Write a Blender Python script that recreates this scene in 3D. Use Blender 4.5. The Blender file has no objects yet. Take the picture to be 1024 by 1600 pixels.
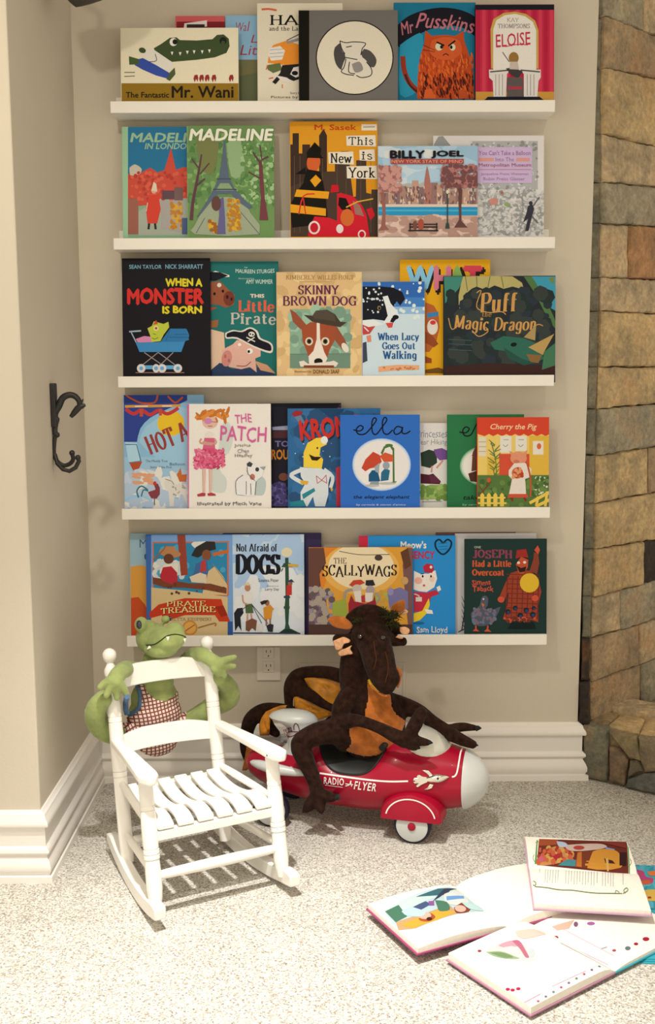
import bpy, bmesh, math, random
from mathutils import Vector, Matrix, Quaternion
from mathutils.bvhtree import BVHTree
random.seed(7)
SC = bpy.context.scene
COL = SC.collection
R = math.radians

# ------------------------------------------------------------------ camera
FOC = 1650.0                      # focal length in pixels of the 1024x1600 frame
PITCH, YAW, ROLL = R(7.8), 0.0032, -0.0037
CAM = Vector((-0.0327, -3.0891, 1.245))
cd = bpy.data.cameras.new('camera')
cam = bpy.data.objects.new('camera', cd); COL.objects.link(cam)
cd.sensor_fit = 'VERTICAL'; cd.sensor_height = 32.0; cd.lens = FOC / 1600.0 * 32.0
cd.clip_start = 0.05
cam.location = CAM
CAMROT = Matrix.Rotation(-YAW, 3, 'Z') @ Matrix.Rotation(-PITCH, 3, 'X') @ Matrix.Rotation(R(90), 3, 'X') @ Matrix.Rotation(ROLL, 3, 'Z')
cam.rotation_euler = CAMROT.to_euler()
SC.camera = cam

# ------------------------------------------------------------------ light
SC.view_settings.view_transform = 'Standard'
SC.view_settings.look = 'None'
SC.view_settings.exposure = 0.0
SC.view_settings.gamma = 1.0
SC.view_settings.use_curve_mapping = False
w = bpy.data.worlds.new('room_ambience'); SC.world = w; w.use_nodes = True
w.node_tree.nodes['Background'].inputs[0].default_value = (1.0, 0.885, 0.70, 1)
w.node_tree.nodes['Background'].inputs[1].default_value = 1.0

def spot(name, loc, target, energy, size, blend, color, radius):
    ld = bpy.data.lights.new(name, 'SPOT'); ld.energy = energy; ld.spot_size = R(size); ld.spot_blend = blend
    ld.color = color; ld.shadow_soft_size = radius
    o = bpy.data.objects.new(name, ld); COL.objects.link(o); o.location = loc
    o.rotation_euler = (Vector(target) - Vector(loc)).to_track_quat('-Z', 'Y').to_euler()
    return o
spot('ceiling_downlight', (-0.24, -1.48, 2.58), (-0.14, -1.38, 0), 430, 61, 1.0, (1.0, 0.97, 0.92), 0.035)
spot('ceiling_downlight', (0.80, -1.75, 2.58), (0.60, 0, 0.95), 16, 90, 1.0, (1.0, 0.91, 0.76), 0.05)
spot('ceiling_downlight', (-0.62, -2.0, 2.58), (-0.80, -0.6, 0.9), 72, 100, 1.0, (1.0, 0.91, 0.76), 0.06)

# ------------------------------------------------------------------ pixel <-> place
def ray(px, py):
    d = CAMROT @ Vector(((px - 512) / FOC, (800 - py) / FOC, -1.0))
    return d
def on_z(px, py, z=0.0):
    d = ray(px, py); return CAM + d * ((z - CAM.z) / d.z)
def on_y(px, py, y=0.0):
    d = ray(px, py); return CAM + d * ((y - CAM.y) / d.y)
def on_plane(px, py, P, n):
    d = ray(px, py); return CAM + d * ((P - CAM).dot(n) / d.dot(n))
CAMINV = CAMROT.transposed()
def to_px(P):
    q = CAMINV @ (P - CAM)
    return 512 + FOC * q.x / -q.z, 800 - FOC * q.y / -q.z

# ------------------------------------------------------------------ colour and materials
def lin1(c):
    c /= 255.0
    return c / 12.92 if c <= 0.04045 else ((c + 0.055) / 1.055) ** 2.4
def hexrgb(h):
    h = h.lstrip('#')
    return tuple(int(h[i:i + 2], 16) for i in (0, 2, 4))
GAIN = (1.17, 1.23, 1.50)
def ink(h):                       # printed colour: sRGB appearance under warm lamps -> reflectance
    r, g, b = hexrgb(h)
    return (min(.88, lin1(r) * GAIN[0]), min(.87, lin1(g) * GAIN[1]), min(.85, lin1(b) * GAIN[2]), 1)

def mat(name, color=(.8, .8, .8), rough=.5, spec=.5, metal=0, bump=None, var=None, coat=0, sheen=0, attr=False):
    """Principled material; var=(scale, amount) mottles the colour, bump=(scale, strength, detail)."""
    m = bpy.data.materials.new(name); m.use_nodes = True
    nt = m.node_tree; b = nt.nodes['Principled BSDF']
    b.inputs['Roughness'].default_value = rough
    b.inputs['Specular IOR Level'].default_value = spec
    b.inputs['Metallic'].default_value = metal
    b.inputs['Coat Weight'].default_value = coat
    b.inputs['Sheen Weight'].default_value = sheen
    tc = nt.nodes.new('ShaderNodeTexCoord')
    base = None
    if attr:
        a = nt.nodes.new('ShaderNodeVertexColor'); a.layer_name = 'Col'; base = a.outputs['Color']
    if var:
        n = nt.nodes.new('ShaderNodeTexNoise'); n.inputs['Scale'].default_value = var[0]; n.inputs['Detail'].default_value = 4
        nt.links.new(tc.outputs['Object'], n.inputs['Vector'])
        mr = nt.nodes.new('ShaderNodeMapRange'); mr.inputs['From Min'].default_value = .3; mr.inputs['From Max'].default_value = .7
        mr.inputs['To Min'].default_value = 1 - var[1]; mr.inputs['To Max'].default_value = 1 + var[1]
        nt.links.new(n.outputs['Fac'], mr.inputs['Value'])
        mx = nt.nodes.new('ShaderNodeVectorMath'); mx.operation = 'SCALE'
        if base is None: mx.inputs[0].default_value = color[:3]
        else: nt.links.new(base, mx.inputs[0])
        nt.links.new(mr.outputs['Result'], mx.inputs['Scale'])
        base = mx.outputs['Vector']
    if base is None: b.inputs['Base Color'].default_value = (*color[:3], 1)
    else: nt.links.new(base, b.inputs['Base Color'])
    if bump:
        n = nt.nodes.new('ShaderNodeTexNoise'); n.inputs['Scale'].default_value = bump[0]
        n.inputs['Detail'].default_value = bump[2] if len(bump) > 2 else 3
        nt.links.new(tc.outputs['Object'], n.inputs['Vector'])
        bp = nt.nodes.new('ShaderNodeBump'); bp.inputs['Strength'].default_value = bump[1]; bp.inputs['Distance'].default_value = .004
        nt.links.new(n.outputs['Fac'], bp.inputs['Height']); nt.links.new(bp.outputs['Normal'], b.inputs['Normal'])
    return m
M = {}
M['wall'] = mat('wall_paint', (.60, .545, .45), .75, .25, bump=(140, .12, 2), var=(3, .02))
M['trim'] = mat('trim_paint', (.80, .77, .73), .35, .4, var=(6, .015))
M['chair'] = mat('chair_paint', (.84, .82, .77), .3, .5, var=(20, .02), bump=(60, .03, 2))
M['ledge'] = mat('ledge_paint', (.83, .81, .76), .45, .4, var=(8, .02))
M['print'] = mat('printed_cover', rough=.55, spec=.06, attr=True, var=(260, .03))
M['paper'] = mat('page_paper', (.80, .76, .68), .8, .2, var=(120, .04))
M['iron'] = mat('black_iron', (.012, .011, .011), .5, .5, var=(60, .3), bump=(90, .2))
M['plate'] = mat('outlet_plastic', (.72, .66, .58), .4, .5, var=(10, .02))
M['dark'] = mat('dark_slot', (.01, .01, .01), .6, .3, var=(20, .1))
M['red'] = mat('red_plastic', (.34, .003, .024), .3, .3, coat=.05, var=(5, .04))
M['greyplas'] = mat('grey_plastic', (.56, .585, .575), .35, .5, var=(8, .03))
M['blackplas'] = mat('black_plastic', (.010, .012, .012), .45, .4, var=(12, .1))
M['tyre'] = mat('dark_tyre', (.012, .012, .03), .6, .35, var=(30, .1))
M['chrome'] = mat('bright_chrome', (.85, .82, .72), .16, .5, 1, var=(30, .04))
M['white'] = mat('white_paint', (.85, .82, .80), .35, .5, var=(20, .02))
M['brown'] = mat('brown_velour', (.023, .0105, .007), .95, .03, sheen=.05, var=(70, .45), bump=(110, .7, 4))
M['orange'] = mat('orange_velour', (.42, .125, .022), .9, .15, sheen=.2, var=(40, .3), bump=(60, .4, 3))
M['gold'] = mat('gold_satin', (.56, .22, .012), .45, .5, var=(30, .4), bump=(26, .9, 3))
M['peach'] = mat('peach_felt', (.70, .38, .21), .9, .15, var=(90, .2), bump=(120, .4))
M['yellow'] = mat('yellow_lining', (.75, .48, .02), .6, .3, var=(40, .1))
M['hair'] = mat('dark_green_fur', (.030, .030, .010), .9, .1, var=(90, .4))
M['croc'] = mat('green_velour', (.285, .345, .125), .92, .1, sheen=.2, var=(28, .2), bump=(70, .5, 4))
M['navy'] = mat('blue_piping', (.09, .16, .30), .85, .15, var=(80, .15), bump=(140, .3))
M['tooth'] = mat('white_felt', (.85, .82, .76), .85, .2, var=(80, .05))
M['eye'] = mat('glossy_eye', (.012, .014, .03), .08, .6, coat=.6, var=(10, .1))
M['eyebrown'] = mat('dark_glass_eye', (.012, .007, .003), .08, .6, coat=.6, var=(10, .1))
M['lampmetal'] = mat('dark_bronze', (.05, .04, .035), .5, .5, var=(30, .2))

# ------------------------------------------------------------------ mesh helpers
PLACED = set()                    # things whose parts are modelled where they stand, in room coordinates
def attach(o, parent):
    o.parent = parent
    if parent.name in PLACED:
        o.matrix_parent_inverse = Matrix.LocRotScale(parent.location, parent.rotation_euler, None).inverted()
class MB:
    """Collects geometry and links it as ONE mesh object."""
    def __init__(s): s.v = []; s.f = []; s.mi = []; s.col = []
    def add(s, vs, fs, mi=0, col=None):
        b = len(s.v); s.v += [Vector(v) for v in vs]
        for f in fs:
            s.f.append([b + i for i in f]); s.mi.append(mi); s.col.append(col)
    def box(s, lo, hi, mi=0, col=None, mtx=None):
        x0, y0, z0 = lo; x1, y1, z1 = hi
        vs = [Vector(p) for p in ((x0,y0,z0),(x1,y0,z0),(x1,y1,z0),(x0,y1,z0),(x0,y0,z1),(x1,y0,z1),(x1,y1,z1),(x0,y1,z1))]
        if mtx: vs = [mtx @ v for v in vs]
        s.add(vs, [(0,3,2,1),(4,5,6,7),(0,1,5,4),(1,2,6,5),(2,3,7,6),(3,0,4,7)], mi, col)
    def tube(s, pts, radii, n=12, mi=0, cap=True, flat=None):
        """Tube along a polyline. radii: number or list; flat: list of (rx, ry) overrides."""
        pts = [Vector(p) for p in pts]; k = len(pts)
        if not isinstance(radii, (list, tuple)): radii = [radii] * k
        t0 = (pts[1] - pts[0]).normalized()
        up = Vector((0, 0, 1)) if abs(t0.z) < .9 else Vector((1, 0, 0))
        nrm = (up - t0 * up.dot(t0)).normalized()
        rings = []; b = len(s.v)
        for i, p in enumerate(pts):
            t = (pts[min(i + 1, k - 1)] - pts[max(i - 1, 0)])
            t = t.normalized() if t.length > 1e-9 else t0
            nrm = (nrm - t * nrm.dot(t)).normalized(); bi = t.cross(nrm)
            for j in range(n):
                a = 2 * math.pi * j / n
                s.v.append(p + (nrm * math.cos(a) + bi * math.sin(a)) * radii[i])
        fs = []
        for i in range(k - 1):
            for j in range(n):
                fs.append([b + i*n + j, b + i*n + (j+1) % n, b + (i+1)*n + (j+1) % n, b + (i+1)*n + j])
        if cap:
            fs.append([b + j for j in range(n)][::-1]); fs.append([b + (k-1)*n + j for j in range(n)])
        for f in fs: s.f.append(f); s.mi.append(mi); s.col.append(None)
    def ell(s, c, r, rot=None, seg=20, rings=12, mi=0):
        c = Vector(c); r = (r, r, r) if not isinstance(r, (list, tuple)) else r
        vs = []; fs = []
        for i in range(rings + 1):
            th = math.pi * i / rings
            for j in range(seg):
                ph = 2 * math.pi * j / seg
                p = Vector((r[0]*math.sin(th)*math.cos(ph), r[1]*math.sin(th)*math.sin(ph), r[2]*math.cos(th)))
                if rot is not None: p = rot @ p
                vs.append(c + p)
        for i in range(rings):
            for j in range(seg):
                a, b_, c_, d = i*seg+j, (i+1)*seg+j, (i+1)*seg+(j+1) % seg, i*seg+(j+1) % seg
                if i == 0: fs.append((a, b_, c_))
                elif i == rings - 1: fs.append((a, b_, d))
                else: fs.append((a, b_, c_, d))
        s.add(vs, fs, mi)
    def prism(s, poly, axis_vec, mi=0, col=None):
        """Extrude a planar 3-D polygon along a vector."""
        poly = [Vector(p) for p in poly]; n = len(poly); e = Vector(axis_vec)
        s.add(poly + [p + e for p in poly], [list(range(n))[::-1], list(range(n, 2*n))] + [(i, (i+1) % n, n + (i+1) % n, n + i) for i in range(n)], mi, col)
    def build(s, name, mats, parent=None, smooth=False, bevel=0, seg=2, merge=False, loc=None):
        me = bpy.data.meshes.new(name)
        me.from_pydata([tuple(v) for v in s.v], [], s.f)
        if not isinstance(mats, (list, tuple)): mats = [mats]
        for m in mats: me.materials.append(m)
        if len(mats) > 1: me.polygons.foreach_set('material_index', s.mi)
        if any(c is not None for c in s.col):
            ca = me.color_attributes.new('Col', 'FLOAT_COLOR', 'CORNER')
            buf = []
            for p, c in zip(me.polygons, s.col): buf += list(c or (.8, .8, .8, 1)) * p.loop_total
            ca.data.foreach_set('color', buf)
        bm = bmesh.new(); bm.from_mesh(me)
        if merge: bmesh.ops.remove_doubles(bm, verts=bm.verts, dist=1e-5)
        if not any(c is not None for c in s.col): bmesh.ops.recalc_face_normals(bm, faces=bm.faces)
        bm.to_mesh(me); bm.free()
        if smooth:
            me.polygons.foreach_set('use_smooth', [True] * len(me.polygons))
            if smooth != 'all': me.set_sharp_from_angle(angle=R(40))
        o = bpy.data.objects.new(name, me); COL.objects.link(o)
        if parent: attach(o, parent)
        if loc: o.location = loc
        if bevel:
            b = o.modifiers.new('bevel', 'BEVEL'); b.width = bevel; b.segments = seg; b.limit_method = 'ANGLE'; b.angle_limit = R(35)
            if smooth or True:
                b.harden_normals = False
        return o
def thing(name, label, cat, loc=(0, 0, 0), group=None, placed=False):
    o = bpy.data.objects.new(name, None); COL.objects.link(o); o.location = loc; o.empty_display_size = .05
    if placed: PLACED.add(o.name)
    return tag(o, label, cat, group)
def tag(o, label, cat, group=None):
    o['label'] = label; o['category'] = cat
    if group: o['group'] = group
    return o
def struct(o): o['kind'] = 'structure'; return o

def catmull(pts, per=6):
    """Smooth curve through tuples of any length."""
    P = [pts[0]] + list(pts) + [pts[-1]]; out = []
    for i in range(1, len(P) - 2):
        p0, p1, p2, p3 = P[i-1], P[i], P[i+1], P[i+2]
        for k in range(per):
            t = k / per
            out.append(tuple(.5 * ((2*b) + (-a + c)*t + (2*a - 5*b + 4*c - d)*t*t + (-a + 3*b - 3*c + d)*t**3) for a, b, c, d in zip(p0, p1, p2, p3)))
    out.append(tuple(P[-2])); return out

def organic(name, balls, material, parent, voxel=.004, smooth=3, keep=None):
    """One continuous skin around many overlapping balls (c, (rx,ry,rz), rot)."""
    mb = MB()
    for c, r, rot in balls: mb.ell(c, r, rot, 14, 9)
    t = mb.build('tmp', material)
    m = t.modifiers.new('r', 'REMESH'); m.mode = 'VOXEL'; m.voxel_size = voxel; m.use_smooth_shade = True
    s_ = t.modifiers.new('s', 'SMOOTH'); s_.iterations = smooth; s_.factor = .5
    dg = bpy.context.evaluated_depsgraph_get(); dg.update()
    me = bpy.data.meshes.new_from_object(t.evaluated_get(dg)); me.name = name
    me.polygons.foreach_set('use_smooth', [True] * len(me.polygons))
    if not me.materials: me.materials.append(material)
    old = t.data; bpy.data.objects.remove(t); bpy.data.meshes.remove(old)
    o = bpy.data.objects.new(name, me); COL.objects.link(o); attach(o, parent)
    return o
def limb(pts):
    """pts: (x, y, z, r) -> overlapping balls along a smooth path."""
    c = catmull(pts, 8); out = []; last = None
    for q in c:
        p = Vector(q[:3])
        if last is None or (p - last).length > q[3] * .28:
            out.append((p, (q[3],) * 3, None)); last = p
    return out
def patch(src, name, material, parent, poly_px, lift=.0015, around=False, far=None):
    """A second layer of cloth lying on part of a body, cut along a seam."""
    me = src.data; keep = []
    for p in me.polygons:
        c = p.center; x, y = to_px(c)
        if not around and p.normal.dot(CAM - c) < 0: continue
        if far and not far(c): continue
        ins = False; j = len(poly_px) - 1
        for i in range(len(poly_px)):
            xi, yi = poly_px[i]; xj, yj = poly_px[j]
            if (yi > y) != (yj > y) and x < (xj - xi) * (y - yi) / (yj - yi) + xi: ins = not ins
            j = i
        if ins: keep.append(p)
    idx = {}; vs = []; fs = []
    for p in keep:
        f = []
        for v in p.vertices:
            if v not in idx:
                idx[v] = len(vs); vs.append(me.vertices[v].co + me.vertices[v].normal * lift)
            f.append(idx[v])
        fs.append(f)
    n = len(vs); m2 = MB(); m2.add(vs, fs)
    o = m2.build(name, material, parent, smooth='all')
    sm = o.modifiers.new('even_edge', 'SMOOTH'); sm.iterations = 4; sm.factor = .5
    sd = o.modifiers.new('thick', 'SOLIDIFY'); sd.thickness = lift * 1.2; sd.offset = -1
    return o

# ------------------------------------------------------------------ lettering
_fc = {}
def glyphs(text, bold=0.0, shear=0.0, space=1.0):
    key = (text, bold, shear, space)
    if key in _fc: return _fc[key]
    cu = bpy.data.curves.new('lettering', 'FONT'); cu.body = text; cu.offset = bold; cu.shear = shear
    cu.resolution_u = 2; cu.space_character = space; cu.fill_mode = 'FRONT'
    o = bpy.data.objects.new('lettering', cu); COL.objects.link(o)
    dg = bpy.context.evaluated_depsgraph_get(); dg.update()
    me = bpy.data.meshes.new_from_object(o.evaluated_get(dg))
    vs = [(v.co.x, v.co.y) for v in me.vertices]; fs = [list(p.vertices) for p in me.polygons]
    bpy.data.objects.remove(o); bpy.data.curves.remove(cu); bpy.data.meshes.remove(me)
    _fc[key] = (vs, fs); return vs, fs
def clip_poly(P, x0, y0, x1, y1):
    for ax, lim, sg in ((0, x0, 1), (0, x1, -1), (1, y0, 1), (1, y1, -1)):
        if not P: return P
        Q = []
        for i in range(len(P)):
            a, b = P[i-1], P[i]; da, db = (a[ax]-lim)*sg, (b[ax]-lim)*sg
            if (da >= 0) != (db >= 0):
                t = da / (da - db); Q.append((a[0]+(b[0]-a[0])*t, a[1]+(b[1]-a[1])*t))
            if db >= 0: Q.append(b)
        P = Q
    return P
SERIF = {}
for _l in '''A .74 L 0 0 .36 1 s|L .36 1 .74 0 e|L .14 .34 .6 .34
B .64 L .12 0 .12 1 b|~ .12 1 .42 .98 .54 .78 .42 .55 .12 .54|~ .12 .54 .5 .52 .64 .28 .5 .02 .12 0
C .66 ~ .62 .76 .46 .97 .28 .95 .08 .72 .04 .5 .08 .26 .28 .03 .46 .02 .66 .24|L .62 .7 .62 1
D .7 L .12 0 .12 1 b|~ .12 1 .44 .96 .68 .7 .68 .3 .44 .04 .12 0
E .62 L .12 0 .12 1 b|L .12 .98 .58 .98|L .58 1 .58 .8|L .12 .52 .44 .52|L .12 .02 .62 .02|L .62 0 .62 .22
F .58 L .12 0 .12 1 b|L .12 .98 .58 .98|L .58 1 .58 .78|L .12 .52 .44 .52
G .7 ~ .62 .76 .46 .97 .28 .95 .08 .72 .04 .5 .08 .26 .28 .03 .46 .02 .62 .16|L .62 .7 .62 1|L .62 0 .62 .44|L .46 .44 .74 .44
H .76 L .12 0 .12 1 b|L .64 0 .64 1 b|L .12 .52 .64 .52
I .24 L .12 0 .12 1 b
J .44 ~ .34 1 .34 .3 .3 .08 .16 .02 .02 .12|L .2 .98 .46 .98
K .74 L .12 0 .12 1 b|L .64 1 .16 .46 s|L .28 .58 .7 0 e
L .6 L .12 0 .12 1 b|L .12 .02 .6 .02|L .6 0 .6 .26
M .9 L .1 0 .12 1 b|L .12 1 .44 .1|L .44 .1 .78 1|L .78 1 .8 0 b
N .76 L .1 0 .1 1 b|L .1 1 .64 0|L .64 0 .64 1 e
O .74 ~ .36 .98 .12 .8 .04 .5 .12 .2 .36 .02 .6 .2 .68 .5 .6 .8 .36 .98
P .6 L .12 0 .12 1 b|~ .12 1 .46 .98 .6 .74 .46 .5 .12 .48
R .7 L .12 0 .12 1 b|~ .12 1 .46 .98 .58 .76 .46 .54 .12 .52|L .34 .52 .68 0 e
S .56 ~ .5 .8 .36 .97 .18 .96 .06 .8 .12 .6 .42 .44 .52 .24 .42 .05 .22 .02 .06 .22|L .5 .74 .5 1|L .06 0 .06 .26
T .68 L .34 0 .34 1 s|L .02 .98 .66 .98|L .02 1 .02 .76|L .66 1 .66 .76
U .74 ~ .12 1 .12 .36 .18 .08 .36 .02 .54 .08 .62 .36 .62 1|L .0 .98 .26 .98|L .5 .98 .76 .98
V .74 L .02 1 .36 0 s|L .36 0 .7 1 e
W 1.0 L .02 1 .28 0 s|L .28 0 .5 .9|L .5 .9 .74 0|L .74 0 .98 1 e
Y .7 L .02 1 .34 .46 s|L .66 1 .34 .46 s|L .34 .46 .34 0 e
Z .62 L .04 .98 .58 .98|L .58 .98 .04 .02|L .04 .02 .6 .02|L .6 0 .6 .22|L .04 1 .04 .8
a .5 ~ .08 .54 .18 .66 .34 .64 .4 .5 .4 .06|L .4 .3 .4 .02 e|~ .4 .38 .16 .32 .06 .16 .14 .02 .3 .04 .4 .18
b .54 L .1 0 .1 1 e|~ .1 .46 .22 .64 .4 .6 .5 .32 .4 .04 .22 0 .1 .14
c .46 ~ .42 .54 .28 .65 .1 .54 .04 .32 .12 .06 .3 .0 .44 .14
d .54 L .44 0 .44 1 b|~ .44 .46 .32 .64 .14 .6 .04 .32 .14 .04 .32 0 .44 .14
e .48 ~ .05 .36 .44 .36 .4 .58 .24 .66 .1 .56 .04 .32 .12 .06 .28 0 .44 .12
f .36 ~ .12 0 .12 .7 .18 .94 .34 .92|L .0 .62 .32 .62|L .0 .02 .26 .02
g .52 ~ .44 .62 .44 0 .38 -.2 .2 -.24 .06 -.14|~ .44 .5 .3 .65 .12 .58 .04 .34 .12 .1 .3 .06 .44 .2
h .58 L .1 0 .1 1 b|~ .1 .46 .24 .64 .4 .58 .44 .4 .44 .02|L .32 .02 .56 .02
i .22 L .11 0 .11 .64 b|~ .05 .84 .11 .92 .17 .84 .11 .78 .05 .84
k .56 L .1 0 .1 1 b|L .44 .62 .12 .28 s|L .22 .38 .5 0 e
l .22 L .11 0 .11 1 b
m .86 L .1 0 .1 .64 b|~ .1 .46 .24 .64 .38 .58 .42 .4 .42 .02|~ .42 .46 .56 .64 .7 .58 .74 .4 .74 .02|L .32 .02 .52 .02|L .64 .02 .86 .02
n .58 L .1 0 .1 .64 b|~ .1 .46 .24 .64 .4 .58 .44 .4 .44 .02|L .32 .02 .56 .02
o .52 ~ .26 .65 .08 .54 .03 .32 .08 .1 .26 0 .44 .1 .49 .32 .44 .54 .26 .65
p .54 L .1 -.25 .1 .64 b|~ .1 .46 .22 .64 .4 .6 .5 .32 .4 .04 .22 0 .1 .14
r .42 L .1 0 .1 .64 b|~ .1 .42 .2 .6 .3 .64 .42 .56
s .42 ~ .36 .52 .24 .65 .1 .58 .1 .42 .34 .26 .36 .1 .22 0 .05 .12
t .36 ~ .14 .88 .14 .2 .2 .02 .34 .08|L .0 .62 .34 .62
u .58 ~ .1 .64 .1 .2 .18 .02 .34 .04 .44 .2|L .44 0 .44 .64 b|L .0 .62 .12 .62
v .5 L .02 .64 .24 0 s|L .24 0 .48 .64 e
w .74 L .02 .64 .2 0 s|L .2 0 .37 .6|L .37 .6 .54 0|L .54 0 .72 .64 e
y .5 L .02 .64 .24 .02 s|~ .48 .64 .24 .02 .14 -.2 .02 -.2|L .38 .64 .58 .64'''.split('\n'):
    _h = _l.split(' ', 2); _st = []
    for _s in _h[2].split('|'):
        _t = _s.split(); _fl = _t.pop() if _t[-1] in ('s', 'e', 'b') else ''
        _n = [float(q) for q in _t[1:]]; _st.append((_t[0], [(_n[i], _n[i+1]) for i in range(0, len(_n), 2)], _fl))
    SERIF[_h[0]] = (float(_h[1]), _st)
class Art:
    """Flat printed artwork on a plane. Drawing units: a zoomed view (ox, oy, scale) of the printed face."""
    def __init__(s, mb, view, hit, w, h, mi=0, lift=2.5e-5, seed=1):
        s.mb = mb; s.view = view; s.hit = hit; s.w = w; s.h = h; s.k = 1; s.mi = mi; s.lift = lift; s.rn = random.Random(seed)
    def local(s, x, y):
        ox, oy, sc = s.view; return s.hit(ox + x / sc, oy + y / sc)
    def put(s, col, loops, spread=False):
        c = ink(col); e = 2e-4
        for i, L in enumerate(loops):
            y = -s.lift * (s.k + (i if spread else i % 6) / 7)
            Q = clip_poly(L, e, e, s.w - e, s.h - e)
            if len(Q) < 3: continue
            ar = sum(Q[i-1][0]*Q[i][1] - Q[i][0]*Q[i-1][1] for i in range(len(Q)))
            if abs(ar) < 1e-9: continue
            if ar < 0: Q = Q[::-1]
            s.mb.add([(a, y, b) for a, b in Q], [list(range(len(Q)))], s.mi, c)
        s.k += 1 + (len(loops) // 7 if spread else 0)
    def P(s, col, xy, curve=0):
        pts = [(xy[i], xy[i+1]) for i in range(0, len(xy), 2)]
        if curve: pts = catmull(pts + [pts[0]], curve)[:-1]
        s.put(col, [[s.local(*p) for p in pts]])
    def Rr(s, col, x0, y0, x1, y1): s.P(col, [x0, y0, x1, y0, x1, y1, x0, y1])
    def E(s, col, x, y, rx, ry=None, rot=0, n=20):
        ry = ry or rx; c, q = math.cos(R(rot)), math.sin(R(rot)); L = []
        for i in range(n):
            a = 2*math.pi*i/n; u, v = rx*math.cos(a), ry*math.sin(a); L.append(s.local(x + u*c - v*q, y + u*q + v*c))
        s.put(col, [L])
    def L(s, col, wd, xy, curve=0, taper=0):
        pts = [(xy[i], xy[i+1]) for i in range(0, len(xy), 2)]
        if curve: pts = catmull(pts, curve)
        loops = []; n = len(pts); lf, rt = [], []
        for i, p in enumerate(pts):
            a, b = pts[max(i-1, 0)], pts[min(i+1, n-1)]; dx, dy = b[0]-a[0], b[1]-a[1]; d = math.hypot(dx, dy) or 1
            ww = wd/2 * (1 - taper*i/(n-1) if n > 1 else 1)
            lf.append((p[0]-dy/d*ww, p[1]+dx/d*ww)); rt.append((p[0]+dy/d*ww, p[1]-dx/d*ww))
        for i in range(n-1): loops.append([s.local(*q) for q in (lf[i], lf[i+1], rt[i+1], rt[i])])
        s.put(col, loops)
    def T(s, col, text, x0, y0, x1, y1, bold=0, shear=0, rot=0, arc=0, jit=0, space=1.0):
        vs, fs = glyphs(text, 0, shear, space)
        if not vs: return
        ax, bx = min(v[0] for v in vs), max(v[0] for v in vs); ay, by = min(v[1] for v in vs), max(v[1] for v in vs)
        cx, cy = (x0+x1)/2, (y0+y1)/2; c, q = math.cos(R(rot)), math.sin(R(rot)); loops = []
        for du, dv in ((0, 0), (bold, 0), (-bold, 0), (0, bold), (0, -bold)) if bold else ((0, 0),):
            W_ = []
            for u, v in vs:
                t = (u+du-ax)/(bx-ax or 1); X = x0+(x1-x0)*t - cx; Y = y1-(y1-y0)*(v+dv-ay)/(by-ay or 1) - cy - arc*4*t*(1-t)
                if jit: Y += jit*math.sin((u-ax)/(bx-ax or 1)*len(text)*2.4)
                W_.append(s.local(cx + X*c - Y*q, cy + X*q + Y*c))
            loops.append([[W_[i] for i in f] for f in fs])
        e = 2e-4; cc = ink(col)
        for i, lp in enumerate(loops): s.put(col, lp) if i == 0 else s.put(col, lp)
    def S(s, col, text, x0, y0, x1, y1, wt=.15, thin=.055, shear=0, rot=0, arc=0, jit=0, ser=.13):
        """Serif capitals and small letters drawn with a broad pen."""
        pen = 0; strokes = []
        for ci, ch in enumerate(text):
            if ch == ' ': pen += .42; continue
            wd, st = SERIF[ch]; dy = jit*math.sin(ci*2.3)
            for typ, pts, fl in st:
                q = catmull(pts, 5) if typ == '~' else pts
                strokes.append([(pen + a, b + dy) for a, b in q])
                if ser:
                    for idx, f_ in ((0, 's'), (-1, 'e')):
                        if f_ in fl or 'b' in fl:
                            a, b = pts[idx]; strokes.append([(pen + a - ser, b + dy + (.02 if b < .3 else -.02)), (pen + a + ser, b + dy + (.02 if b < .3 else -.02))])
            pen += wd + .16
        tot = pen - .16; lo = -.25 if any(c in 'gpqyj' for c in text) else 0; hi = 1.0
        sx, sy = (x1-x0)/tot, (y1-y0)/(hi-lo); cx, cy = (x0+x1)/2, (y0+y1)/2; c, q_ = math.cos(R(rot)), math.sin(R(rot)); loops = []
        def tr(a, b):
            t = a/tot; X = x0 + a*sx + shear*(b-lo)*sy - cx; Y = y1 - (b-lo)*sy - cy - arc*4*t*(1-t)
            return s.local(cx + X*c - Y*q_, cy + X*q_ + Y*c)
        ax = sy/sx                                    # keep the pen round when the box is stretched
        for st in strokes:
            n = len(st); lf, rt = [], []
            for i, p in enumerate(st):
                a, b = st[max(i-1, 0)], st[min(i+1, n-1)]; dx, dy = (b[0]-a[0])/ax, b[1]-a[1]; d = math.hypot(dx, dy) or 1
                ww = (thin + (wt-thin)*abs(dy/d)**1.5)/2
                lf.append((p[0]-dy/d*ww*ax, p[1]+dx/d*ww)); rt.append((p[0]+dy/d*ww*ax, p[1]-dx/d*ww))
            for i in range(n-1): loops.append([tr(*u) for u in (lf[i], lf[i+1], rt[i+1], rt[i])])
        s.put(col, loops)
    def dots(s, cols, n, x0, y0, x1, y1, r0, r1, asp=1.0, ang=None, inside=None):
        """Scattered dabs of ink."""
        for c in (cols if isinstance(cols, (list, tuple)) else [cols]):
            loops = []
            for _ in range(n):
                x, y = s.rn.uniform(x0, x1), s.rn.uniform(y0, y1)
                if inside and ((x-inside[0])/inside[2])**2 + ((y-inside[1])/inside[3])**2 > 1: continue
                r = s.rn.uniform(r0, r1); a = R(s.rn.uniform(0, 180) if ang is None else ang + s.rn.uniform(-18, 18))
                L = []
                for i in range(7):
                    b = 2*math.pi*i/7; u, v = r*asp*math.cos(b), r*math.sin(b)
                    L.append(s.local(x + u*math.cos(a) - v*math.sin(a), y + u*math.sin(a) + v*math.cos(a)))
                loops.append(L)
            s.put(c, loops, True)

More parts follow.
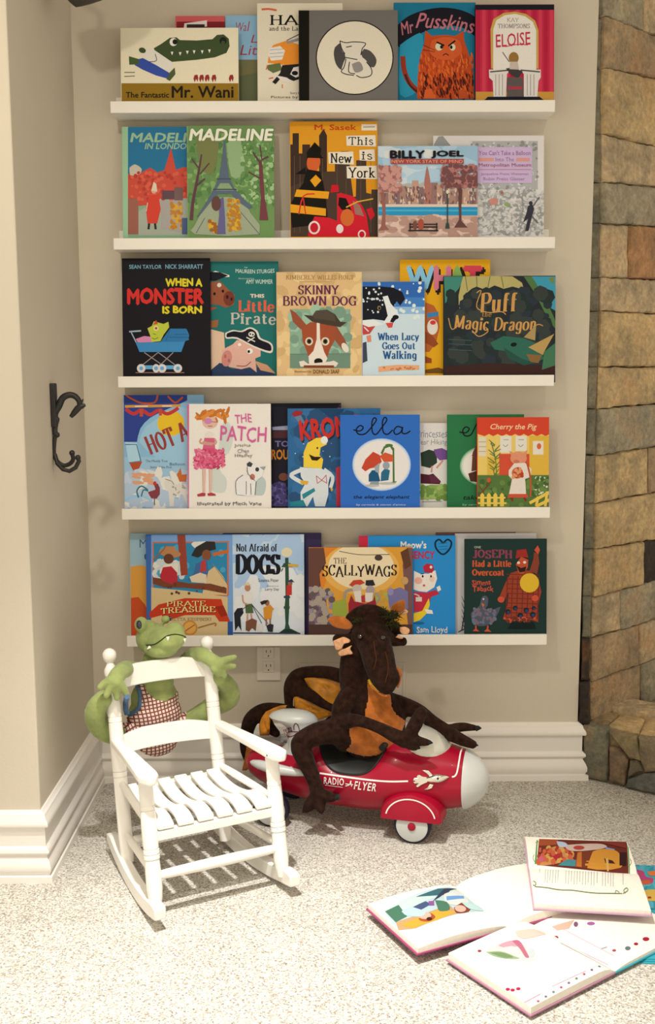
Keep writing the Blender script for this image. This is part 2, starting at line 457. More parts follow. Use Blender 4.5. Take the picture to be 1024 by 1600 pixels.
# ================================================================== THE ROOM
XL, XR, YC = -0.73, 0.735, -0.627      # alcove side wall, outer corner by the stone, front of the left pier
mb = MB(); mb.box((XL, 0, 0), (XR, .12, 2.62)); struct(mb.build('wall_back', M['wall']))
mb = MB(); mb.box((-1.7, YC, 0), (XL, .12, 2.62)); struct(mb.build('wall_left', M['wall'], bevel=.004))

# carpet: speckled loop pile
m = bpy.data.materials.new('speckled_carpet'); m.use_nodes = True
nt = m.node_tree; b = nt.nodes['Principled BSDF']; b.inputs['Roughness'].default_value = .95; b.inputs['Specular IOR Level'].default_value = .1
tc = nt.nodes.new('ShaderNodeTexCoord')
def noise(sc, det, rough=.6):
    n = nt.nodes.new('ShaderNodeTexNoise'); n.inputs['Scale'].default_value = sc; n.inputs['Detail'].default_value = det; n.inputs['Roughness'].default_value = rough
    nt.links.new(tc.outputs['Object'], n.inputs['Vector']); return n
v = nt.nodes.new('ShaderNodeTexVoronoi'); v.inputs['Scale'].default_value = 300; nt.links.new(tc.outputs['Object'], v.inputs['Vector'])
n1 = noise(190, 3, .7); n2 = noise(9, 3)
sep = nt.nodes.new('ShaderNodeSeparateColor'); nt.links.new(v.outputs['Color'], sep.inputs[0])
mixv = nt.nodes.new('ShaderNodeMath'); mixv.operation = 'MULTIPLY_ADD'; mixv.inputs[1].default_value = .45
nt.links.new(sep.outputs[0], mixv.inputs[0]); 
m2_ = nt.nodes.new('ShaderNodeMath'); m2_.operation = 'MULTIPLY'; m2_.inputs[1].default_value = .62; nt.links.new(n1.outputs['Fac'], m2_.inputs[0]); nt.links.new(m2_.outputs[0], mixv.inputs[2])
cr = nt.nodes.new('ShaderNodeValToRGB'); nt.links.new(mixv.outputs[0], cr.inputs[0])
e = cr.color_ramp.elements; e[0].position = .22; e[0].color = (.15, .125, .10, 1); e[1].position = .70; e[1].color = (.77, .75, .695, 1)
for p_, c_ in ((.36, (.40, .358, .305, 1)), (.5, (.585, .55, .485, 1))):
    q_ = cr.color_ramp.elements.new(p_); q_.color = c_
mr = nt.nodes.new('ShaderNodeMapRange'); mr.inputs['To Min'].default_value = .86; mr.inputs['To Max'].default_value = 1.12; nt.links.new(n2.outputs['Fac'], mr.inputs['Value'])
sc_ = nt.nodes.new('ShaderNodeVectorMath'); sc_.operation = 'SCALE'; nt.links.new(cr.outputs[0], sc_.inputs[0]); nt.links.new(mr.outputs[0], sc_.inputs['Scale'])
nt.links.new(sc_.outputs[0], b.inputs['Base Color'])
bp = nt.nodes.new('ShaderNodeBump'); bp.inputs['Strength'].default_value = .9; bp.inputs['Distance'].default_value = .008
nt.links.new(mixv.outputs[0], bp.inputs['Height']); nt.links.new(bp.outputs['Normal'], b.inputs['Normal'])
M['carpet'] = m
mb = MB(); mb.box((-1.7, -3.4, -.03), (2.2, .9, 0)); struct(mb.build('floor', M['carpet']))

mb = MB(); mb.box((-1.7, -3.4, 2.62), (2.2, .9, 2.66)); struct(mb.build('ceiling', M['trim']))

# baseboards: one moulded profile swept along the walls with mitred corners
PROF = [(.0, .176), (.005, .176), (.008, .171), (.013, .168), (.015, .160), (.021, .152), (.023, .144), (.021, .139), (.013, .136),
        (.013, .088), (.017, .085), (.022, .080), (.023, .074), (.019, .068), (.015, .064), (.017, .060), (.023, .050), (.027, .040),
        (.027, .028), (.023, .021), (.022, .018), (.030, .016), (.031, .0), (.0, .0)]
def baseboard(name, p, q, mitre0, mitre1):
    """p->q along the wall foot; room lies on the right-hand side. mitre +1 outside corner, -1 inside corner, 0 square."""
    p, q = Vector((*p, 0)), Vector((*q, 0)); d = (q - p).normalized(); n = Vector((d.y, -d.x, 0)); mb = MB(); k = len(PROF)
    vs = [p + n*o - d*o*mitre0 + Vector((0, 0, z)) for o, z in PROF] + [q + n*o + d*o*mitre1 + Vector((0, 0, z)) for o, z in PROF]
    mb.add(vs, [(i, (i+1) % k, k + (i+1) % k, k + i) for i in range(k)] + [list(range(k))[::-1], list(range(k, 2*k))])
    o = mb.build(name, M['trim'], smooth=True); return struct(o)
baseboard('baseboard_front', (-1.7, YC), (XL, YC), 0, 1)
baseboard('baseboard_left', (XL, YC), (XL, 0), 1, -1)
baseboard('baseboard_back', (XL, 0), (XR, 0), -1, 1)
baseboard('baseboard_right', (XR, 0), (XR, .10), 1, 0)

# ---- stone chimney breast: its face recedes to the right from the end of the white wall
m = bpy.data.materials.new('field_stone'); m.use_nodes = True
nt = m.node_tree; b = nt.nodes['Principled BSDF']; b.inputs['Roughness'].default_value = .85; b.inputs['Specular IOR Level'].default_value = .25
tc = nt.nodes.new('ShaderNodeTexCoord'); va = nt.nodes.new('ShaderNodeVertexColor'); va.layer_name = 'Col'
n1, n2, n3 = noise(9, 6, .65), noise(60, 5, .7), noise(4.5, 4, .6)
cr = nt.nodes.new('ShaderNodeValToRGB'); nt.links.new(n1.outputs['Fac'], cr.inputs[0])
e = cr.color_ramp.elements; e[0].position = .36; e[0].color = (.62, .62, .60, 1); e[1].position = .68; e[1].color = (1.25, 1.16, 1.0, 1)
q_ = cr.color_ramp.elements.new(.52); q_.color = (.95, .90, .82, 1)
mu = nt.nodes.new('ShaderNodeMix'); mu.data_type = 'RGBA'; mu.blend_type = 'MULTIPLY'; mu.inputs['Factor'].default_value = 1
nt.links.new(va.outputs[0], mu.inputs['A']); nt.links.new(cr.outputs[0], mu.inputs['B'])
cr2 = nt.nodes.new('ShaderNodeValToRGB'); nt.links.new(n3.outputs['Fac'], cr2.inputs[0])
e = cr2.color_ramp.elements; e[0].position = .56; e[0].color = (0, 0, 0, 1); e[1].position = .72; e[1].color = (.55, .55, .55, 1)
ru = nt.nodes.new('ShaderNodeMix'); ru.data_type = 'RGBA'; ru.inputs['B'].default_value = (.30, .125, .045, 1)
nt.links.new(cr2.outputs[0], ru.inputs['Factor']); nt.links.new(mu.outputs['Result'], ru.inputs['A'])
mr = nt.nodes.new('ShaderNodeMapRange'); mr.inputs['From Min'].default_value = .3; mr.inputs['From Max'].default_value = .7; mr.inputs['To Min'].default_value = .68; mr.inputs['To Max'].default_value = 1.3
nt.links.new(n2.outputs['Fac'], mr.inputs['Value'])
sc_ = nt.nodes.new('ShaderNodeVectorMath'); sc_.operation = 'SCALE'; nt.links.new(ru.outputs['Result'], sc_.inputs[0]); nt.links.new(mr.outputs[0], sc_.inputs['Scale'])
nt.links.new(sc_.outputs[0], b.inputs['Base Color'])
bp = nt.nodes.new('ShaderNodeBump'); bp.inputs['Strength'].default_value = .8; bp.inputs['Distance'].default_value = .012
n4 = noise(26, 8, .7); nt.links.new(n4.outputs['Fac'], bp.inputs['Height']); nt.links.new(bp.outputs['Normal'], b.inputs['Normal'])
M['stone'] = m
M['mortar'] = mat('dark_mortar', (.035, .030, .026), .95, .1, var=(40, .4), bump=(60, .5))

SA = Vector((.757, .012, 0)); SD = Vector((.738, .674, 0)).normalized(); SN = Vector((SD.y, -SD.x, 0))     # along the face, out of the face
def spx(px, py, out=0.0):
    return on_plane(px, py, SA + SN * out, SN)
def stone(mb, corners, col, P=spx, nrm=SN, depth=.05, proud=.012, seed=0, gap=.0016):
    """One rough stone: jittered outline, chamfered edge, bulging uneven face."""
    rn = random.Random(seed); cs = [P(*c) for c in corners]
    cen = sum(cs, Vector()) / len(cs); out = []
    for i, a in enumerate(cs):
        bb = cs[(i+1) % len(cs)]; L = (bb - a).length; k = max(2, int(L / .018))
        for j in range(k):
            q = a.lerp(bb, j / k)
            if 0 < j: q += Vector((0, 0, 1)) * rn.uniform(-.0022, .0022) + nrm.cross(Vector((0, 0, 1))) * rn.uniform(-.0015, .0015)
            out.append(q + (cen - q).normalized() * gap)
    n = len(out); base = len(mb.v); rings = [out]
    vs = [q - nrm * depth for q in out] + [q + nrm * (proud - .006) for q in out]
    tl = nrm.cross(Vector((rn.uniform(-1, 1), rn.uniform(-1, 1), rn.uniform(-1, 1)))).normalized() * rn.uniform(0, .02)
    for f_, h_ in ((.006, .0), (.25, .0015), (.6, .002)):
        for q in out:
            L = max((cen - q).length, 1e-4); t = min(f_ / L, .8) if f_ < .1 else f_
            e_ = q.lerp(cen, t); vs.append(e_ + nrm * (proud + h_ + (e_ - cen).dot(tl) + rn.uniform(-.0006, .0006)))
    vs.append(cen + nrm * (proud + .0022))
    fs = []
    for r in range(4):
        for i in range(n): fs.append((r*n + i, r*n + (i+1) % n, (r+1)*n + (i+1) % n, (r+1)*n + i))
    for i in range(n): fs.append((4*n + i, 4*n + (i+1) % n, 5*n))
    mb.add(vs, fs, 0, col)
mb = MB()
GR, TA, BR, RU, OC = (.33, .30, .225, 1), (.47, .375, .25, 1), (.37, .28, .18, 1), (.38, .22, .115, 1), (.49, .375, .215, 1)
DK = (.045, .035, .03, 1)
# courses as (left y, right y) joint lines read along the left edge (x=941) and the right side (x=1060)
J = [(-40, -14, 941), (27, 77, 941), (108, 136, 939), (210, 243, 938), (286, 298, 937), (349, 358, 936), (434, 440, 935), (486, 494, 934), (573, 573, 932),
     (639, 626, 930), (711, 689, 929), (787, 758, 927), (857, 834, 926), (932, 892, 923), (996, 951, 921), (1064, 1008, 920), (1150, 1110, 922)]
splits = [(.46, GR, TA), (None, BR, 0), (None, OC, 0), (.62, TA, GR), (None, GR, 0), (.30, TA, RU), (None, TA, 0), (None, OC, 0), (None, OC, 0), (None, GR, 0),
          (.55, OC, BR), (.85, OC, TA), (.50, OC, DK), (.28, TA, GR), (.47, BR, TA), (.50, BR, GR)]
for i, sp in enumerate(splits):
    (l0, r0, xa), (l1, r1, xb) = J[i], J[i+1]; X2 = 1075
    if sp[0] is None:
        stone(mb, [(xa, l0), (X2, r0), (X2, r1), (xb, l1)], sp[1], seed=i, proud=.010 + (i*7 % 5)*.002)
    else:
        xm = xa + (X2 - xa) * sp[0]; t = sp[0]
        ym0, ym1 = l0 + (r0-l0)*t, l1 + (r1-l1)*t
        stone(mb, [(xa, l0), (xm, ym0), (xm, ym1), (xb, l1)], sp[1], seed=i, proud=.010 + (i*7 % 5)*.002)
        stone(mb, [(xm, ym0), (X2, r0), (X2, r1), (xm, ym1)], sp[2], seed=i+50, proud=.011 + (i*5 % 4)*.002)
for i in range(len(J) - 1):                      # the face goes on to the right
    z0, z1 = spx(1075, J[i+1][1]).z, spx(1075, J[i][1]).z; s0 = (spx(1075, 600) - SA).dot(SD); k = 0
    while s0 < 1.25:
        s1 = s0 + .16 + .05*((i*5 + k*3) % 4)
        stone(mb, [(s0, z1), (s1, z1), (s1, z0), (s0, z0)], (TA, OC, BR, GR, RU)[(i*2 + k) % 5], P=lambda a, z: SA + SD*a + Vector((0, 0, z)), seed=500 + i*9 + k, proud=.011 + (i+k) % 4*.002); s0 = s1; k += 1
# narrow return of the end stones beside the white wall
RN = Vector((-.25, -.97, 0)).normalized()
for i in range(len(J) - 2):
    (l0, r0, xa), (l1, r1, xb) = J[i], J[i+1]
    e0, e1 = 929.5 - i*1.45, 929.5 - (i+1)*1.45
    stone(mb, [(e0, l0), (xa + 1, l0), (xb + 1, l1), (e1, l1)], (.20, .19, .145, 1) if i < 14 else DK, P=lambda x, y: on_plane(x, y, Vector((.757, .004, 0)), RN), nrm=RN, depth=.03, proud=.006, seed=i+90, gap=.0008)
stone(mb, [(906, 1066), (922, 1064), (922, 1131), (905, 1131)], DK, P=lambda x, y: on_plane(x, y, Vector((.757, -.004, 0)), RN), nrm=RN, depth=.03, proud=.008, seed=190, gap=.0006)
bk = [SA - SN*.02, SA - SN*.02 + SD*1.3, SA - SN*.5 + SD*1.3, Vector((.76, .3, 0)), Vector((.745, .03, 0))]
mb.prism([Vector((q.x, q.y, 0)) for q in bk], (0, 0, 2.62), 1, (.03, .03, .03, 1))
struct(mb.build('wall_right', [M['stone'], M['mortar']], smooth=True))

# ---- low stone hearth in front of it, coming forward to the right
hr = thing('stone_hearth', 'low fieldstone hearth with tan cap slabs at the foot of the stone wall', 'hearth', (.90, -.06, 0), placed=True)
HA, HB = on_z(912, 1216), on_z(1024, 1244); HD = (HB - HA).normalized(); HN = Vector((HD.y, -HD.x, 0))
if HN.y > 0: HN = -HN
def hpx(x, y): return on_plane(x, y, HA, HN)
mb = MB()
for i, (cs, c) in enumerate([
    ([(911, 1132), (948, 1139), (951, 1165), (949, 1222), (912, 1215)], (.22, .215, .165, 1)),
    ([(951, 1143), (996, 1150), (1003, 1190), (984, 1186), (968, 1166)], (.26, .215, .13, 1)),
    ([(952, 1166), (966, 1170), (982, 1188), (976, 1229), (951, 1222)], (.24, .175, .12, 1)),
    ([(984, 1188), (996, 1186), (1006, 1206), (980, 1216)], (.17, .15, .11, 1)),
    ([(997, 1151), (1060, 1160), (1060, 1204), (1008, 1207), (999, 1186)], (.27, .22, .15, 1)),
    ([(980, 1217), (1008, 1208), (1060, 1205), (1060, 1252), (977, 1230)], (.16, .17, .16, 1))]):
    stone(mb, cs, c, P=hpx, nrm=HN, depth=.06, proud=.004, seed=300+i, gap=.0016)
zt = hpx(930, 1137).z - .004
h0 = (hpx(1060, 1200) - HA).dot(HD)
for k in range(4):
    wd_ = .15 + .04*(k % 3)
    stone(mb, [(h0, zt + .004), (h0 + wd_, zt + .004), (h0 + wd_, .001), (h0, .001)], ((.26, .22, .15, 1), (.2, .19, .15, 1), (.28, .2, .13, 1))[k % 3], P=lambda a, z: HA + HD*a + Vector((0, 0, z)), nrm=HN, depth=.06, proud=.005, seed=340 + k); h0 += wd_
mb.build('hearth_stones', M['stone'], hr, smooth=True)
mb = MB(); a0, b0 = HA - HN*.02, HA + HD*(h0 - .002) - HN*.02
far = SA + SD*1.1
mb.prism([Vector((q.x, q.y, .0)) for q in (a0, b0, Vector((far.x + .25, b0.y + .35, 0)), far + SN*.03, SA + SN*.03)], (0, 0, zt + .003), 0, (.33, .26, .16, 1))
mb.build('hearth_core', M['stone'], hr)
mb = MB()
hz = zt + .004
def hz_(x, y): return on_z(x, y, hz)
UP = Vector((0, 0, 1))
for i, (cs, c) in enumerate([
    ([(924, 1128), (951, 1136), (975, 1111), (945, 1109)], (.30, .23, .13, 1)),
    ([(951, 1136), (1000, 1147), (1012, 1118), (975, 1111)], OC),
    ([(1000, 1147), (1070, 1163), (1075, 1128), (1012, 1118)], OC)]):
    stone(mb, cs, c, P=lambda x, y: on_z(x, y, hz), nrm=UP, depth=.02, proud=.006, seed=400+i, gap=.0008)
hb = hz + .022
for i, (cs, c) in enumerate([([(952, 1104), (968, 1092), (1075, 1106), (1075, 1124), (1010, 1116)], TA)]):
    stone(mb, cs, c, P=lambda x, y: on_z(x, y, hb), nrm=UP, depth=.024, proud=.006, seed=430+i, gap=.0008)
mb.build('cap_slab', M['stone'], hr, smooth=True)

# ================================================================== FIVE PICTURE LEDGES
LX0, LX1 = -.61, .61
ROWS = []          # (z of the inside floor, lip front y)
LIPS = [(157, 171.5, 172, 868), (371, 176.5, 177, 868), (587, 184, 184, 866.5), (794, 190, 190, 860), (993, 198, 198, 855)]
LAB = ['topmost white picture ledge, holding the row with the round cat cover',
       'white picture ledge second from the top, under the Eiffel Tower cover',
       'middle white picture ledge of the five, under the black pram cover',
       'white picture ledge second from the bottom, under the blue cover with the white oval',
       'lowest white picture ledge, just above the wall outlet']
for (ly, _, x0, x1), lab in zip(LIPS, LAB):
    a, c = on_y(x0, ly, -.100), on_y(x1, ly, -.100); zt = (a.z + c.z) / 2; z0 = zt - .031
    t = thing('picture_ledge', lab, 'shelf', ((a.x + c.x)/2, 0, z0), 'white picture ledges on the alcove wall', placed=True)
    mb = MB(); mb.box((a.x, -.100, z0), (c.x, -.088, zt)); mb.build('front_lip', M['ledge'], t, bevel=.0015)
    mb = MB(); mb.box((a.x, -.0878, z0), (c.x, -.0002, z0 + .010)); mb.build('base_board', M['ledge'], t)
    mb = MB(); mb.box((a.x, -.012, z0 + .0102), (c.x, -.0003, z0 + .062)); mb.build('back_rail', M['ledge'], t, bevel=.0015)
    ROWS.append(z0 + .0104)

# ================================================================== WHITE CHILD'S ROCKING CHAIR
CH_O, CH_A = Vector((-.28, -.757, 0)), R(27)
ch = thing('rocking_chair', 'small white slatted child rocking chair with the green plush clinging to its back', 'chair', CH_O)
ch.rotation_euler = (0, 0, CH_A)
def chw(x, y, z):                       # chair coordinates -> room
    return CH_O + Vector((math.cos(CH_A)*x - math.sin(CH_A)*y, math.sin(CH_A)*x + math.cos(CH_A)*y, z))
BPX = {-1: -.149, 1: .112}; FLX = .158
def post_y(z): return .247 + (z - .035) * .218
def leg_y(z): return -.006 + (z - .035) * .205
def turned(p0, p1, prof, n=20):
    """Turned spindle; prof: (distance along 0..1, radius)."""
    p0, p1 = Vector(p0), Vector(p1); mb = MB()
    mb.tube([p0.lerp(p1, t) for t, r in prof], [r for t, r in prof], n); return mb
def rocker(sx):
    mb = MB(); n = 22; xs = (-.166, -.153) if sx < 0 else (.166, .118)
    top, bot = [], []
    for i in range(n + 1):
        t = i / n; y = -.062 + .440 * t; x = xs[0] + (xs[1] - xs[0]) * max(0, (y + .0)) / .37
        zb = .002 + (y - .15)**2 / (2 * .80); h = .036
        if t < .06: h *= .72 + .28 * (t / .06)
        if t > .92: h *= 1 - .45 * (t - .92) / .08
        bot.append((x, y, zb)); top.append((x, y, zb + h))
    wd = .0135
    vs = []
    for i in range(n + 1):
        (x, y, zb), (_, _, zt) = bot[i], top[i]
        vs += [(x - wd, y, zb), (x + wd, y, zb), (x + wd, y, zt), (x - wd, y, zt)]
    fs = []
    for i in range(n):
        for j in range(4): fs.append((4*i + j, 4*i + (j+1) % 4, 4*i + 4 + (j+1) % 4, 4*i + 4 + j))
    fs += [(0, 1, 2, 3), (4*n, 4*n+1, 4*n+2, 4*n+3)]
    mb.add(vs, fs); return mb
for s in (-1, 1):
    rocker(s).build('rocker', M['chair'], ch, smooth=True, bevel=.003)
    # front leg: tapered foot, double ring, plain shaft, ring, narrower arm support
    L = .036; zt = .313
    prof = []
    for z, r in ((.034, .0125), (.040, .0135), (.055, .0165), (.075, .0185), (.110, .0180), (.138, .0170), (.1385, .0155), (.1395, .0155), (.140, .0185), (.149, .0185), (.150, .0160), (.151, .0160),
                 (.1515, .0185), (.160, .0185), (.161, .0160), (.162, .0160), (.163, .0175), (.185, .0185), (.215, .0185), (.246, .0170), (.2465, .0155), (.2475, .0155), (.248, .0172), (.256, .0172), (.257, .0158), (.258, .0165), (.285, .0165), (zt, .0160)):
        prof.append(((z - .034) / (zt - .034), r))
    turned((s*FLX, leg_y(.034), .034), (s*FLX, leg_y(zt), zt), prof).build('front_leg', M['chair'], ch, smooth=True)
    x0 = BPX[s]; zt = .548; prof = []
    for z, r in ((.030, .0150), (.060, .0165), (.10, .0175), (.18, .0175), (.2345, .0170), (.235, .0155), (.236, .0155), (.2365, .0175), (.2475, .0175), (.248, .0155), (.249, .0155), (.2495, .0175),
                 (.30, .0180), (.366, .0172), (.367, .0158), (.368, .0158), (.369, .0172), (.379, .0172), (.380, .0158), (.381, .0158), (.382, .0172), (.42, .0168), (.478, .0152), (.479, .0138), (.4805, .0138), (.481, .0160), (.489, .0168), (.497, .0160),
                 (.503, .0125), (.508, .0095), (.511, .0085), (.514, .0100), (.518, .0138), (.524, .0166), (.531, .0176), (.538, .0164), (.544, .0115), (.5475, .005), (.548, .001)):
        prof.append(((z - .030) / (zt - .030), r))
    turned((x0, post_y(.030), .030), (x0, post_y(zt), zt), prof).build('back_post', M['chair'], ch, smooth=True)
    # paddle arm: widens and rounds at the front
    mb = MB(); up, dn = [], []
    spine = []
    for i in range(15):
        t = i / 14; y = post_y(.315) - .004 + (-.005 - post_y(.315)) * t
        x = x0 + s*.006 + (s*(FLX + .002) - x0 - s*.006) * min(1, t*1.08)
        wd = .0135 + .0125 * (t**1.5)
        if t > .86: wd *= math.sqrt(max(.08, 1 - ((t - .86)/.145)**2))
        z = .313 + .006*math.sin(t*math.pi*.5)
        spine.append((x, y, z, wd))
    vs = []
    for x, y, z, wd in spine: vs += [(x - wd, y, z), (x + wd, y, z), (x + wd, y, z + .021), (x - wd, y, z + .021)]
    fs = []
    for i in range(14):
        for j in range(4): fs.append((4*i+j, 4*i+(j+1) % 4, 4*i+4+(j+1) % 4, 4*i+4+j))
    fs += [(0, 1, 2, 3), (56, 57, 58, 59)]
    mb.add(vs, fs); a_ = mb.build('arm', M['chair'], ch, smooth=True, bevel=.006, seg=3)
    if s > 0:
        mb = MB(); mb.ell((FLX - .022, .028, .328), (.0015, .003, .003)); mb.build('screw_hole', M['dark'], a_)
    # side rails
    for z0, z1, r in ((.222, .214, .0098), (.100, .108, .0095)):
        turned((x0, post_y(z0), z0), (s*FLX, leg_y(z1), z1), [(0, r*.75), (.08, r*.85), (.3, r), (.7, r), (.92, r*.85), (1, r*.75)], 14).build('side_stretcher', M['chair'], ch, smooth=True)
r = .0125
turned((-FLX, leg_y(.100), .100), (FLX, leg_y(.100), .100), [(0, r*.7), (.1, r*.85), (.35, r), (.65, r), (.9, r*.85), (1, r*.7)], 16).build('front_stretcher', M['chair'], ch, smooth=True)
turned((BPX[-1], post_y(.078), .078), (BPX[1], post_y(.078), .078), [(0, r*.7), (.1, r*.85), (.35, r), (.65, r), (.9, r*.85), (1, r*.7)], 16).build('back_stretcher', M['chair'], ch, smooth=True)
def back_slat(zl, zh, rise, name):
    mb = MB(); n = 16; vs = []
    for i in range(n + 1):
        t = i / n; x = BPX[-1] + .008 + (BPX[1] - BPX[-1] - .016) * t; bow = .020 * 4*t*(1-t)
        for z, dy in ((zl + rise*.25*4*t*(1-t), -.005), (zh + rise*min(1, 2.6*4*t*(1-t)*.5), -.005)):
            vs.append((x, post_y(z) + bow*.6 - .005, z))
        for z in (zh + rise*min(1, 2.6*4*t*(1-t)*.5), zl + rise*.25*4*t*(1-t)):
            vs.append((x, post_y(z) + bow*.6 + .006, z))
    fs = []
    for i in range(n):
        for j in range(4): fs.append((4*i+j, 4*i+(j+1) % 4, 4*i+4+(j+1) % 4, 4*i+4+j))
    fs += [(0, 1, 2, 3), (4*n, 4*n+1, 4*n+2, 4*n+3)]
    mb.add(vs, fs); return mb.build(name, M['chair'], ch, smooth=True, bevel=.0025)
back_slat(.446, .489, .012, 'top_rail')
back_slat(.288, .330, .012, 'lower_rail')
# seat: rails under six S-curved slats
mb = MB(); mb.box((-FLX + .012, leg_y(.19) - .010, .176), (FLX - .012, leg_y(.19) + .012, .199)); mb.build('front_rail', M['chair'], ch, bevel=.003)
mb = MB(); mb.box((BPX[-1] + .012, post_y(.2) - .012, .182), (BPX[1] - .012, post_y(.2) + .008, .206)); mb.build('back_rail', M['chair'], ch, bevel=.003)
for k in range(6):
    mb = MB(); n = 22; vs = []
    xf = -.122 + k * .0488; xb = -.128 + k * .0435 + .0
    for i in range(n + 1):
        t = i / n; y = .278 - .262 * t
        z = .207 - .016*math.sin(math.pi*min(1, t/.72)) + .007*math.sin(math.pi*max(0, (t-.62)/.38)) - .006*max(0, (t-.9)/.1)
        if t <= .72 and t > .55: z += 0
        x = xb + (xf - xb)*t; wd = .0165 + .003*t
        vs += [(x - wd, y, z), (x + wd, y, z), (x + wd, y, z + .011), (x - wd, y, z + .011)]
    fs = []
    for i in range(n):
        for j in range(4): fs.append((4*i+j, 4*i+(j+1) % 4, 4*i+4+(j+1) % 4, 4*i+4+j))
    fs += [(0, 1, 2, 3), (4*n, 4*n+1, 4*n+2, 4*n+3)]
    mb.add(vs, fs); mb.build('seat_slat', M['chair'], ch, smooth=True, bevel=.003)

# ================================================================== RED ROCKET RIDE-ON
CA = R(-15.6); CO = Vector((.042, -.292, 0))
CX, CN = Vector((math.cos(CA), math.sin(CA), 0)), Vector((-math.sin(CA), math.cos(CA), 0))     # towards the nose, away from the camera
def cw(x, n, z): return CO + CX*x + CN*n + Vector((0, 0, z))
def cpx(px, py, n=0.0): return on_plane(px, py, CO + CN*n, CN)     # a pixel on the upright plane n off the toy's centreline
car = thing('ride_on_rocket', 'red rocket shaped ride-on toy with grey nose cone, carrying the brown plush dragon', 'toy car', CO, placed=True)
BZ = .150
PR = [(-.300, .030), (-.292, .046), (-.26, .066), (-.20, .088), (-.12, .105), (-.04, .113), (.05, .115), (.14, .110), (.22, .100), (.28, .088), (.313, .0795)]
def body_r(x):
    for (a, ra), (b, rb) in zip(PR, PR[1:]):
        if a <= x <= b:
            t = (x-a)/(b-a); return ra + (rb-ra)*t
    return PR[0][1] if x < PR[0][0] else PR[-1][1]
def body_pt(x, phi, lift=0.0):
    """phi 0 = top, +90 = camera side."""
    r = body_r(x) + lift; s, c = math.sin(phi), math.cos(phi)
    z = BZ + r*c*(.98 if c > 0 else .93)
    dip = math.exp(-((x - .015)/.085)**4) * max(0, c)**.8 * .058
    dip += min(1, max(0, (-.075 - x)/.06)) * .060 * max(0, c) * r/.105
    return cw(x, -r*s*.98, z - dip)
mb = MB(); xs = [PR[0][0] + (PR[-1][0] - PR[0][0]) * i/56 for i in range(57)]; NA = 56
vs = [body_pt(x, 2*math.pi*j/NA) for x in xs for j in range(NA)]
fs = [(i*NA+j, i*NA+(j+1) % NA, (i+1)*NA+(j+1) % NA, (i+1)*NA+j) for i in range(56) for j in range(NA)]
fs += [list(range(NA)), [56*NA + j for j in range(NA)]]
mb.add(vs, fs); body = mb.build('body', M['red'], car, smooth=True)
BV = BVHTree.FromPolygons([v.co.copy() for v in body.data.vertices], [tuple(p.vertices) for p in body.data.polygons])
def on_body(px, py, lift=.0008):
    h = BV.ray_cast(CAM, ray(px, py).normalized())
    if h[0] is None: return cpx(px, py, -.08)
    n = h[1] if h[1].dot(CAM - h[0]) > 0 else -h[1]
    return h[0] + n*lift
# nose cone
mb = MB(); prof = [(.3135, .0800), (.316, .0805), (.330, .0735), (.345, .063), (.358, .050), (.368, .036), (.374, .022), (.3775, .009), (.378, .001)]
mb.tube([cw(x, 0, BZ - .001) for x, r in prof], [r for x, r in prof], 36); mb.build('nose_cone', M['greyplas'], car, smooth=True)
# dark saddle lining with a raised rim
mb = MB(); nx, na = 26, 28; vs = []
for i in range(nx + 1):
    x = -.088 + .205 * i/nx; u = (x - .0145)/.1025; half = R(64)*math.sqrt(max(0, 1 - abs(u)**2.6)) + .01
    for j in range(na + 1): vs.append(body_pt(x, -half + 2*half*j/na, .0016))
mb.add(vs, [(i*(na+1)+j, i*(na+1)+j+1, (i+1)*(na+1)+j+1, (i+1)*(na+1)+j) for i in range(nx) for j in range(na)])
mb.build('seat', M['blackplas'], car, smooth='all')
rim = []
for k in range(61):
    a = 2*math.pi*k/60; u = math.cos(a); x = .0145 + .1025*u
    half = R(64)*math.sqrt(max(0, 1 - abs(u)**2.6)) * (1 if math.sin(a) >= 0 else -1)
    rim.append(body_pt(x, half, .0016))
mb = MB(); mb.tube(rim, .0026, 8); mb.build('seat_rim', M['blackplas'], car, smooth=True)
# silver dashboard dome with speaker holes
DC = cw(.205, 0, .232)
rotc = Matrix.Rotation(CA, 3, 'Z')
mb = MB(); mb.ell(DC, (.072, .066, .052), rotc @ Matrix.Rotation(R(12), 3, 'Y'), 32, 20); dash = mb.build('dashboard', M['chrome'] if False else mat('silver_plastic', (.58, .57, .50), .3, .5, .35, var=(12, .05)), car, smooth=True)
bvd = BVHTree.FromPolygons([v.co.copy() for v in dash.data.vertices], [tuple(p.vertices) for p in dash.data.polygons])
mb = MB()
for i in range(6):
    for j in range(8):
        px, py = 680 + i*2.9 + j*1.35, 1136 + i*.1 + j*2.4
        h = bvd.ray_cast(CAM, ray(px, py).normalized())
        if h[0]: mb.ell(h[0], .0011, None, 6, 4)
mb.build('speaker_holes', M['dark'], dash)
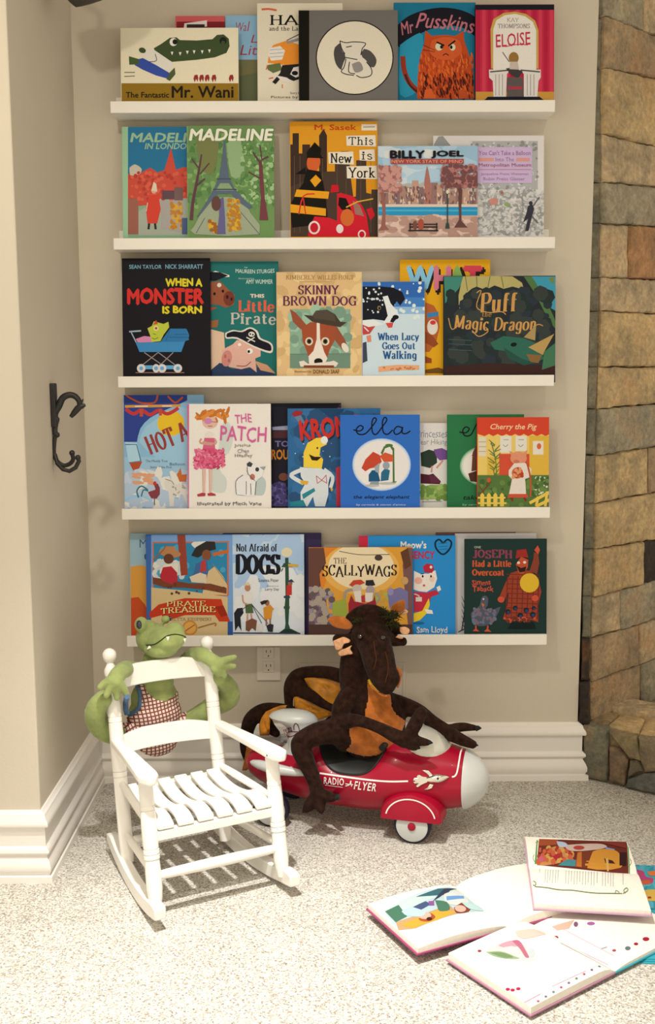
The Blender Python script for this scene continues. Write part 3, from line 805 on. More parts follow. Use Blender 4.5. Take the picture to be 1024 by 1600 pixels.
# backrest: grey mushroom-topped pillar
mb = MB()
cap = [(0, .070), (.010, .074), (.020, .072), (.029, .060), (.035, .040), (.0375, .001)]
b0 = cw(-.168, 0, 0)
def ring(x, z, rx, rn, n=28): return [cw(x + rx*math.cos(2*math.pi*j/n), rn*math.sin(2*math.pi*j/n), z) for j in range(n)]
def stack(mb, rings):
    n = len(rings[0]); vs = [p for r_ in rings for p in r_]
    fs = [(i*n+j, i*n+(j+1) % n, (i+1)*n+(j+1) % n, (i+1)*n+j) for i in range(len(rings)-1) for j in range(n)]
    mb.add(vs, fs + [list(range(n))[::-1], [(len(rings)-1)*n+j for j in range(n)]])
stack(mb, [ring(-.140, .175, .075, .05), ring(-.140, .205, .047, .042), ring(-.142, .235, .040, .036), ring(-.146, .252, .041, .038), ring(-.155, .264, .052, .036), ring(-.166, .272, .068, .040), ring(-.170, .278, .070, .041),
           ring(-.170, .287, .062, .036), ring(-.168, .294, .046, .028), ring(-.166, .298, .018, .012)])
back = mb.build('backrest', M['greyplas'], car, smooth=True)
bvb = BVHTree.FromPolygons([v.co.copy() for v in back.data.vertices], [tuple(p.vertices) for p in back.data.polygons])
def surf(bv, px, py, lift, n_off):
    h = bv.ray_cast(CAM, ray(px, py).normalized())
    if h[0] is None: return cpx(px, py, n_off)
    n = h[1] if h[1].dot(CAM - h[0]) > 0 else -h[1]
    return h[0] + n*lift
def ribbon(name, pts, wd, mtl, hit, parent, per=8, wd_axis=None):
    """Thin painted line along pixels, wd pixels wide, lying on a surface."""
    c = catmull(pts, per) if per else pts; mb = MB(); n = len(c); vs = []
    for i, p in enumerate(c):
        a, b_ = c[max(i-1, 0)], c[min(i+1, n-1)]; dx, dy = b_[0]-a[0], b_[1]-a[1]; d = math.hypot(dx, dy) or 1
        vs += [hit(p[0] - dy/d*wd/2, p[1] + dx/d*wd/2), hit(p[0] + dy/d*wd/2, p[1] - dx/d*wd/2)]
    mb.add(vs, [(2*i, 2*i+1, 2*i+3, 2*i+2) for i in range(n-1)]); return mb.build(name, mtl, parent)
def lettering(name, text, x0, y0, x1, y1, mtl, hit, parent, rot=0, shear=0, bold=0):
    vs, fs = glyphs(text, 0, shear, 1.15); ax, bx = min(v[0] for v in vs), max(v[0] for v in vs); ay, by = min(v[1] for v in vs), max(v[1] for v in vs)
    cx, cy = (x0+x1)/2, (y0+y1)/2; c, q = math.cos(R(rot)), math.sin(R(rot)); mb = MB()
    for k_, (du, dv) in enumerate(((0, 0), (bold, 0), (-bold, 0), (0, bold), (0, -bold)) if bold else ((0, 0),)):
        out = []
        for u, v in vs:
            X = x0 + (x1-x0)*(u+du-ax)/(bx-ax) - cx; Y = y1 - (y1-y0)*(v+dv-ay)/(by-ay) - cy
            p = hit(cx + X*c - Y*q, cy + X*q + Y*c); out.append(p + (CAM - p).normalized()*2e-5*k_)
        mb.add(out, fs)
    return mb.build(name, mtl, parent)
maroon = mat('maroon_print', (.13, .01, .03), .5, .4, var=(40, .1))
hb_ = lambda x, y: surf(bvb, x, y, .0008, -.06)
lettering('lettering', 'retro', 443.5, 1136.5, 456.5, 1145, maroon, hb_, back, rot=-22, bold=.02)
def kx(x, y): return (380 + x/5.69, 1000 + y/5.69)
ribbon('orbit_emblem', [kx(*p) for p in ((392, 832), (420, 815), (470, 815), (505, 818))], 1.3, maroon, hb_, back)
ribbon('orbit_emblem', [kx(*p) for p in ((455, 800), (452, 765), (465, 742), (485, 752), (498, 785), (500, 815))], 1.3, maroon, hb_, back)
ribbon('orbit_emblem', [kx(*p) for p in ((392, 832), (393, 850), (415, 860), (450, 850), (480, 825))], 1.3, maroon, hb_, back)
mb = MB(); mb.ell(hb_(*kx(404, 860)), .0028, None, 10, 8); mb.build('orbit_emblem', maroon, back)
# side pods
for sgn in (-1, 1):
    mb = MB(); pr = [(-.262, .004), (-.255, .012), (-.235, .019), (-.205, .0225), (-.17, .0215), (-.13, .016), (-.10, .010), (-.075, .006), (-.065, .001)]
    mb.tube([cw(x, sgn*(.100 + .016*math.sin((x+.262)/.2*math.pi)), .176 - .085*(x+.26)*1.0) for x, r in pr], [r*.66 for x, r in pr], 20)
    pd = mb.build('side_pod', M['greyplas'], car, smooth=True)
    for xs_, n0_ in ((-.235, .06), (-.15, .07)):
        mb = MB(); mb.tube([cw(xs_, sgn*n0_, .16), cw(xs_, sgn*.106, .167)], .006, 10); mb.build('pod_strut', M['greyplas'], pd, smooth=True)
# painted lines and lettering on the near flank
wl = M['white']
ribbon('white_stripe', [(500, 1208), (540, 1214), (580, 1219), (610, 1221), (638, 1220.5)], 2.6, wl, on_body, car)
ribbon('white_stripe', [(706.5, 1214), (711, 1212.5), (714.5, 1206), (717.5, 1190), (720, 1176), (723, 1169)], 2.4, wl, on_body, car)
on_letters = lambda x, y: on_body(x, y, .0024)
lettering('lettering', 'RADIO', 506.5, 1215.5, 538, 1225.5, wl, on_letters, car, rot=5, bold=.018, shear=-.1)
lettering('lettering', 'FLYER', 554, 1222.5, 588, 1234, wl, on_letters, car, rot=6, bold=.018, shear=.15)
ribbon('lettering', [(540, 1228), (546, 1226), (549, 1220)], 1.4, wl, on_body, car); ribbon('lettering', [(540, 1224.5), (552, 1226)], 1.4, wl, on_body, car); ribbon('lettering', [(548, 1220), (550, 1229)], 1.2, wl, on_body, car)
ribbon('lettering', [(508, 1226.5), (536, 1230)], .9, wl, on_body, car)
# chrome rocket badge
def bx_(x, y, l=.003): return on_body(560 + x/4.655, 1060 + y/4.655, l)
mb = MB()
a_, b_ = bx_(500, 735, .004), bx_(658, 718, .004)
tt = [(0, .006), (.15, .0085), (.4, .0115), (.65, .010), (.85, .006), (1, .0008)]
mb.tube([a_.lerp(b_, t) for t, r in tt], [r*1.05 for t, r in tt], 16)
badge = mb.build('rocket_badge', M['chrome'], car, smooth=True)
for fin in ([(465, 670), (490, 668), (520, 680), (540, 700), (520, 712), (498, 690)], [(480, 805), (500, 806), (535, 795), (548, 770), (520, 765), (505, 790)],
            [(505, 718), (470, 712), (440, 700), (425, 712), (432, 722), (405, 725), (400, 740), (418, 745), (400, 752), (412, 764), (440, 760), (420, 780), (432, 790), (465, 770), (505, 752)]):
    mb = MB(); bot = [bx_(x, y, .0008) for x, y in fin]; top = [bx_(x, y, .0042) for x, y in fin]; n = len(bot)
    mb.add(bot + top, [list(range(n))[::-1], list(range(n, 2*n))] + [(i, (i+1) % n, n+(i+1) % n, n+i) for i in range(n)])
    mb.build('badge_fin', M['chrome'], badge, bevel=.0008)
mb = MB(); mb.ell(bx_(578, 725, .016), (.0028, .0035, .0028), None, 10, 8); mb.build('badge_window', M['dark'], badge)
# wheels: arches, dark tyres, white discs, red caps
for x, z_, r in ((.190, .049, .049), (-.203, .050, .050)):
    for sgn in (-1, 1):
        n0 = sgn*.112; nin = sgn*.086
        c0, c1 = cw(x, n0, z_), cw(x, nin, z_)
        mb = MB(); mb.tube([c0.lerp(c1, t) for t in (0, .12, .88, 1)], [r*.93, r, r, r*.93], 36); wh = mb.build('wheel', M['tyre'], car, smooth=True)
        mb = MB(); e = (c0 - c1).normalized(); mb.tube([c0 - e*.002, c0 + e*.003, c0 + e*.0045], [r*.86, r*.86, r*.80], 36); mb.build('wheel_disc', M['greyplas'], wh, smooth=True)
        mb = MB(); mb.tube([c0 + e*.004, c0 + e*.008, c0 + e*.010], [.011, .010, .006], 20); mb.build('hub_cap', M['red'], wh, smooth=True)
for sgn in (-1, 1):
    mb = MB(); prof = []; n = 24
    outer, inner = [], []
    for i in range(n + 1):
        a = math.pi * i / n; cx_, cz_ = math.cos(a), math.sin(a)
        outer.append((.187 + .082*cx_, .066 + .070*(cz_**.85)))
    ys = [(.122, .90), (.119, .97), (.112, 1.0), (.05, 1.04)]
    vs = []
    for nn, sc in ys:
        for (x, z) in outer: vs.append(cw(.187 + (x-.187)*sc, sgn*nn, .066 + (z-.066)*sc))
    k = n + 1
    fs = [(r_*k+i, r_*k+i+1, (r_+1)*k+i+1, (r_+1)*k+i) for r_ in range(3) for i in range(n)] + [list(range(k))] + [[3*k+i for i in range(k)]] + [(0, k, k+n, n), (k, 2*k, 2*k+n, k+n), (2*k, 3*k, 3*k+n, 2*k+n)]
    mb.add(vs, fs); ar = mb.build('wheel_arch', M['red'], car, smooth=True)
    st = []
    for i in range(25):
        a = math.pi*(.06 + .88*i/24); st.append((.187 + .066*math.cos(a), .070 + .056*math.sin(a)))
    mb = MB(); vs = []
    for x, z in st:
        dx, dz = (x-.187), (z-.070); d = math.hypot(dx, dz)
        for o in (-.0018, .0018): vs.append(cw(x + dx/d*o, sgn*.1226, z + dz/d*o))
    mb.add(vs, [(2*i, 2*i+1, 2*i+3, 2*i+2) for i in range(24)]); mb.build('arch_stripe', M['white'], ar)
    for xa_ in (-.203, .19):
        mb = MB(); mb.tube([cw(xa_, sgn*.086, .05), cw(xa_, sgn*.03, .085)], .012, 10); mb.build('axle', M['blackplas'], car, smooth=True)
# foot peg and dark steering grip
mb = MB(); mb.tube([cpx(520, 1244, -.095), cpx(528, 1246, -.13)], [.010, .008], 12); mb.build('foot_peg', M['blackplas'], car, smooth=True)
mb = MB(); mb.tube([cw(.10, -.075, .240), cw(.11, -.03, .250), cw(.11, .03, .250), cw(.10, .075, .240)], .009, 12); mb.tube([cw(.11, 0, .25), cw(.15, 0, .225)], .011, 12); mb.build('handlebar', M['blackplas'], car, smooth=True)

# ================================================================== BROWN PLUSH DRAGON ASTRIDE THE RIDE-ON
dr = thing('plush_dragon', 'dark brown plush dragon with orange belly, sitting astride the red rocket ride-on', 'plush toy', cw(.0, 0, .18), placed=True)
def dp(x, y, n, r): p = cpx(x, y, n); return (p.x, p.y, p.z, r)
B = []
B += limb([dp(576, 1164, .0, .062), dp(578, 1140, 0, .078), dp(575, 1112, 0, .066), dp(562, 1085, 0, .050), dp(553, 1058, -.005, .041), dp(553, 1030, -.01, .037), dp(560, 1003, -.01, .038)])
B += limb([dp(592, 1160, -.005, .058), dp(600, 1130, 0, .062), dp(594, 1104, .0, .050)])
B += limb([dp(573, 980, -.01, .045), dp(580, 992, -.03, .047), dp(588, 1015, -.055, .045), dp(594, 1038, -.073, .0425), dp(600, 1058, -.082, .036), dp(605, 1072, -.086, .024)])
B += limb([dp(552, 968, -.015, .022), dp(566, 960, -.015, .025), dp(584, 959, -.015, .025), dp(602, 966, -.01, .020)]) + limb([dp(612, 1046, -.075, .014), dp(617, 1060, -.078, .015), dp(613, 1070, -.08, .012)])
B += limb([dp(570, 968, 0, .030), dp(590, 966, 0, .030)])
B += limb([dp(558, 995, -.045, .017), dp(566, 992, -.062, .015)]) + limb([dp(600, 990, -.03, .020), dp(612, 1000, -.01, .017), dp(630, 1002, 0, .012)])
# arms
B += limb([dp(546, 1088, -.045, .030), dp(535, 1110, -.065, .030), dp(536, 1126, -.085, .023), dp(560, 1126, -.105, .0165), dp(590, 1136, -.12, .0155), dp(618, 1150, -.12, .019), dp(634, 1157, -.115, .022)])
B += limb([dp(536, 1120, -.06, .030), dp(534, 1150, -.065, .030), dp(540, 1163, -.06, .022)])
for q in ([(640, 1155, .016), (655, 1158, .013), (667, 1160, .010)], [(640, 1148, .017), (650, 1130, .019), (660, 1112, .015)], [(634, 1160, .014), (644, 1166, .012), (650, 1168, .009)]):
    B += limb([dp(x, y, -.115, r) for x, y, r in q])
B += limb([dp(608, 1098, .02, .030), dp(632, 1104, .03, .026), dp(655, 1112, .03, .021), dp(676, 1128, .02, .019), dp(698, 1143, .01, .020), dp(708, 1148, .01, .019)])
B += limb([dp(700, 1140, .02, .014), dp(722, 1136, .035, .013), (*dp(740, 1137, .04, 0)[:3], .009), (*dp(745, 1138, .04, 0)[:3], .007)]) + limb([dp(706, 1148, .0, .019), dp(724, 1157, -.005, .016), dp(739, 1163, -.01, .012)])
# legs
B += limb([dp(552, 1146, -.05, .040), dp(518, 1143, -.09, .034), dp(490, 1149, -.115, .0300), dp(470, 1163, -.125, .028), dp(475, 1182, -.130, .026), dp(484, 1202, -.135, .0225), dp(493, 1225, -.138, .0195), dp(496, 1242, -.140, .021)])
for q in ([(494, 1246, .019), (484, 1257, .017), (478, 1265, .010)], [(498, 1248, .019), (500, 1258, .016), (502, 1266, .010)], [(502, 1242, .018), (514, 1245, .015), (522, 1247, .010)]):
    B += limb([dp(x, y, -.142 - i*.008, r) for i, (x, y, r) in enumerate(q)])
l2 = [(-.02, .05, .215, .042), (-.07, .10, .225, .036), (-.09, .135, .20, .032), (-.075, .140, .15, .024), (-.05, .140, .10, .021), (-.02, .15, .085, .017)]
B += limb([(*cw(x, n, z), r) for x, n, z, r in l2])
dbody = organic('body', B, M['brown'], dr, .0042, 3)
c6 = lambda x, y: (370 + x/2.4975, 930 + y/2.4975)
patch(dbody, 'belly', M['orange'], dr, [c6(*p) for p in ((508, 330), (600, 392), (606, 440), (622, 466), (658, 490), (640, 540), (600, 596), (555, 622), (500, 628), (425, 605), (446, 580), (436, 512), (500, 505), (497, 470), (512, 400))], .0030, far=lambda c: (c - CO).dot(CN) > -.1 and c.z > .17)
dbv = BVHTree.FromPolygons([v.co.copy() for v in dbody.data.vertices], [tuple(p.vertices) for p in dbody.data.polygons])
def c6h(x, y, l=.001, n=-.08): return surf(dbv, *c6(x, y), l, n)
# seams down the face
seam = mat('rust_seam', (.085, .03, .012), .9, .1, var=(60, .2))
for pts in (((535, 290), (545, 250), (540, 215), (535, 180)), ((580, 220), (590, 260), (590, 300), (580, 340))):
    mb = MB(); mb.tube([c6h(*p, .0004) for p in catmull(list(pts), 5)], .0010, 6); mb.build('seam', seam, dr)
# yellow mouth lining and strap loop
mb = MB(); mb.tube([c6h(x, y, .003) for x, y in ((512, 330), (520, 345), (532, 362), (545, 372), (556, 380))], [.004, .007, .008, .007, .004], 10); mb.build('mouth_lining', M['yellow'], dr, smooth=True)
mb = MB(); mb.tube([cpx(*c6(x, y), -.04) for x, y in ((622, 285), (634, 292), (637, 310), (634, 335), (628, 360))], [.004, .006, .006, .005, .003], 8); mb.build('mouth_lining', M['orange'], dr, smooth=True)
# ears, horn fins, eye, hair
def leaf(name, px, n, thick, mt, parent):
    mb = MB(); c = catmull([p for p in px] + [px[0]], 5)[:-1]; k = len(c); cx_ = sum(p[0] for p in c)/k; cy_ = sum(p[1] for p in c)/k; vs = []
    for f_, o in ((1, 0), (.9, 1), (.55, 1.3)):
        for x, y in c: vs.append(cpx(cx_ + (x-cx_)*f_, cy_ + (y-cy_)*f_, n - thick*.5*o))
    for f_, o in ((.9, 1), (.55, 1.3)):
        for x, y in c: vs.append(cpx(cx_ + (x-cx_)*f_, cy_ + (y-cy_)*f_, n + thick*.5*o))
    fs = []
    for a, b in ((0, 1), (1, 2), (0, 3), (3, 4)):
        for j in range(k): fs.append((a*k+j, a*k+(j+1) % k, b*k+(j+1) % k, b*k+j))
    fs += [[2*k+j for j in range(k)], [4*k+j for j in range(k)]]
    mb.add(vs, fs); return mb.build(name, mt, parent, smooth=True)
e3 = lambda x, y: (490 + x/6.02, 930 + y/6.02)
leaf('ear', [e3(*p) for p in ((128, 225), (178, 196), (260, 198), (335, 238), (372, 295), (335, 322), (250, 314), (178, 287))], -.040, .014, M['orange'], dr)
leaf('ear', [e3(*p) for p in ((720, 148), (740, 95), (800, 55), (850, 42), (866, 75), (860, 130), (810, 160), (750, 165))], .03, .014, M['orange'], dr)
leaf('ear', [e3(*p) for p in ((800, 140), (860, 130), (892, 155), (860, 185), (815, 175))], .035, .010, M['peach'], dr)
B = limb([dp(*e3(400, 420), -.03, .020), dp(*e3(300, 430), -.035, .019), dp(*e3(225, 415), -.035, .015)]) + limb([dp(*e3(420, 540), -.03, .018), dp(*e3(340, 545), -.035, .014)]) 
organic('horn', B, M['brown'], dr, .0035, 2)
B = limb([dp(*e3(720, 410), 0, .018), dp(*e3(790, 430), 0, .013), dp(*e3(850, 440), 0, .011)]) + limb([dp(*e3(740, 300), 0, .018), dp(*e3(800, 320), .0, .014)])
organic('horn', B, M['brown'], dr, .0035, 2)
for pts, n in ((((185, 430), (240, 405), (290, 392), (345, 420), (338, 445), (290, 460), (262, 505), (215, 515), (196, 470)), -.055), (((228, 545), (250, 512), (300, 500), (362, 470), (350, 505), (372, 550), (320, 560), (255, 572)), -.050), (((810, 300), (870, 298), (905, 325), (895, 360), (850, 372), (815, 345)), -.016), (((770, 395), (800, 375), (845, 400), (820, 412)), -.016)):
    leaf('cheek_fin', [e3(*p) for p in pts], n, .010, M['peach'], dr)
ec = surf(dbv, *e3(443, 388), .001, -.08)
mb = MB(); mb.ell(ec, .0075, None, 16, 10); ey = mb.build('eye', M['eyebrown'], dr, smooth=True)
ec = surf(dbv, *e3(650, 400), .001, -.06); mb = MB(); mb.ell(ec, .0075, None, 16, 10); mb.build('eye', M['eyebrown'], dr, smooth=True)
rn = random.Random(5)
def fur(name, clumps, mt, parent, n=90, ln=.03):
    mb = MB()
    for (x, y, nn, rad, dx, dz) in clumps:
        for _ in range(n):
            p = cpx(x + rn.gauss(0, rad), y + rn.gauss(0, rad*.7), nn + rn.gauss(0, .012)); L = ln*rn.uniform(.5, 1.2)
            d = (CX*(dx + rn.gauss(0, .5)) + CN*rn.gauss(-.2, .5) + Vector((0, 0, dz + rn.gauss(0, .45)))).normalized()
            q = p + d*L*.5 + Vector((0, 0, .002)); e_ = p + d*L + Vector((0, 0, -.003))
            mb.tube([p, q, e_], [.0010, .0008, .0002], 3, cap=False)
    return mb.build(name, mt, parent)
fur('hair_tuft', [(606, 964, -.02, 4.5, .3, .6), (615, 963, -.005, 4, .6, .5), (612, 974, -.02, 4, .5, -.1), (597, 957, -.01, 3, .2, .7)], M['hair'], dr, 130, .017)
fur('hair_tuft', [(560, 971, -.042, 3, -.4, .4)], M['hair'], dr, 130, .015)
# claws
for (x, y, n), (x2, y2) in (((667, 1160, -.115), (677, 1161)), ((744, 1138, .04), (753, 1138)), ((738, 1163, -.01), (748, 1165)), ((522, 1247, -.158), (530, 1248)), ((478, 1264, -.158), (473, 1270)), ((502, 1265, -.158), (503, 1272)), ((651, 1167, -.115), (657, 1170))):
    mb = MB(); mb.tube([cpx(x, y, n), cpx((x+x2)/2, (y+y2)/2 - .6, n), cpx(x2, y2, n)], [.0085, .006, .0008], 10); mb.build('claw', M['dark'] if False else mat('claw_felt', (.015, .012, .012), .8, .2, var=(50, .2)), dr, smooth=True)
# folded wing with golden panels
k2 = lambda x, y: (380 + x/5.69, 1000 + y/5.69)
W = lambda x, y, n, r: dp(*k2(x, y), n, r)
B = limb([W(900, 330, .035, .020), W(760, 290, .05, .0185), (*W(600, 285, .06, 0)[:3], .0175), W(480, 320, .065, .020), W(420, 400, .065, .0185), W(405, 500, .06, .0145), W(410, 600, .055, .012)])
B += limb([W(470, 360, .06, .024), W(520, 440, .055, .0225), W(620, 500, .05, .018), W(700, 560, .045, .013), W(790, 605, .04, .011), W(840, 630, .03, .010)]) + limb([W(430, 430, .06, .02), W(470, 460, .058, .018)])
organic('wing', B, M['brown'], dr, .004, 3)
def sheet(name, pts, n, mt, parent, wob=.004, th=.003):
    mb = MB(); c = [k2(*p) for p in pts]; k = len(c); cx_ = sum(p[0] for p in c)/k; cy_ = sum(p[1] for p in c)/k; vs = []; rn2 = random.Random(len(pts)); fs = []; L = 5
    for i in range(L):
        f_ = 1 - i/L
        for x, y in c: vs.append(cpx(cx_ + (x-cx_)*f_, cy_ + (y-cy_)*f_, n + rn2.uniform(-wob, wob)*(i > 0)))
    vs.append(cpx(cx_, cy_, n))
    for i in range(L-1):
        for j in range(k): fs.append((i*k+j, i*k+(j+1) % k, (i+1)*k+(j+1) % k, (i+1)*k+j))
    for j in range(k): fs.append(((L-1)*k+j, (L-1)*k+(j+1) % k, L*k))
    mb.add(vs, fs); o = mb.build(name, mt, parent, smooth='all'); s_ = o.modifiers.new('t', 'SOLIDIFY'); s_.thickness = th; return o
sheet('wing_membrane', ((535, 330), (620, 325), (720, 335), (830, 360), (930, 385), (910, 470), (850, 560), (800, 600), (740, 560), (660, 490), (590, 430)), .05, M['gold'], dr)
sheet('wing_membrane', ((450, 490), (520, 510), (600, 550), (700, 595), (800, 640), (770, 680), (690, 700), (610, 720), (540, 680), (480, 640), (452, 580)), .048, M['gold'], dr)
# tail curling behind the backrest, with a golden fringe
B = limb([dp(470, 1115, .05, .016), dp(440, 1108, .075, .017), dp(412, 1110, .085, .021), dp(393, 1124, .085, .023), dp(386, 1145, .085, .020), dp(384, 1170, .085, .017), dp(390, 1192, .085, .012)])
B += limb([dp(412, 1118, .085, .022), dp(420, 1135, .085, .018), dp(432, 1146, .08, .012)])
organic('tail', B, M['brown'], dr, .004, 3)
sheet('tail_fringe', ((400, 580), (330, 585), (270, 605), (200, 640), (165, 690), (140, 760), (150, 850), (230, 850), (215, 800), (195, 740), (200, 690), (250, 660), (285, 635), (370, 600)), .045, M['gold'], dr, .002)
sheet('tail_fringe', ((20, 950), (70, 960), (110, 1010), (115, 1060), (80, 1120), (30, 1160), (-10, 1160), (5, 1090), (20, 1020)), .07, M['orange'], dr, .002)

# ================================================================== GREEN PLUSH CROCODILE HANGING ON THE CHAIR BACK
cb = Vector((-math.sin(CH_A), math.cos(CH_A), 0))
cr_ = thing('plush_crocodile', 'green plush crocodile in checked romper clinging to the rocking chair back', 'plush toy', chw(0, .40, .25), placed=True)
def gp(x, y, yl): return on_plane(x, y, CH_O + cb*yl, cb)
def gq(x, y, yl, r): p = gp(x, y, yl); return (p.x, p.y, p.z, r)
rc = Matrix.Rotation(CH_A, 3, 'Z')
g5 = lambda x, y: (120 + x/2.844, 940 + y/2.844)
B = []
B += limb([gq(243, 1034, .415, .036), gq(241, 1052, .42, .042)])
B += [(gp(242, 1065, .42), (.052, .042, .045), rc), (gp(241, 1090, .42), (.064, .050, .055), rc), (gp(241, 1115, .42), (.073, .055, .055), rc), (gp(242, 1140, .42), (.072, .055, .052), rc), (gp(246, 1158, .42), (.052, .045, .036), rc)]
B += [(gp(238, 997, .415), (.044, .042, .042), rc), (gp(255, 999, .385), (.050, .045, .033), rc), (gp(264, 1000, .365), (.042, .040, .030), rc), (gp(252, 1013, .385), (.046, .045, .024), rc), (gp(275, 996, .36), (.026, .028, .022), rc)]
B += [(gp(221, 976, .405), (.018, .019, .021), rc), (gp(259, 968, .42), (.012, .012, .011), rc), (gp(273, 986, .375), (.026, .030, .024), rc), (gp(232, 978, .41), (.022, .02, .016), rc)]
B += limb([gq(212, 1050, .405, .026), gq(199, 1046, .375, .023), gq(191, 1048, .325, .021), gq(183, 1056, .300, .021), gq(178, 1066, .295, .021)])
for q in ([(172, 1064), (163, 1068), (156, 1074)], [(173, 1072), (169, 1080), (166, 1087)], [(181, 1073), (182, 1082), (183, 1091)], [(187, 1068), (194, 1077), (198, 1086)]):
    B += limb([gq(x, y, .290, r) for (x, y), r in zip(q, (.0120, .0095, .0080))])
B += limb([gq(290, 1036, .405, .024), gq(302, 1024, .38, .021), gq(316, 1023, .335, .019), gq(330, 1031, .305, .018), gq(342, 1039, .295, .019)])
for q in ([(347, 1034), (357, 1030), (367, 1027)], [(348, 1040), (357, 1041), (366, 1041)], [(343, 1045), (348, 1050), (351, 1056)], [(336, 1045), (339, 1050), (341, 1054)]):
    B += limb([gq(x, y, .290, r) for (x, y), r in zip(q, (.0120, .0095, .0080))])
B += limb([gq(215, 1150, .41, .032), gq(190, 1148, .395, .030), gq(163, 1140, .375, .029), gq(150, 1122, .355, .029), gq(152, 1104, .340, .026), gq(164, 1090, .325, .022)])
B += limb([gq(275, 1140, .41, .030), gq(305, 1122, .395, .027), gq(335, 1103, .375, .029), gq(357, 1090, .36, .030), gq(357, 1074, .345, .026), gq(343, 1058, .325, .021)])
crb = organic('body', B, M['croc'], cr_, .0033, 2)
gbv = BVHTree.FromPolygons([v.co.copy() for v in crb.data.vertices], [tuple(p.vertices) for p in crb.data.polygons])
def gh(x, y, l=.001): return surf2(gbv, *g5(x, y), l)
def surf2(bv, px, py, l):
    h = bv.ray_cast(CAM, ray(px, py).normalized())
    if h[0] is None: return gp(px, py, .37)
    n = h[1] if h[1].dot(CAM - h[0]) > 0 else -h[1]
    return h[0] + n*l
# checked romper
m = bpy.data.materials.new('checked_cotton'); m.use_nodes = True; nt = m.node_tree; b = nt.nodes['Principled BSDF']; b.inputs['Roughness'].default_value = .9
tc = nt.nodes.new('ShaderNodeTexCoord'); mp = nt.nodes.new('ShaderNodeMapping'); mp.inputs['Rotation'].default_value = (0, R(8), -CH_A)
nt.links.new(tc.outputs['Object'], mp.inputs['Vector']); sx = nt.nodes.new('ShaderNodeSeparateXYZ'); nt.links.new(mp.outputs[0], sx.inputs[0])
masks = []
for ax in (0, 2):
    d_ = nt.nodes.new('ShaderNodeMath'); d_.operation = 'MULTIPLY'; d_.inputs[1].default_value = 1/.0098; nt.links.new(sx.outputs[ax], d_.inputs[0])
    f_ = nt.nodes.new('ShaderNodeMath'); f_.operation = 'FRACT'; nt.links.new(d_.outputs[0], f_.inputs[0])
    g_ = nt.nodes.new('ShaderNodeMath'); g_.operation = 'LESS_THAN'; g_.inputs[1].default_value = .34; nt.links.new(f_.outputs[0], g_.inputs[0]); masks.append(g_)
mxm = nt.nodes.new('ShaderNodeMath'); mxm.operation = 'MAXIMUM'; nt.links.new(masks[0].outputs[0], mxm.inputs[0]); nt.links.new(masks[1].outputs[0], mxm.inputs[1])
mixc = nt.nodes.new('ShaderNodeMix'); mixc.data_type = 'RGBA'; mixc.inputs['A'].default_value = (.80, .66, .54, 1); mixc.inputs['B'].default_value = (.20, .045, .055, 1)
nt.links.new(mxm.outputs[0], mixc.inputs['Factor']); nt.links.new(mixc.outputs['Result'], b.inputs['Base Color'])
core = lambda c: abs((c - CH_O).dot(cb) - .42) < .075 and (c - (CH_O + cb*.42)).dot(Vector((math.cos(CH_A), math.sin(CH_A), 0))) > -.115
patch(crb, 'romper', m, cr_, [g5(*p) for p in ((278, 370), (300, 365), (312, 400), (345, 432), (390, 442), (430, 425), (452, 385), (455, 345), (480, 350), (490, 440), (488, 540), (460, 700), (300, 700), (205, 560), (205, 520), (250, 505), (280, 460))], .003, around=True, far=core)
mb = MB(); mb.tube([gh(x, y, .003) for x, y in catmull([(272, 372), (283, 415), (280, 465), (258, 492), (235, 502)], 5)], .0055, 8); mb.build('piping', M['navy'], cr_, smooth=True)
mb = MB(); mb.tube([gh(x, y, .002) for x, y in ((222, 420), (217, 450), (218, 480), (224, 500))], .007, 8); mb.build('piping', M['navy'], cr_, smooth=True)
# mouth seam, teeth, eyes
dk = mat('dark_stitch', (.03, .045, .015), .9, .1, var=(50, .2))
mb = MB(); mb.tube([gh(x, y, .0006) for x, y in catmull([(310, 193), (345, 190), (375, 172), (400, 154), (435, 146), (465, 150), (484, 158)], 5)], .0015, 6); mb.build('mouth_seam', dk, cr_)
for x, y, s_ in ((405, 160, 1), (326, 202, -.1), (478, 166, .8)):
    p = gh(x, y, .0015)
    mb = MB(); dn = Vector((0, -.15, -1)).normalized()
    if s_ < 0: p2 = p + Vector((-.006, -.004, -.004))
    else: p2 = p + dn*.010*s_
    mb.tube([p + (p - p2)*.2, p, p2], [.0042, .0045, .0008], 10); mb.build('tooth', M['tooth'], cr_, smooth=True)
mb = MB(); ep = gh(273, 103, -.004); mb.ell(ep, (.0075, .010, .0115), rc, 16, 12); mb.build('eye', M['eye'], cr_, smooth=True)
mb = MB(); mb.ell(gp(259, 968, .42) + Vector((.0095, .004, .002)), (.005, .007, .007), rc, 16, 12); mb.build('eye', M['eye'], cr_, smooth=True)

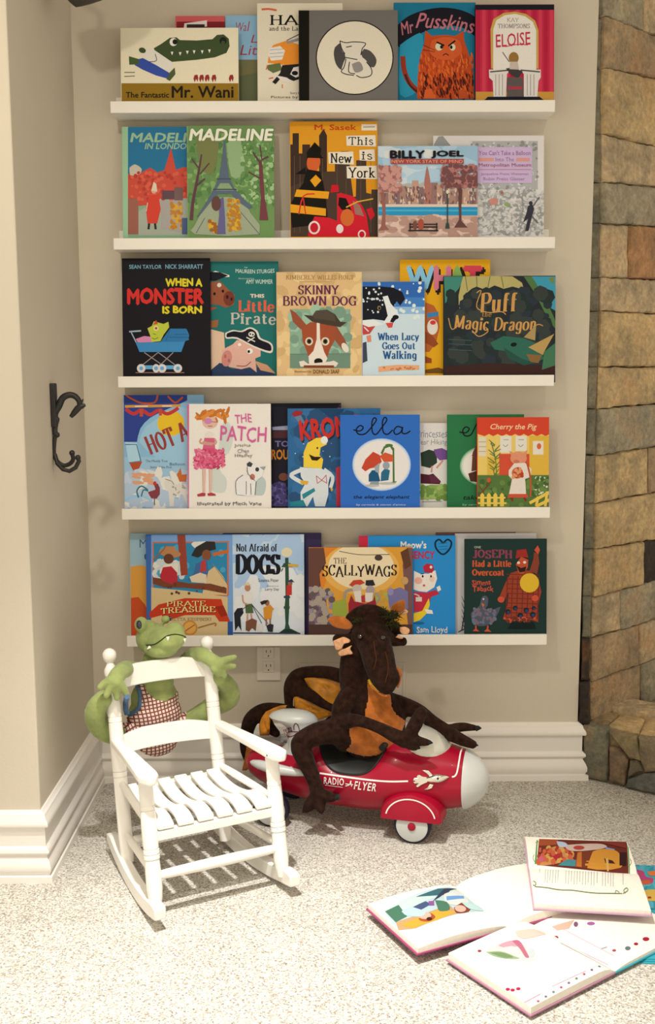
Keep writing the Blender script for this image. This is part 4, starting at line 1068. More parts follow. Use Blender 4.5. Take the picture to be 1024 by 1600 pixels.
# ================================================================== SMALL THINGS ON THE WALLS
hk = thing('wall_hook', 'black wrought iron hook with curled animal head on the left alcove wall', 'hook', (XL, -.374, 1.08), placed=True)
YH = -.374
h2 = lambda x, y: (x/4.6545, 560 + y/4.6545)
def hp(x, y, dy=0.0): p = on_y(*h2(x, y), YH + dy); return p
mb = MB(); a = hp(356, 180); b_ = hp(356, 500)
mb.box((XL, YH - .012, b_.z), (XL + .014, YH + .012, a.z)); mb.build('back_plate', M['iron'], hk, bevel=.003)
mb = MB(); mb.tube([hp(x, y) for x, y in catmull([(392, 430), (400, 390), (428, 345), (455, 290), (500, 266), (545, 275), (575, 310), (580, 345)], 5)], [.0105*(1 - .4*i/35) for i in range(36)], 12)
mb.tube([hp(x, y) for x, y in ((585, 345), (565, 365), (540, 395), (515, 425))], [.0075, .0085, .0075, .005], 12); mb.tube([hp(585, 340), hp(605, 295)], [.005, .001], 8); mb.tube([hp(590, 350), hp(620, 338)], [.007, .004], 8)
mb.build('animal_head', M['iron'], hk, smooth=True)
mb = MB(); mb.tube([hp(x, y) for x, y in catmull([(398, 440), (415, 440), (405, 480), (400, 520), (402, 560), (395, 620), (393, 690), (415, 745), (460, 778), (505, 768), (532, 735), (524, 690)], 5)], [.0068]*20 + [.0055]*36, 12); mb.ell(hp(524, 688), .0075, None, 12, 8); mb.ell(hp(415, 556), .0075, None, 12, 8); mb.build('hook_prong', M['iron'], hk, smooth=True)
mb = MB(); mb.tube([hp(x, y, -.02*t) for (x, y), t in zip([(400, 700), (418, 765), (460, 808), (505, 820), (550, 795), (575, 745), (567, 724)], (0, .5, 1, 1, 1, 1, 1))], .0055, 12); mb.ell(hp(567, 722, -.02), .0075, None, 12, 8); mb.build('hook_prong', M['iron'], hk, smooth=True)

a, b_ = on_y(401, 1010, -.001), on_y(439, 1063, -.001)
ol = thing('wall_outlet', 'beige duplex power outlet low on the wall under the lowest ledge', 'outlet', ((a.x+b_.x)/2, 0, b_.z), placed=True)
mb = MB(); mb.box((a.x, -.006, b_.z), (b_.x, 0, a.z)); mb.build('cover_plate', M['plate'], ol, bevel=.003)
for yt, yb in ((1011, 1028), (1033, 1050)):
    c0, c1 = on_y(411, yt, -.006), on_y(428.5, yb, -.006); mb = MB(); mb.box((c0.x, -.009, c1.z), (c1.x, -.0061, c0.z)); rc_ = mb.build('receptacle', M['plate'], ol, bevel=.003)
    mb = MB()
    for dx in (-.0065, .0065): mb.box(((c0.x+c1.x)/2 + dx - .001, -.0094, (c0.z+c1.z)/2 + .000), ((c0.x+c1.x)/2 + dx + .001, -.0088, (c0.z+c1.z)/2 + .008))
    mb.ell(((c0.x+c1.x)/2, -.0088, c1.z + .007), (.0024, .0008, .0024), None, 10, 6)
    mb.build('slot', M['dark'], rc_)
pn = thing('access_panel', 'flush painted blank panel on the wall behind the brown plush dragon', 'panel', (.0, 0, .25), placed=True)
a, b_ = on_y(468, 1035, 0), on_y(634, 1118, 0); mb = MB(); mb.box((a.x, -.003, b_.z), (b_.x, 0, a.z)); mb.build('panel_face', M['wall'], pn, bevel=.0015)
mb = MB()
mb.prism([(x, -.0031, z) for x, z in ((a.x + .001, b_.z + .001), (a.x + .009, b_.z + .001), (a.x + .009, a.z - .009), (b_.x - .009, a.z - .009), (b_.x - .009, b_.z + .001), (b_.x - .001, b_.z + .001), (b_.x - .001, a.z - .001), (a.x + .001, a.z - .001))], (0, -.0016, 0))
mb.build('panel_rim', M['wall'], pn)

# dark bowl-shaped wall lamp whose underside dips into the top of the view
YL = -.30
lt = thing('wall_lamp', 'dark bronze bowl shape hanging into view at the very top left', 'lamp', (XL, YL, 2.2), placed=True)
lc = on_y(122, 10, YL); mb = MB()
prof = [(.0, .0), (.012, .004), (.030, .012), (.048, .022), (.070, .038), (.090, .06), (.098, .085)]
ring_ = []; n = 36; vs = []; fs = []
for r_, z in prof + [(.094, .085), (.066, .042), (.02, .012), (.0, .008)]:
    for j in range(n):
        a = 2*math.pi*j/n; vs.append(lc + Vector((-.005 + r_*math.cos(a) * (1.45 if math.cos(a) > 0 else .52), r_*math.sin(a)*.8, z - .002)))
k = len(prof) + 4
fs = [(i*n+j, i*n+(j+1) % n, (i+1)*n+(j+1) % n, (i+1)*n+j) for i in range(k-1) for j in range(n)]
mb.add(vs, fs); mb.build('shade', M['lampmetal'], lt, smooth=True)
mb = MB(); mb.tube([lc + Vector((0, 0, .004)), lc + Vector((0, 0, .13)), lc + Vector((-.05, 0, .16)), Vector((XL, YL, lc.z + .16))], .008, 12); mb.tube([Vector((XL, YL, lc.z + .16)), Vector((XL + .014, YL, lc.z + .16))], .04, 24); mb.build('bracket', M['lampmetal'], lt, smooth=True)

# ================================================================== BOOKS ON THE LEDGES
LEAN = math.atan(.10)
def book(row, layer, x0, y0, x1, label, face, view=None, art=None, spine=None, thick=.010, page=True, dx=0):
    """Stand a book on a ledge. x0,y0,x1: left, top, right of its cover; layer 0 stands against the lip, higher ones behind it."""
    zb = ROWS[row]; yb = -.0865 + layer * .0175 + .0
    n = Vector((0, -math.cos(LEAN), math.sin(LEAN))); P0 = Vector((0, yb, zb))
    ym = LIPS[row][0] - 4
    a = on_plane(x0, ym, P0, n); b_ = on_plane(x1, ym, P0, n); tp = on_plane((x0+x1)/2, y0, P0, n)
    W_ = b_.x - a.x; H_ = (tp - P0).z / math.cos(LEAN)
    t = thing('picture_book', label, 'book', (a.x, yb, zb), 'picture books on ledge %s' % ('one two three four five'.split()[row]))
    t.rotation_euler = (-LEAN, 0, 0)
    Mi = (Matrix.Translation(t.location) @ Matrix.Rotation(-LEAN, 4, 'X')).inverted()
    def hit(px, py):
        q = Mi @ on_plane(px, py, P0, n); return (q.x, q.z)
    T = thick - .004*0; cv = .0022
    mb = MB(); fc = ink(face)
    mb.box((0, 0, 0), (W_, cv, H_), 0, fc)
    if art:
        A = Art(mb, view, hit, W_, H_, 0, seed=len(label)*7 + row)
        art(A)
    mb.build('front_cover', M['print'], t)
    mb = MB(); mb.box((0, T - cv, 0), (W_, T, H_), 0, fc); mb.build('back_cover', M['print'], t)
    mb = MB(); mb.box((-.0012, .0002, 0), (.0006, T - .0002, H_), 0, ink(spine or face)); mb.build('spine', M['print'], t)
    mb = MB(); mb.box((.001, cv + .0001, .003), (W_ - .003, T - cv - .0001, H_ - .003)); mb.build('page_block', M['paper'], t)
    return t
R1A, R1B = (160, 0, 2.844), (520, 0, 2.844)
R2A, R2B = (170, 180, 2.926), (520, 180, 2.844)
R3A, R3B = (175, 395, 2.968), (520, 395, 2.844)
R4A, R4B = (180, 605, 2.926), (520, 605, 2.926)
R5A, R5B = (190, 815, 3.012), (520, 815, 2.926)

# ---------------------------------------------------------------- first ledge
def a_croc(A):
    A.Rr('#8a6a1e', 60, 370, 640, 460)
    A.P('#3f4d2c', [228, 215, 262, 195, 300, 168, 330, 166, 345, 178, 420, 180, 490, 174, 510, 155, 540, 153, 562, 172, 566, 205, 552, 235, 500, 255, 420, 266, 310, 275, 270, 252, 240, 235])
    A.E('#e6dfc4', 316, 187, 17, 18); A.E('#20241a', 323, 186, 11, 12); A.E('#1e241c', 537, 182, 16, 17); A.E('#3f4d2c', 537, 190, 9, 9)
    for x, y in ((310, 238), (346, 240), (378, 234), (408, 232), (444, 232), (476, 228)): A.P('#e9e2c8', [x-6, y-8, x+6, y-8, x, y+8])
    A.P('#d9d3bd', [165, 230, 215, 212, 250, 235, 316, 280, 305, 320, 250, 300, 205, 275, 182, 250]); A.E('#3f4d2c', 178, 224, 16, 12, 20)
    A.P('#384d96', [140, 268, 180, 258, 240, 290, 305, 328, 300, 352, 240, 336, 180, 310, 145, 290]); A.P('#46592f', [118, 250, 160, 262, 165, 285, 120, 288]); A.P('#4d5a35', [300, 322, 322, 300, 325, 330, 300, 360, 285, 352])
    A.L('#2b2b26', 3, [205, 275, 240, 270, 235, 240], 4); A.L('#3a3a30', 3, [98, 322, 145, 322]); A.L('#3a3a30', 3, [98, 340, 145, 338])
    for x in (415, 440, 465, 495, 572):
        A.P('#8e3028', [x-10, 350, x-5, 334, x+8, 332, x+12, 346, x+8, 364, x+2, 350, x-4, 366]); A.L('#8e3028', 5, [x-2, 348, x+8, 340])
    A.T('#221d12', 'The Fantastic', 105, 410, 296, 434, bold=.015); A.T('#221d12', 'Mr. Wani', 310, 384, 582, 434, bold=.02)
book(0, 0, 190, 43.5, 373, 'cream landscape picture book showing a long green crocodile head, far left of the top ledge', '#ddd3ae', R1A, a_croc)
def a_pink(A):
    A.Rr('#7c2428', 330, 96, 552, 130); A.P('#d8cfc0', [365, 104, 465, 90, 465, 118, 362, 124]); A.Rr('#3b2b2a', 375, 108, 455, 124)
book(0, 2, 276, 25, 352, 'coral red picture book peeking out above the green crocodile cover', '#c65a58', R1A, a_pink)
def a_blue(A):
    A.Rr('#6b6f4c', 540, 265, 900, 330); A.Rr('#5e6243', 540, 320, 900, 450); A.P('#6f6a45', [600, 300, 650, 265, 700, 275, 700, 320, 600, 340])
    A.T('#a03f4a', 'Wa', 594, 100, 640, 138, shear=.2); A.T('#a03f4a', 'l', 644, 95, 656, 138, shear=.2); A.T('#a03f4a', 'L', 660, 155, 690, 190, shear=.2); A.T('#a03f4a', 'Lit', 612, 200, 690, 245, shear=.2)
book(0, 2, 354, 24, 440, 'sky blue picture book with red script, between the crocodile cover and a cream cover', '#86aec0', R1A, a_blue)
def a_dogs(A):
    A.L('#c9603c', 9, [708, 42, 740, 40, 775, 46], 3); A.S('#1c1a17', 'HA', 746, 68, 866, 110, wt=.24, thin=.09); A.S('#2a2724', 'and the La', 742, 118, 870, 136, wt=.17, thin=.09)
    A.P('#de8a2d', [742, 230, 760, 200, 820, 180, 880, 200, 900, 290, 820, 290, 735, 280]); A.P('#dcd6c4', [740, 215, 790, 204, 812, 225, 800, 265, 750, 270, 738, 245])
    for y in (222, 238, 254): A.L('#8a857a', 2, [745, y, 805, y-4])
    A.L('#3a3a34', 4, [820, 180, 880, 150]); A.L('#8c8b84', 12, [820, 190, 890, 170]); A.P('#5f6b3d', [730, 290, 790, 280, 800, 310, 760, 325, 735, 310])
    A.P('#26231f', [800, 290, 900, 282, 900, 345, 850, 360, 800, 340, 770, 375, 755, 365, 790, 325]); A.P('#d9d2c2', [850, 300, 900, 290, 900, 330, 860, 345, 835, 330]); A.E('#1d1a17', 856, 325, 14, 10); A.P('#d9d2c2', [770, 335, 820, 345, 860, 372, 800, 362])
    A.L('#c9603c', 5, [735, 290, 728, 310]); A.L('#c9603c', 5, [760, 345, 740, 350]); A.L('#c9603c', 4, [800, 375, 800, 392]); A.T('#2a2724', 'Story by Gen', 835, 408, 910, 422); A.T('#2a2724', 'Pictures by Ma', 750, 426, 910, 440)
book(0, 1, 403.5, 5, 536, 'cream picture book lettered HA beside an orange blot with spotted shapes', '#d9cfb0', R1A, a_dogs)
def a_kitten(A):
    A.Rr('#16150f', -200, 30, -104, 460)
    A.E('#1f1d1a', 98, 256, 173, 166, n=48); A.E('#d6cdaf', 98, 256, 168, 161, n=48)
    A.P('#4a4742', [10, 210, 40, 195, 60, 280, 40, 310, 15, 285, 5, 240], 4); A.P('#4f4c47', [120, 215, 165, 225, 195, 265, 180, 300, 140, 270], 4)
    A.P('#d2cab2', [32, 182, 60, 190, 95, 186, 146, 192, 140, 215, 125, 245, 150, 270, 172, 310, 160, 340, 110, 335, 60, 330, 40, 318, 48, 280, 60, 250, 42, 225], 4)
    for p in ([32, 182, 60, 190, 95, 186, 146, 192, 132, 215], [32, 182, 40, 215, 55, 240], [55, 255, 110, 265], [60, 262, 50, 300, 38, 318, 60, 330, 95, 335], [75, 275, 72, 320, 100, 328], [150, 275, 172, 305, 170, 335, 130, 345, 105, 335], [132, 215, 125, 245], [60, 210, 85, 205]): A.L('#23211e', 4, p, 4)
    A.P('#8a867b', [85, 285, 120, 275, 135, 310, 100, 322], 4)
book(0, 0, 468, 16, 622, 'charcoal picture book with a kitten drawn in a large cream circle', '#6c675f', R1B, a_kitten, spine='#16150f')
def a_orange(A):
    A.Rr('#1d6f86', 270, 10, 640, 450)
    A.P('#1b1a20', [290, 110, 340, 70, 420, 42, 500, 34, 580, 48, 640, 85, 640, 160, 580, 125, 520, 115, 450, 125, 380, 155, 330, 190, 290, 205], 4)
    A.P('#2a8aa0', [300, 200, 350, 165, 400, 155, 400, 300, 380, 400, 300, 420], 3)
    A.T('#b06a70', 'Mr', 302, 95, 360, 150, shear=.2, rot=-14, bold=.01); A.T('#b06a70', 'Pusskins', 372, 72, 632, 138, shear=.25, rot=6, arc=8, bold=.01)
    A.L('#8f3320', 22, [312, 250, 318, 310, 340, 365, 385, 412], 5); A.L('#4a2019', 10, [322, 330, 345, 380, 385, 415], 5)
    A.P('#b5471f', [412, 135, 440, 160, 500, 155, 545, 160, 582, 138, 585, 180, 605, 240, 625, 320, 628, 440, 375, 440, 378, 340, 390, 250, 408, 190])
    A.dots(['#c9551f', '#9a3a1c', '#d0642a'], 90, 385, 240, 625, 430, 8, 15, .3, 172)
    A.dots(['#5c2419', '#3e1a18'], 55, 385, 330, 625, 438, 8, 16, .25, 168)
    A.P('#c2562a', [440, 180, 500, 165, 560, 180, 575, 230, 540, 262, 500, 268, 460, 260, 430, 230], 4)
    A.E('#c9c6a0', 473, 209, 17, 17); A.E('#c9c6a0', 533, 211, 13, 15); A.E('#1a1512', 484, 210, 7, 8); A.E('#1a1512', 527, 211, 6, 8)
    A.L('#1f1210', 7, [462, 188, 496, 204]); A.L('#1f1210', 7, [514, 206, 545, 182]); A.L('#2a1512', 4, [490, 248, 503, 240, 516, 248], 3)
    for p in ([400, 222, 455, 232], [400, 200, 455, 225]): A.L('#3b1a14', 2, p)
    A.P('#c95a2a', [410, 400, 440, 395, 455, 440, 405, 440]); A.P('#b34a22', [560, 400, 590, 400, 600, 440, 560, 440])
book(0, 1, 616.5, 4, 743.5, 'teal picture book with a scowling shaggy orange cat', '#1d6f86', R1B, a_orange)
def a_arch(A):
    A.Rr('#1d1b22', 630, 17, 990, 44)
    for i in range(14): A.Rr('#c23a4a' if i % 2 else '#a82038', 640 + i*25, 44, 656 + i*25, 412)
    A.Rr('#b98a3a', 630, 408, 990, 450); A.P('#191a26', [690, 430, 920, 430, 945, 450, 670, 450])
    A.P('#b99a4c', [705, 305, 702, 130, 715, 85, 760, 58, 810, 52, 860, 62, 900, 92, 915, 135, 915, 305]); A.P('#d8d1be', [714, 315, 714, 130, 728, 90, 765, 68, 810, 62, 855, 72, 890, 98, 905, 135, 905, 315])
    A.S('#8f887b', 'KAY', 776, 80, 826, 98, wt=.16); A.S('#7d766a', 'THOMPSONS', 735, 106, 876, 126, wt=.16); A.T('#b8324a', 'ELOISE', 724, 148, 880, 205, bold=.01, rot=-5, shear=.1); A.L('#b8324a', 4, [768, 208, 820, 198, 868, 200], 3)
    A.P('#cfc8b8', [695, 310, 790, 308, 775, 330, 770, 430, 715, 430, 712, 360, 696, 345]); A.P('#cfc8b8', [925, 310, 835, 308, 850, 330, 850, 430, 910, 430, 915, 360, 925, 345])
    for x in (725, 740, 755, 865, 880, 895): A.L('#8e887c', 3, [x, 330, x, 425])
    A.L('#4a463f', 6, [700, 320, 790, 312]); A.L('#4a463f', 6, [835, 312, 922, 320]); A.P('#3a3733', [770, 305, 800, 300, 845, 318, 825, 350, 795, 335]); A.P('#57504a', [775, 345, 845, 345, 850, 430, 775, 430]); A.Rr('#a83040', 782, 385, 842, 397)
    A.E('#8d6a34', 805, 258, 22, 26); A.P('#b9ab98', [790, 275, 822, 275, 830, 310, 786, 308]); A.L('#4a4038', 3, [755, 232, 785, 275])
book(0, 0, 743.5, 7, 866, 'crimson striped picture book with a pale arch, far right of the top ledge', '#b42a40', R1B, a_arch, spine='#1d1b22')

# ---------------------------------------------------------------- second ledge
def a_redcity(A):
    A.Rr('#8fb48a', 55, 40, 88, 560); A.Rr('#2a6b88', 88, 50, 500, 270)
    A.T('#8fae86', 'MADELI', 100, 82, 356, 122, shear=.15, bold=.03); A.T('#8fae86', 'IN LONDO', 165, 128, 356, 155, shear=.2, bold=.02)
    A.P('#bb4a38', [88, 270, 150, 262, 190, 240, 225, 262, 255, 250, 270, 200, 285, 148, 296, 200, 308, 250, 340, 238, 400, 240, 400, 390, 88, 420])
    A.P('#b7ad93', [95, 240, 120, 225, 150, 245, 140, 270, 100, 275], 3); A.Rr('#8f5b4a', 88, 380, 136, 545); A.P('#9aa08a', [136, 440, 240, 380, 400, 380, 400, 550, 136, 550])
    A.dots(['#a83c30', '#c95a42'], 40, 100, 260, 360, 390, 5, 12); A.P('#9c968a', [235, 390, 340, 390, 345, 540, 240, 520]); A.Rr('#5a4648', 245, 345, 300, 385); A.Rr('#6e5850', 300, 330, 340, 390)
    A.P('#c4402f', [185, 365, 228, 365, 238, 430, 222, 495, 178, 495, 170, 430]); A.E('#c9987a', 207, 345, 12, 14); A.P('#cbbf9c', [195, 345, 205, 305, 218, 315, 222, 350]); A.L('#2a2a26', 10, [185, 495, 182, 522]); A.L('#2a2a26', 10, [212, 495, 215, 522])
    A.L('#cfc7ae', 3, [178, 400, 172, 440]); A.dots(['#c99a2e', '#b0762a'], 30, 285, 400, 335, 520, 5, 10); A.Rr('#4a5a78', 335, 470, 360, 545)
book(1, 1, 193, 198, 312, 'blue and red picture book with green spine and a figure in a long red coat', '#7aa07a', R2A, a_redcity, spine='#8fb48a')
def a_tower(A):
    A.Rr('#66854c', 362, 45, 770, 560); A.dots(['#7a9c5a', '#4f7440', '#5f824a'], 110, 362, 90, 760, 420, 8, 20, .7)
    A.P('#6f7444', [400, 100, 500, 100, 480, 260, 420, 240], 3); A.P('#86a070', [540, 130, 600, 100, 620, 260, 560, 280], 3)
    A.dots(['#93b078', '#5f8448'], 60, 610, 120, 755, 400, 6, 12)
    A.P('#8f9878', [390, 510, 440, 420, 480, 380, 600, 380, 650, 450, 690, 545, 395, 545], 2)
    A.P('#54616a', [526, 118, 534, 118, 540, 200, 550, 285, 575, 335, 620, 385, 660, 420, 640, 430, 590, 395, 560, 360, 500, 362, 465, 400, 425, 450, 400, 470, 440, 410, 482, 335, 505, 285, 518, 200])
    A.P('#7f9668', [510, 312, 550, 312, 572, 345, 535, 345, 490, 345]); A.L('#3f4a52', 5, [495, 292, 560, 292]); A.L('#3f4a52', 6, [478, 340, 585, 340])
    A.L('#4a5560', 3, [440, 470, 400, 540]); A.L('#4a5560', 3, [600, 440, 690, 545])
    A.L('#5c3a40', 16, [378, 480, 385, 400, 400, 320, 415, 240, 425, 180], 4, .6); A.L('#5c3a40', 7, [395, 330, 440, 290]); A.L('#5c3a40', 6, [410, 240, 380, 200]); A.L('#5c3a40', 6, [418, 270, 460, 220])
    A.P('#6b3a3c', [690, 480, 696, 380, 690, 290, 686, 210, 700, 205, 708, 290, 714, 380, 730, 480]); A.L('#5c3a40', 8, [700, 205, 730, 190]); A.L('#5c3a40', 7, [694, 220, 660, 170]); A.L('#5c3a40', 6, [700, 200, 692, 140]); A.L('#5c3a40', 6, [692, 290, 640, 260])
    A.T('#dcd8bc', 'MADELINE', 370, 65, 752, 116, shear=.15, bold=.035)
    A.P('#5e5a7c', [505, 385, 525, 375, 532, 460, 535, 545, 495, 545, 505, 460]); A.E('#5c4038', 492, 405, 22, 34); A.dots(['#c79a2a', '#a8742a'], 40, 545, 385, 600, 525, 6, 10); A.dots(['#c79a2a', '#8f5a2a'], 14, 460, 485, 495, 535, 6, 10)
book(1, 0, 294, 196.5, 429, 'green picture book with an iron lattice tower between two bare trees', '#7a9560', R2A, a_tower)
def a_newyork(A):
    Rv = A.view
    A.P('#3a2c22', [-190, 330, -190, 130, -178, 130, -178, 80, -150, 80, -150, 170, -135, 170, -135, 130, -100, 130, -100, 300, -60, 300, -60, 90, -40, 60, -25, 90, -25, 330])
    A.P('#44362a', [-30, 250, 10, 250, 10, 180, 40, 160, 72, 160, 80, 280, 105, 280, 105, 200, 150, 200, 152, 330, 203, 330, 203, 540, -190, 540, -190, 320])
    for x in (-170, -145, -95, -45, 20, 60, 125, 170): A.L('#66503a', 2, [x, 180, x, 520])
    A.P('#d08a1c', [80, 270, 105, 270, 103, 362, 92, 362]); A.P('#d08a1c', [148, 280, 175, 280, 172, 350, 150, 345])
    A.T('#b5401c', 'M. Sasek', -80, 42, 105, 66, bold=.02); A.Rr('#d9cfb4', 128, 40, 196, 68); A.L('#8a7a62', 4, [136, 53, 188, 52])
    A.P('#17140f', [-115, 165, -80, 120, -50, 150, -60, 200, -72, 230, -110, 222]); A.E('#c25a2c', -85, 210, 30, 42, 8); A.P('#17140f', [-118, 190, -90, 160, -55, 172, -40, 192, -100, 190]); A.P('#17140f', [-165, 262, -120, 230, -120, 262])
    A.P('#17140f', [-130, 300, -115, 240, -55, 250, -42, 300, -30, 370, -20, 480, -180, 500, -190, 400, -150, 330]); A.P('#d4921e', [-100, 290, -75, 265, -50, 290, -78, 320]); A.P('#d4921e', [-160, 330, -15, 340, -20, 372, -170, 362]); A.P('#d4921e', [-192, 395, -30, 415, -30, 448, -192, 432]); A.L('#c22c28', 6, [-150, 440, -130, 360, -80, 350], 3); A.L('#c22c28', 5, [-130, 370, -120, 440])
    A.P('#c01f2c', [-110, 540, -105, 500, -80, 450, -20, 455, 20, 470, 20, 350, 35, 345, 90, 360, 130, 400, 150, 440, 165, 540]); A.P('#17140f', [28, 365, 60, 370, 85, 425, 40, 420, 25, 400]); A.P('#8f6a5a', [90, 380, 120, 400, 140, 450, 100, 440]); A.E('#c2622c', 65, 455, 30, 38); A.P('#c01f2c', [150, 420, 175, 410, 188, 445, 168, 468])
    A.L('#c79a3a', 6, [60, 410, 110, 385, 180, 372]); A.P('#b81c28', [-5, 310, 25, 310, 28, 340, -10, 345])
    A.E('#d9c9bc', -82, 500, 26, 30); A.E('#b81c28', -82, 500, 18, 22); A.E('#d9c9bc', 32, 505, 16, 20); A.E('#d9c9bc', 130, 530, 18, 20); A.E('#b81c28', 130, 530, 12, 14)
    for s_, x0, y0, x1, y1 in (('This', 60, 92, 190, 140), ('is', 118, 155, 186, 205), ('New', -20, 165, 92, 220), ('York', 62, 228, 196, 285)):
        A.P('#d9cfb4', [x0, y0, x1, y0-3, x1+3, y1, x0+2, y1-4]); A.S('#231f1a', s_, x0+12, y0+6, x1-10, y1-8, wt=.15, thin=.1)
book(1, 1, 454.5, 190, 590.5, 'golden yellow picture book with a red fire engine before dark skyscrapers', '#cf8f22', R2B, a_newyork)
def a_park(A):
    A.Rr('#8fb0bc', 195, 130, 660, 300); A.dots(['#b9c6c4', '#a2bcc4'], 20, 205, 140, 640, 280, 14, 34, 2.2, 0)
    A.P('#c9ccc0', [230, 160, 300, 148, 300, 185, 235, 190], 3); A.P('#c9ccc0', [410, 150, 470, 160, 440, 190, 405, 185], 3)
    for i, (x, h) in enumerate(((200, 330), (228, 345), (250, 335), (275, 340), (300, 315), (330, 320), (355, 290), (385, 320), (410, 300), (440, 300), (465, 310), (490, 320), (520, 335), (550, 320), (580, 330), (610, 340), (640, 330))): A.Rr(('#9c7a68', '#8a6a60', '#b08c74', '#7c6460')[i % 4], x-2, h, x+27, 410)
    A.P('#a06a5c', [405, 400, 408, 290, 414, 250, 420, 225, 427, 250, 434, 290, 440, 400])
    A.dots(['#c9b49c', '#6f5450'], 60, 205, 320, 640, 400, 2, 5, 2.5, 90)
    A.Rr('#cbb9a2', 195, 396, 660, 410); A.Rr('#2a87a8', 195, 408, 660, 446); A.Rr('#4a9fb8', 195, 420, 660, 428); A.Rr('#b89a86', 195, 446, 660, 540); A.dots(['#c9ae98', '#a58472'], 60, 200, 450, 650, 535, 6, 16, 2, 0)
    A.P('#8a5a4c', [215, 495, 222, 430, 216, 360, 205, 300, 225, 300, 235, 400, 235, 490, 252, 510, 200, 515]); A.dots(['#a8746a', '#8f5f58', '#b98878'], 60, 195, 230, 300, 340, 5, 12)
    A.P('#5f4038', [558, 330, 575, 330, 572, 400, 572, 470, 600, 500, 540, 500, 562, 465]); A.L('#5f4038', 8, [566, 340, 540, 290, 500, 260], 3); A.L('#5f4038', 7, [568, 330, 600, 280, 640, 262], 3); A.L('#5f4038', 6, [566, 330, 560, 260]); A.dots(['#8f5c58', '#a87068', '#6f4844'], 80, 485, 225, 650, 320, 5, 11)
    A.L('#34443c', 5, [510, 350, 510, 500]); A.E('#c9c4a0', 510, 342, 6, 9); A.P('#34443c', [500, 505, 504, 480, 516, 480, 520, 505])
    A.T('#1b1a1e', 'BILLY', 257, 160, 408, 192, bold=.05); A.T('#1b1a1e', 'JOEL', 440, 160, 580, 192, bold=.05); A.Rr('#9c4038', 258, 196, 582, 218); A.T('#c99a80', 'NEW YORK STATE OF MIND', 262, 200, 578, 214, bold=.01)
    A.L('#2a2622', 5, [340, 486, 466, 486]); A.L('#2a2622', 6, [340, 498, 466, 498]); A.L('#2a2622', 6, [336, 514, 470, 514]); A.L('#2a2622', 5, [344, 480, 344, 518]); A.L('#2a2622', 5, [462, 480, 462, 518]); A.E('#6f4638', 366, 490, 9, 20); A.E('#9c4a38', 392, 486, 13, 24)
book(1, 0, 591.5, 228, 746.5, 'pastel picture book with a park bench and city skyline over blue water', '#a8a394', R2B, a_park)
def a_museum(A):
    A.Rr('#cdc8bb', 440, 85, 960, 540); A.P('#8e8d86', [450, 130, 470, 95, 490, 92, 525, 135, 525, 160, 450, 160])
    A.Rr('#a3a39a', 615, 115, 912, 330); A.dots(['#c2c2b8', '#85857e'], 90, 615, 115, 912, 330, 3, 9); A.Rr('#bda6bc', 640, 142, 886, 302)
    A.T('#8a5e86', "You Can't Take a Balloon", 650, 158, 880, 178, bold=.01); A.P('#c98f80', [650, 190, 716, 190, 716, 206, 650, 206]); A.P('#c98f80', [816, 190, 876, 190, 876, 206, 816, 206]); A.T('#8a5e86', 'Into The', 724, 188, 806, 206); A.T('#8a4a5e', 'Metropolitan Museum', 650, 214, 882, 234, bold=.01); A.L('#b0708c', 3, [650, 242, 882, 242])
    A.T('#8a6e90', 'Jacqueline Preiss Weitzman', 660, 256, 870, 270); A.T('#8a6e90', 'Robin Preiss Glasser', 670, 276, 855, 290)
    A.dots(['#a9a89e', '#8f8f86', '#bdbcb0'], 160, 650, 335, 940, 530, 2, 7, 2.0); A.E('#b8806e', 715, 385, 20, 16); A.E('#7f9a5a', 775, 398, 12, 9); A.E('#a85a50', 752, 345, 6, 6)
    A.P('#33343a', [868, 405, 885, 395, 895, 415, 886, 450, 870, 515, 855, 515, 868, 460, 845, 480, 860, 440]); A.L('#5a5a58', 5, [890, 405, 918, 365]); A.L('#5a5a58', 5, [885, 450, 912, 480]); A.E('#33343a', 880, 392, 8, 9); A.L('#8a8a84', 4, [840, 360, 845, 420, 825, 500], 3)
book(1, 1, 678, 212, 850, 'white picture book with a silver framed lilac panel, far right of the second ledge', '#cfcabd', R2B, a_museum)

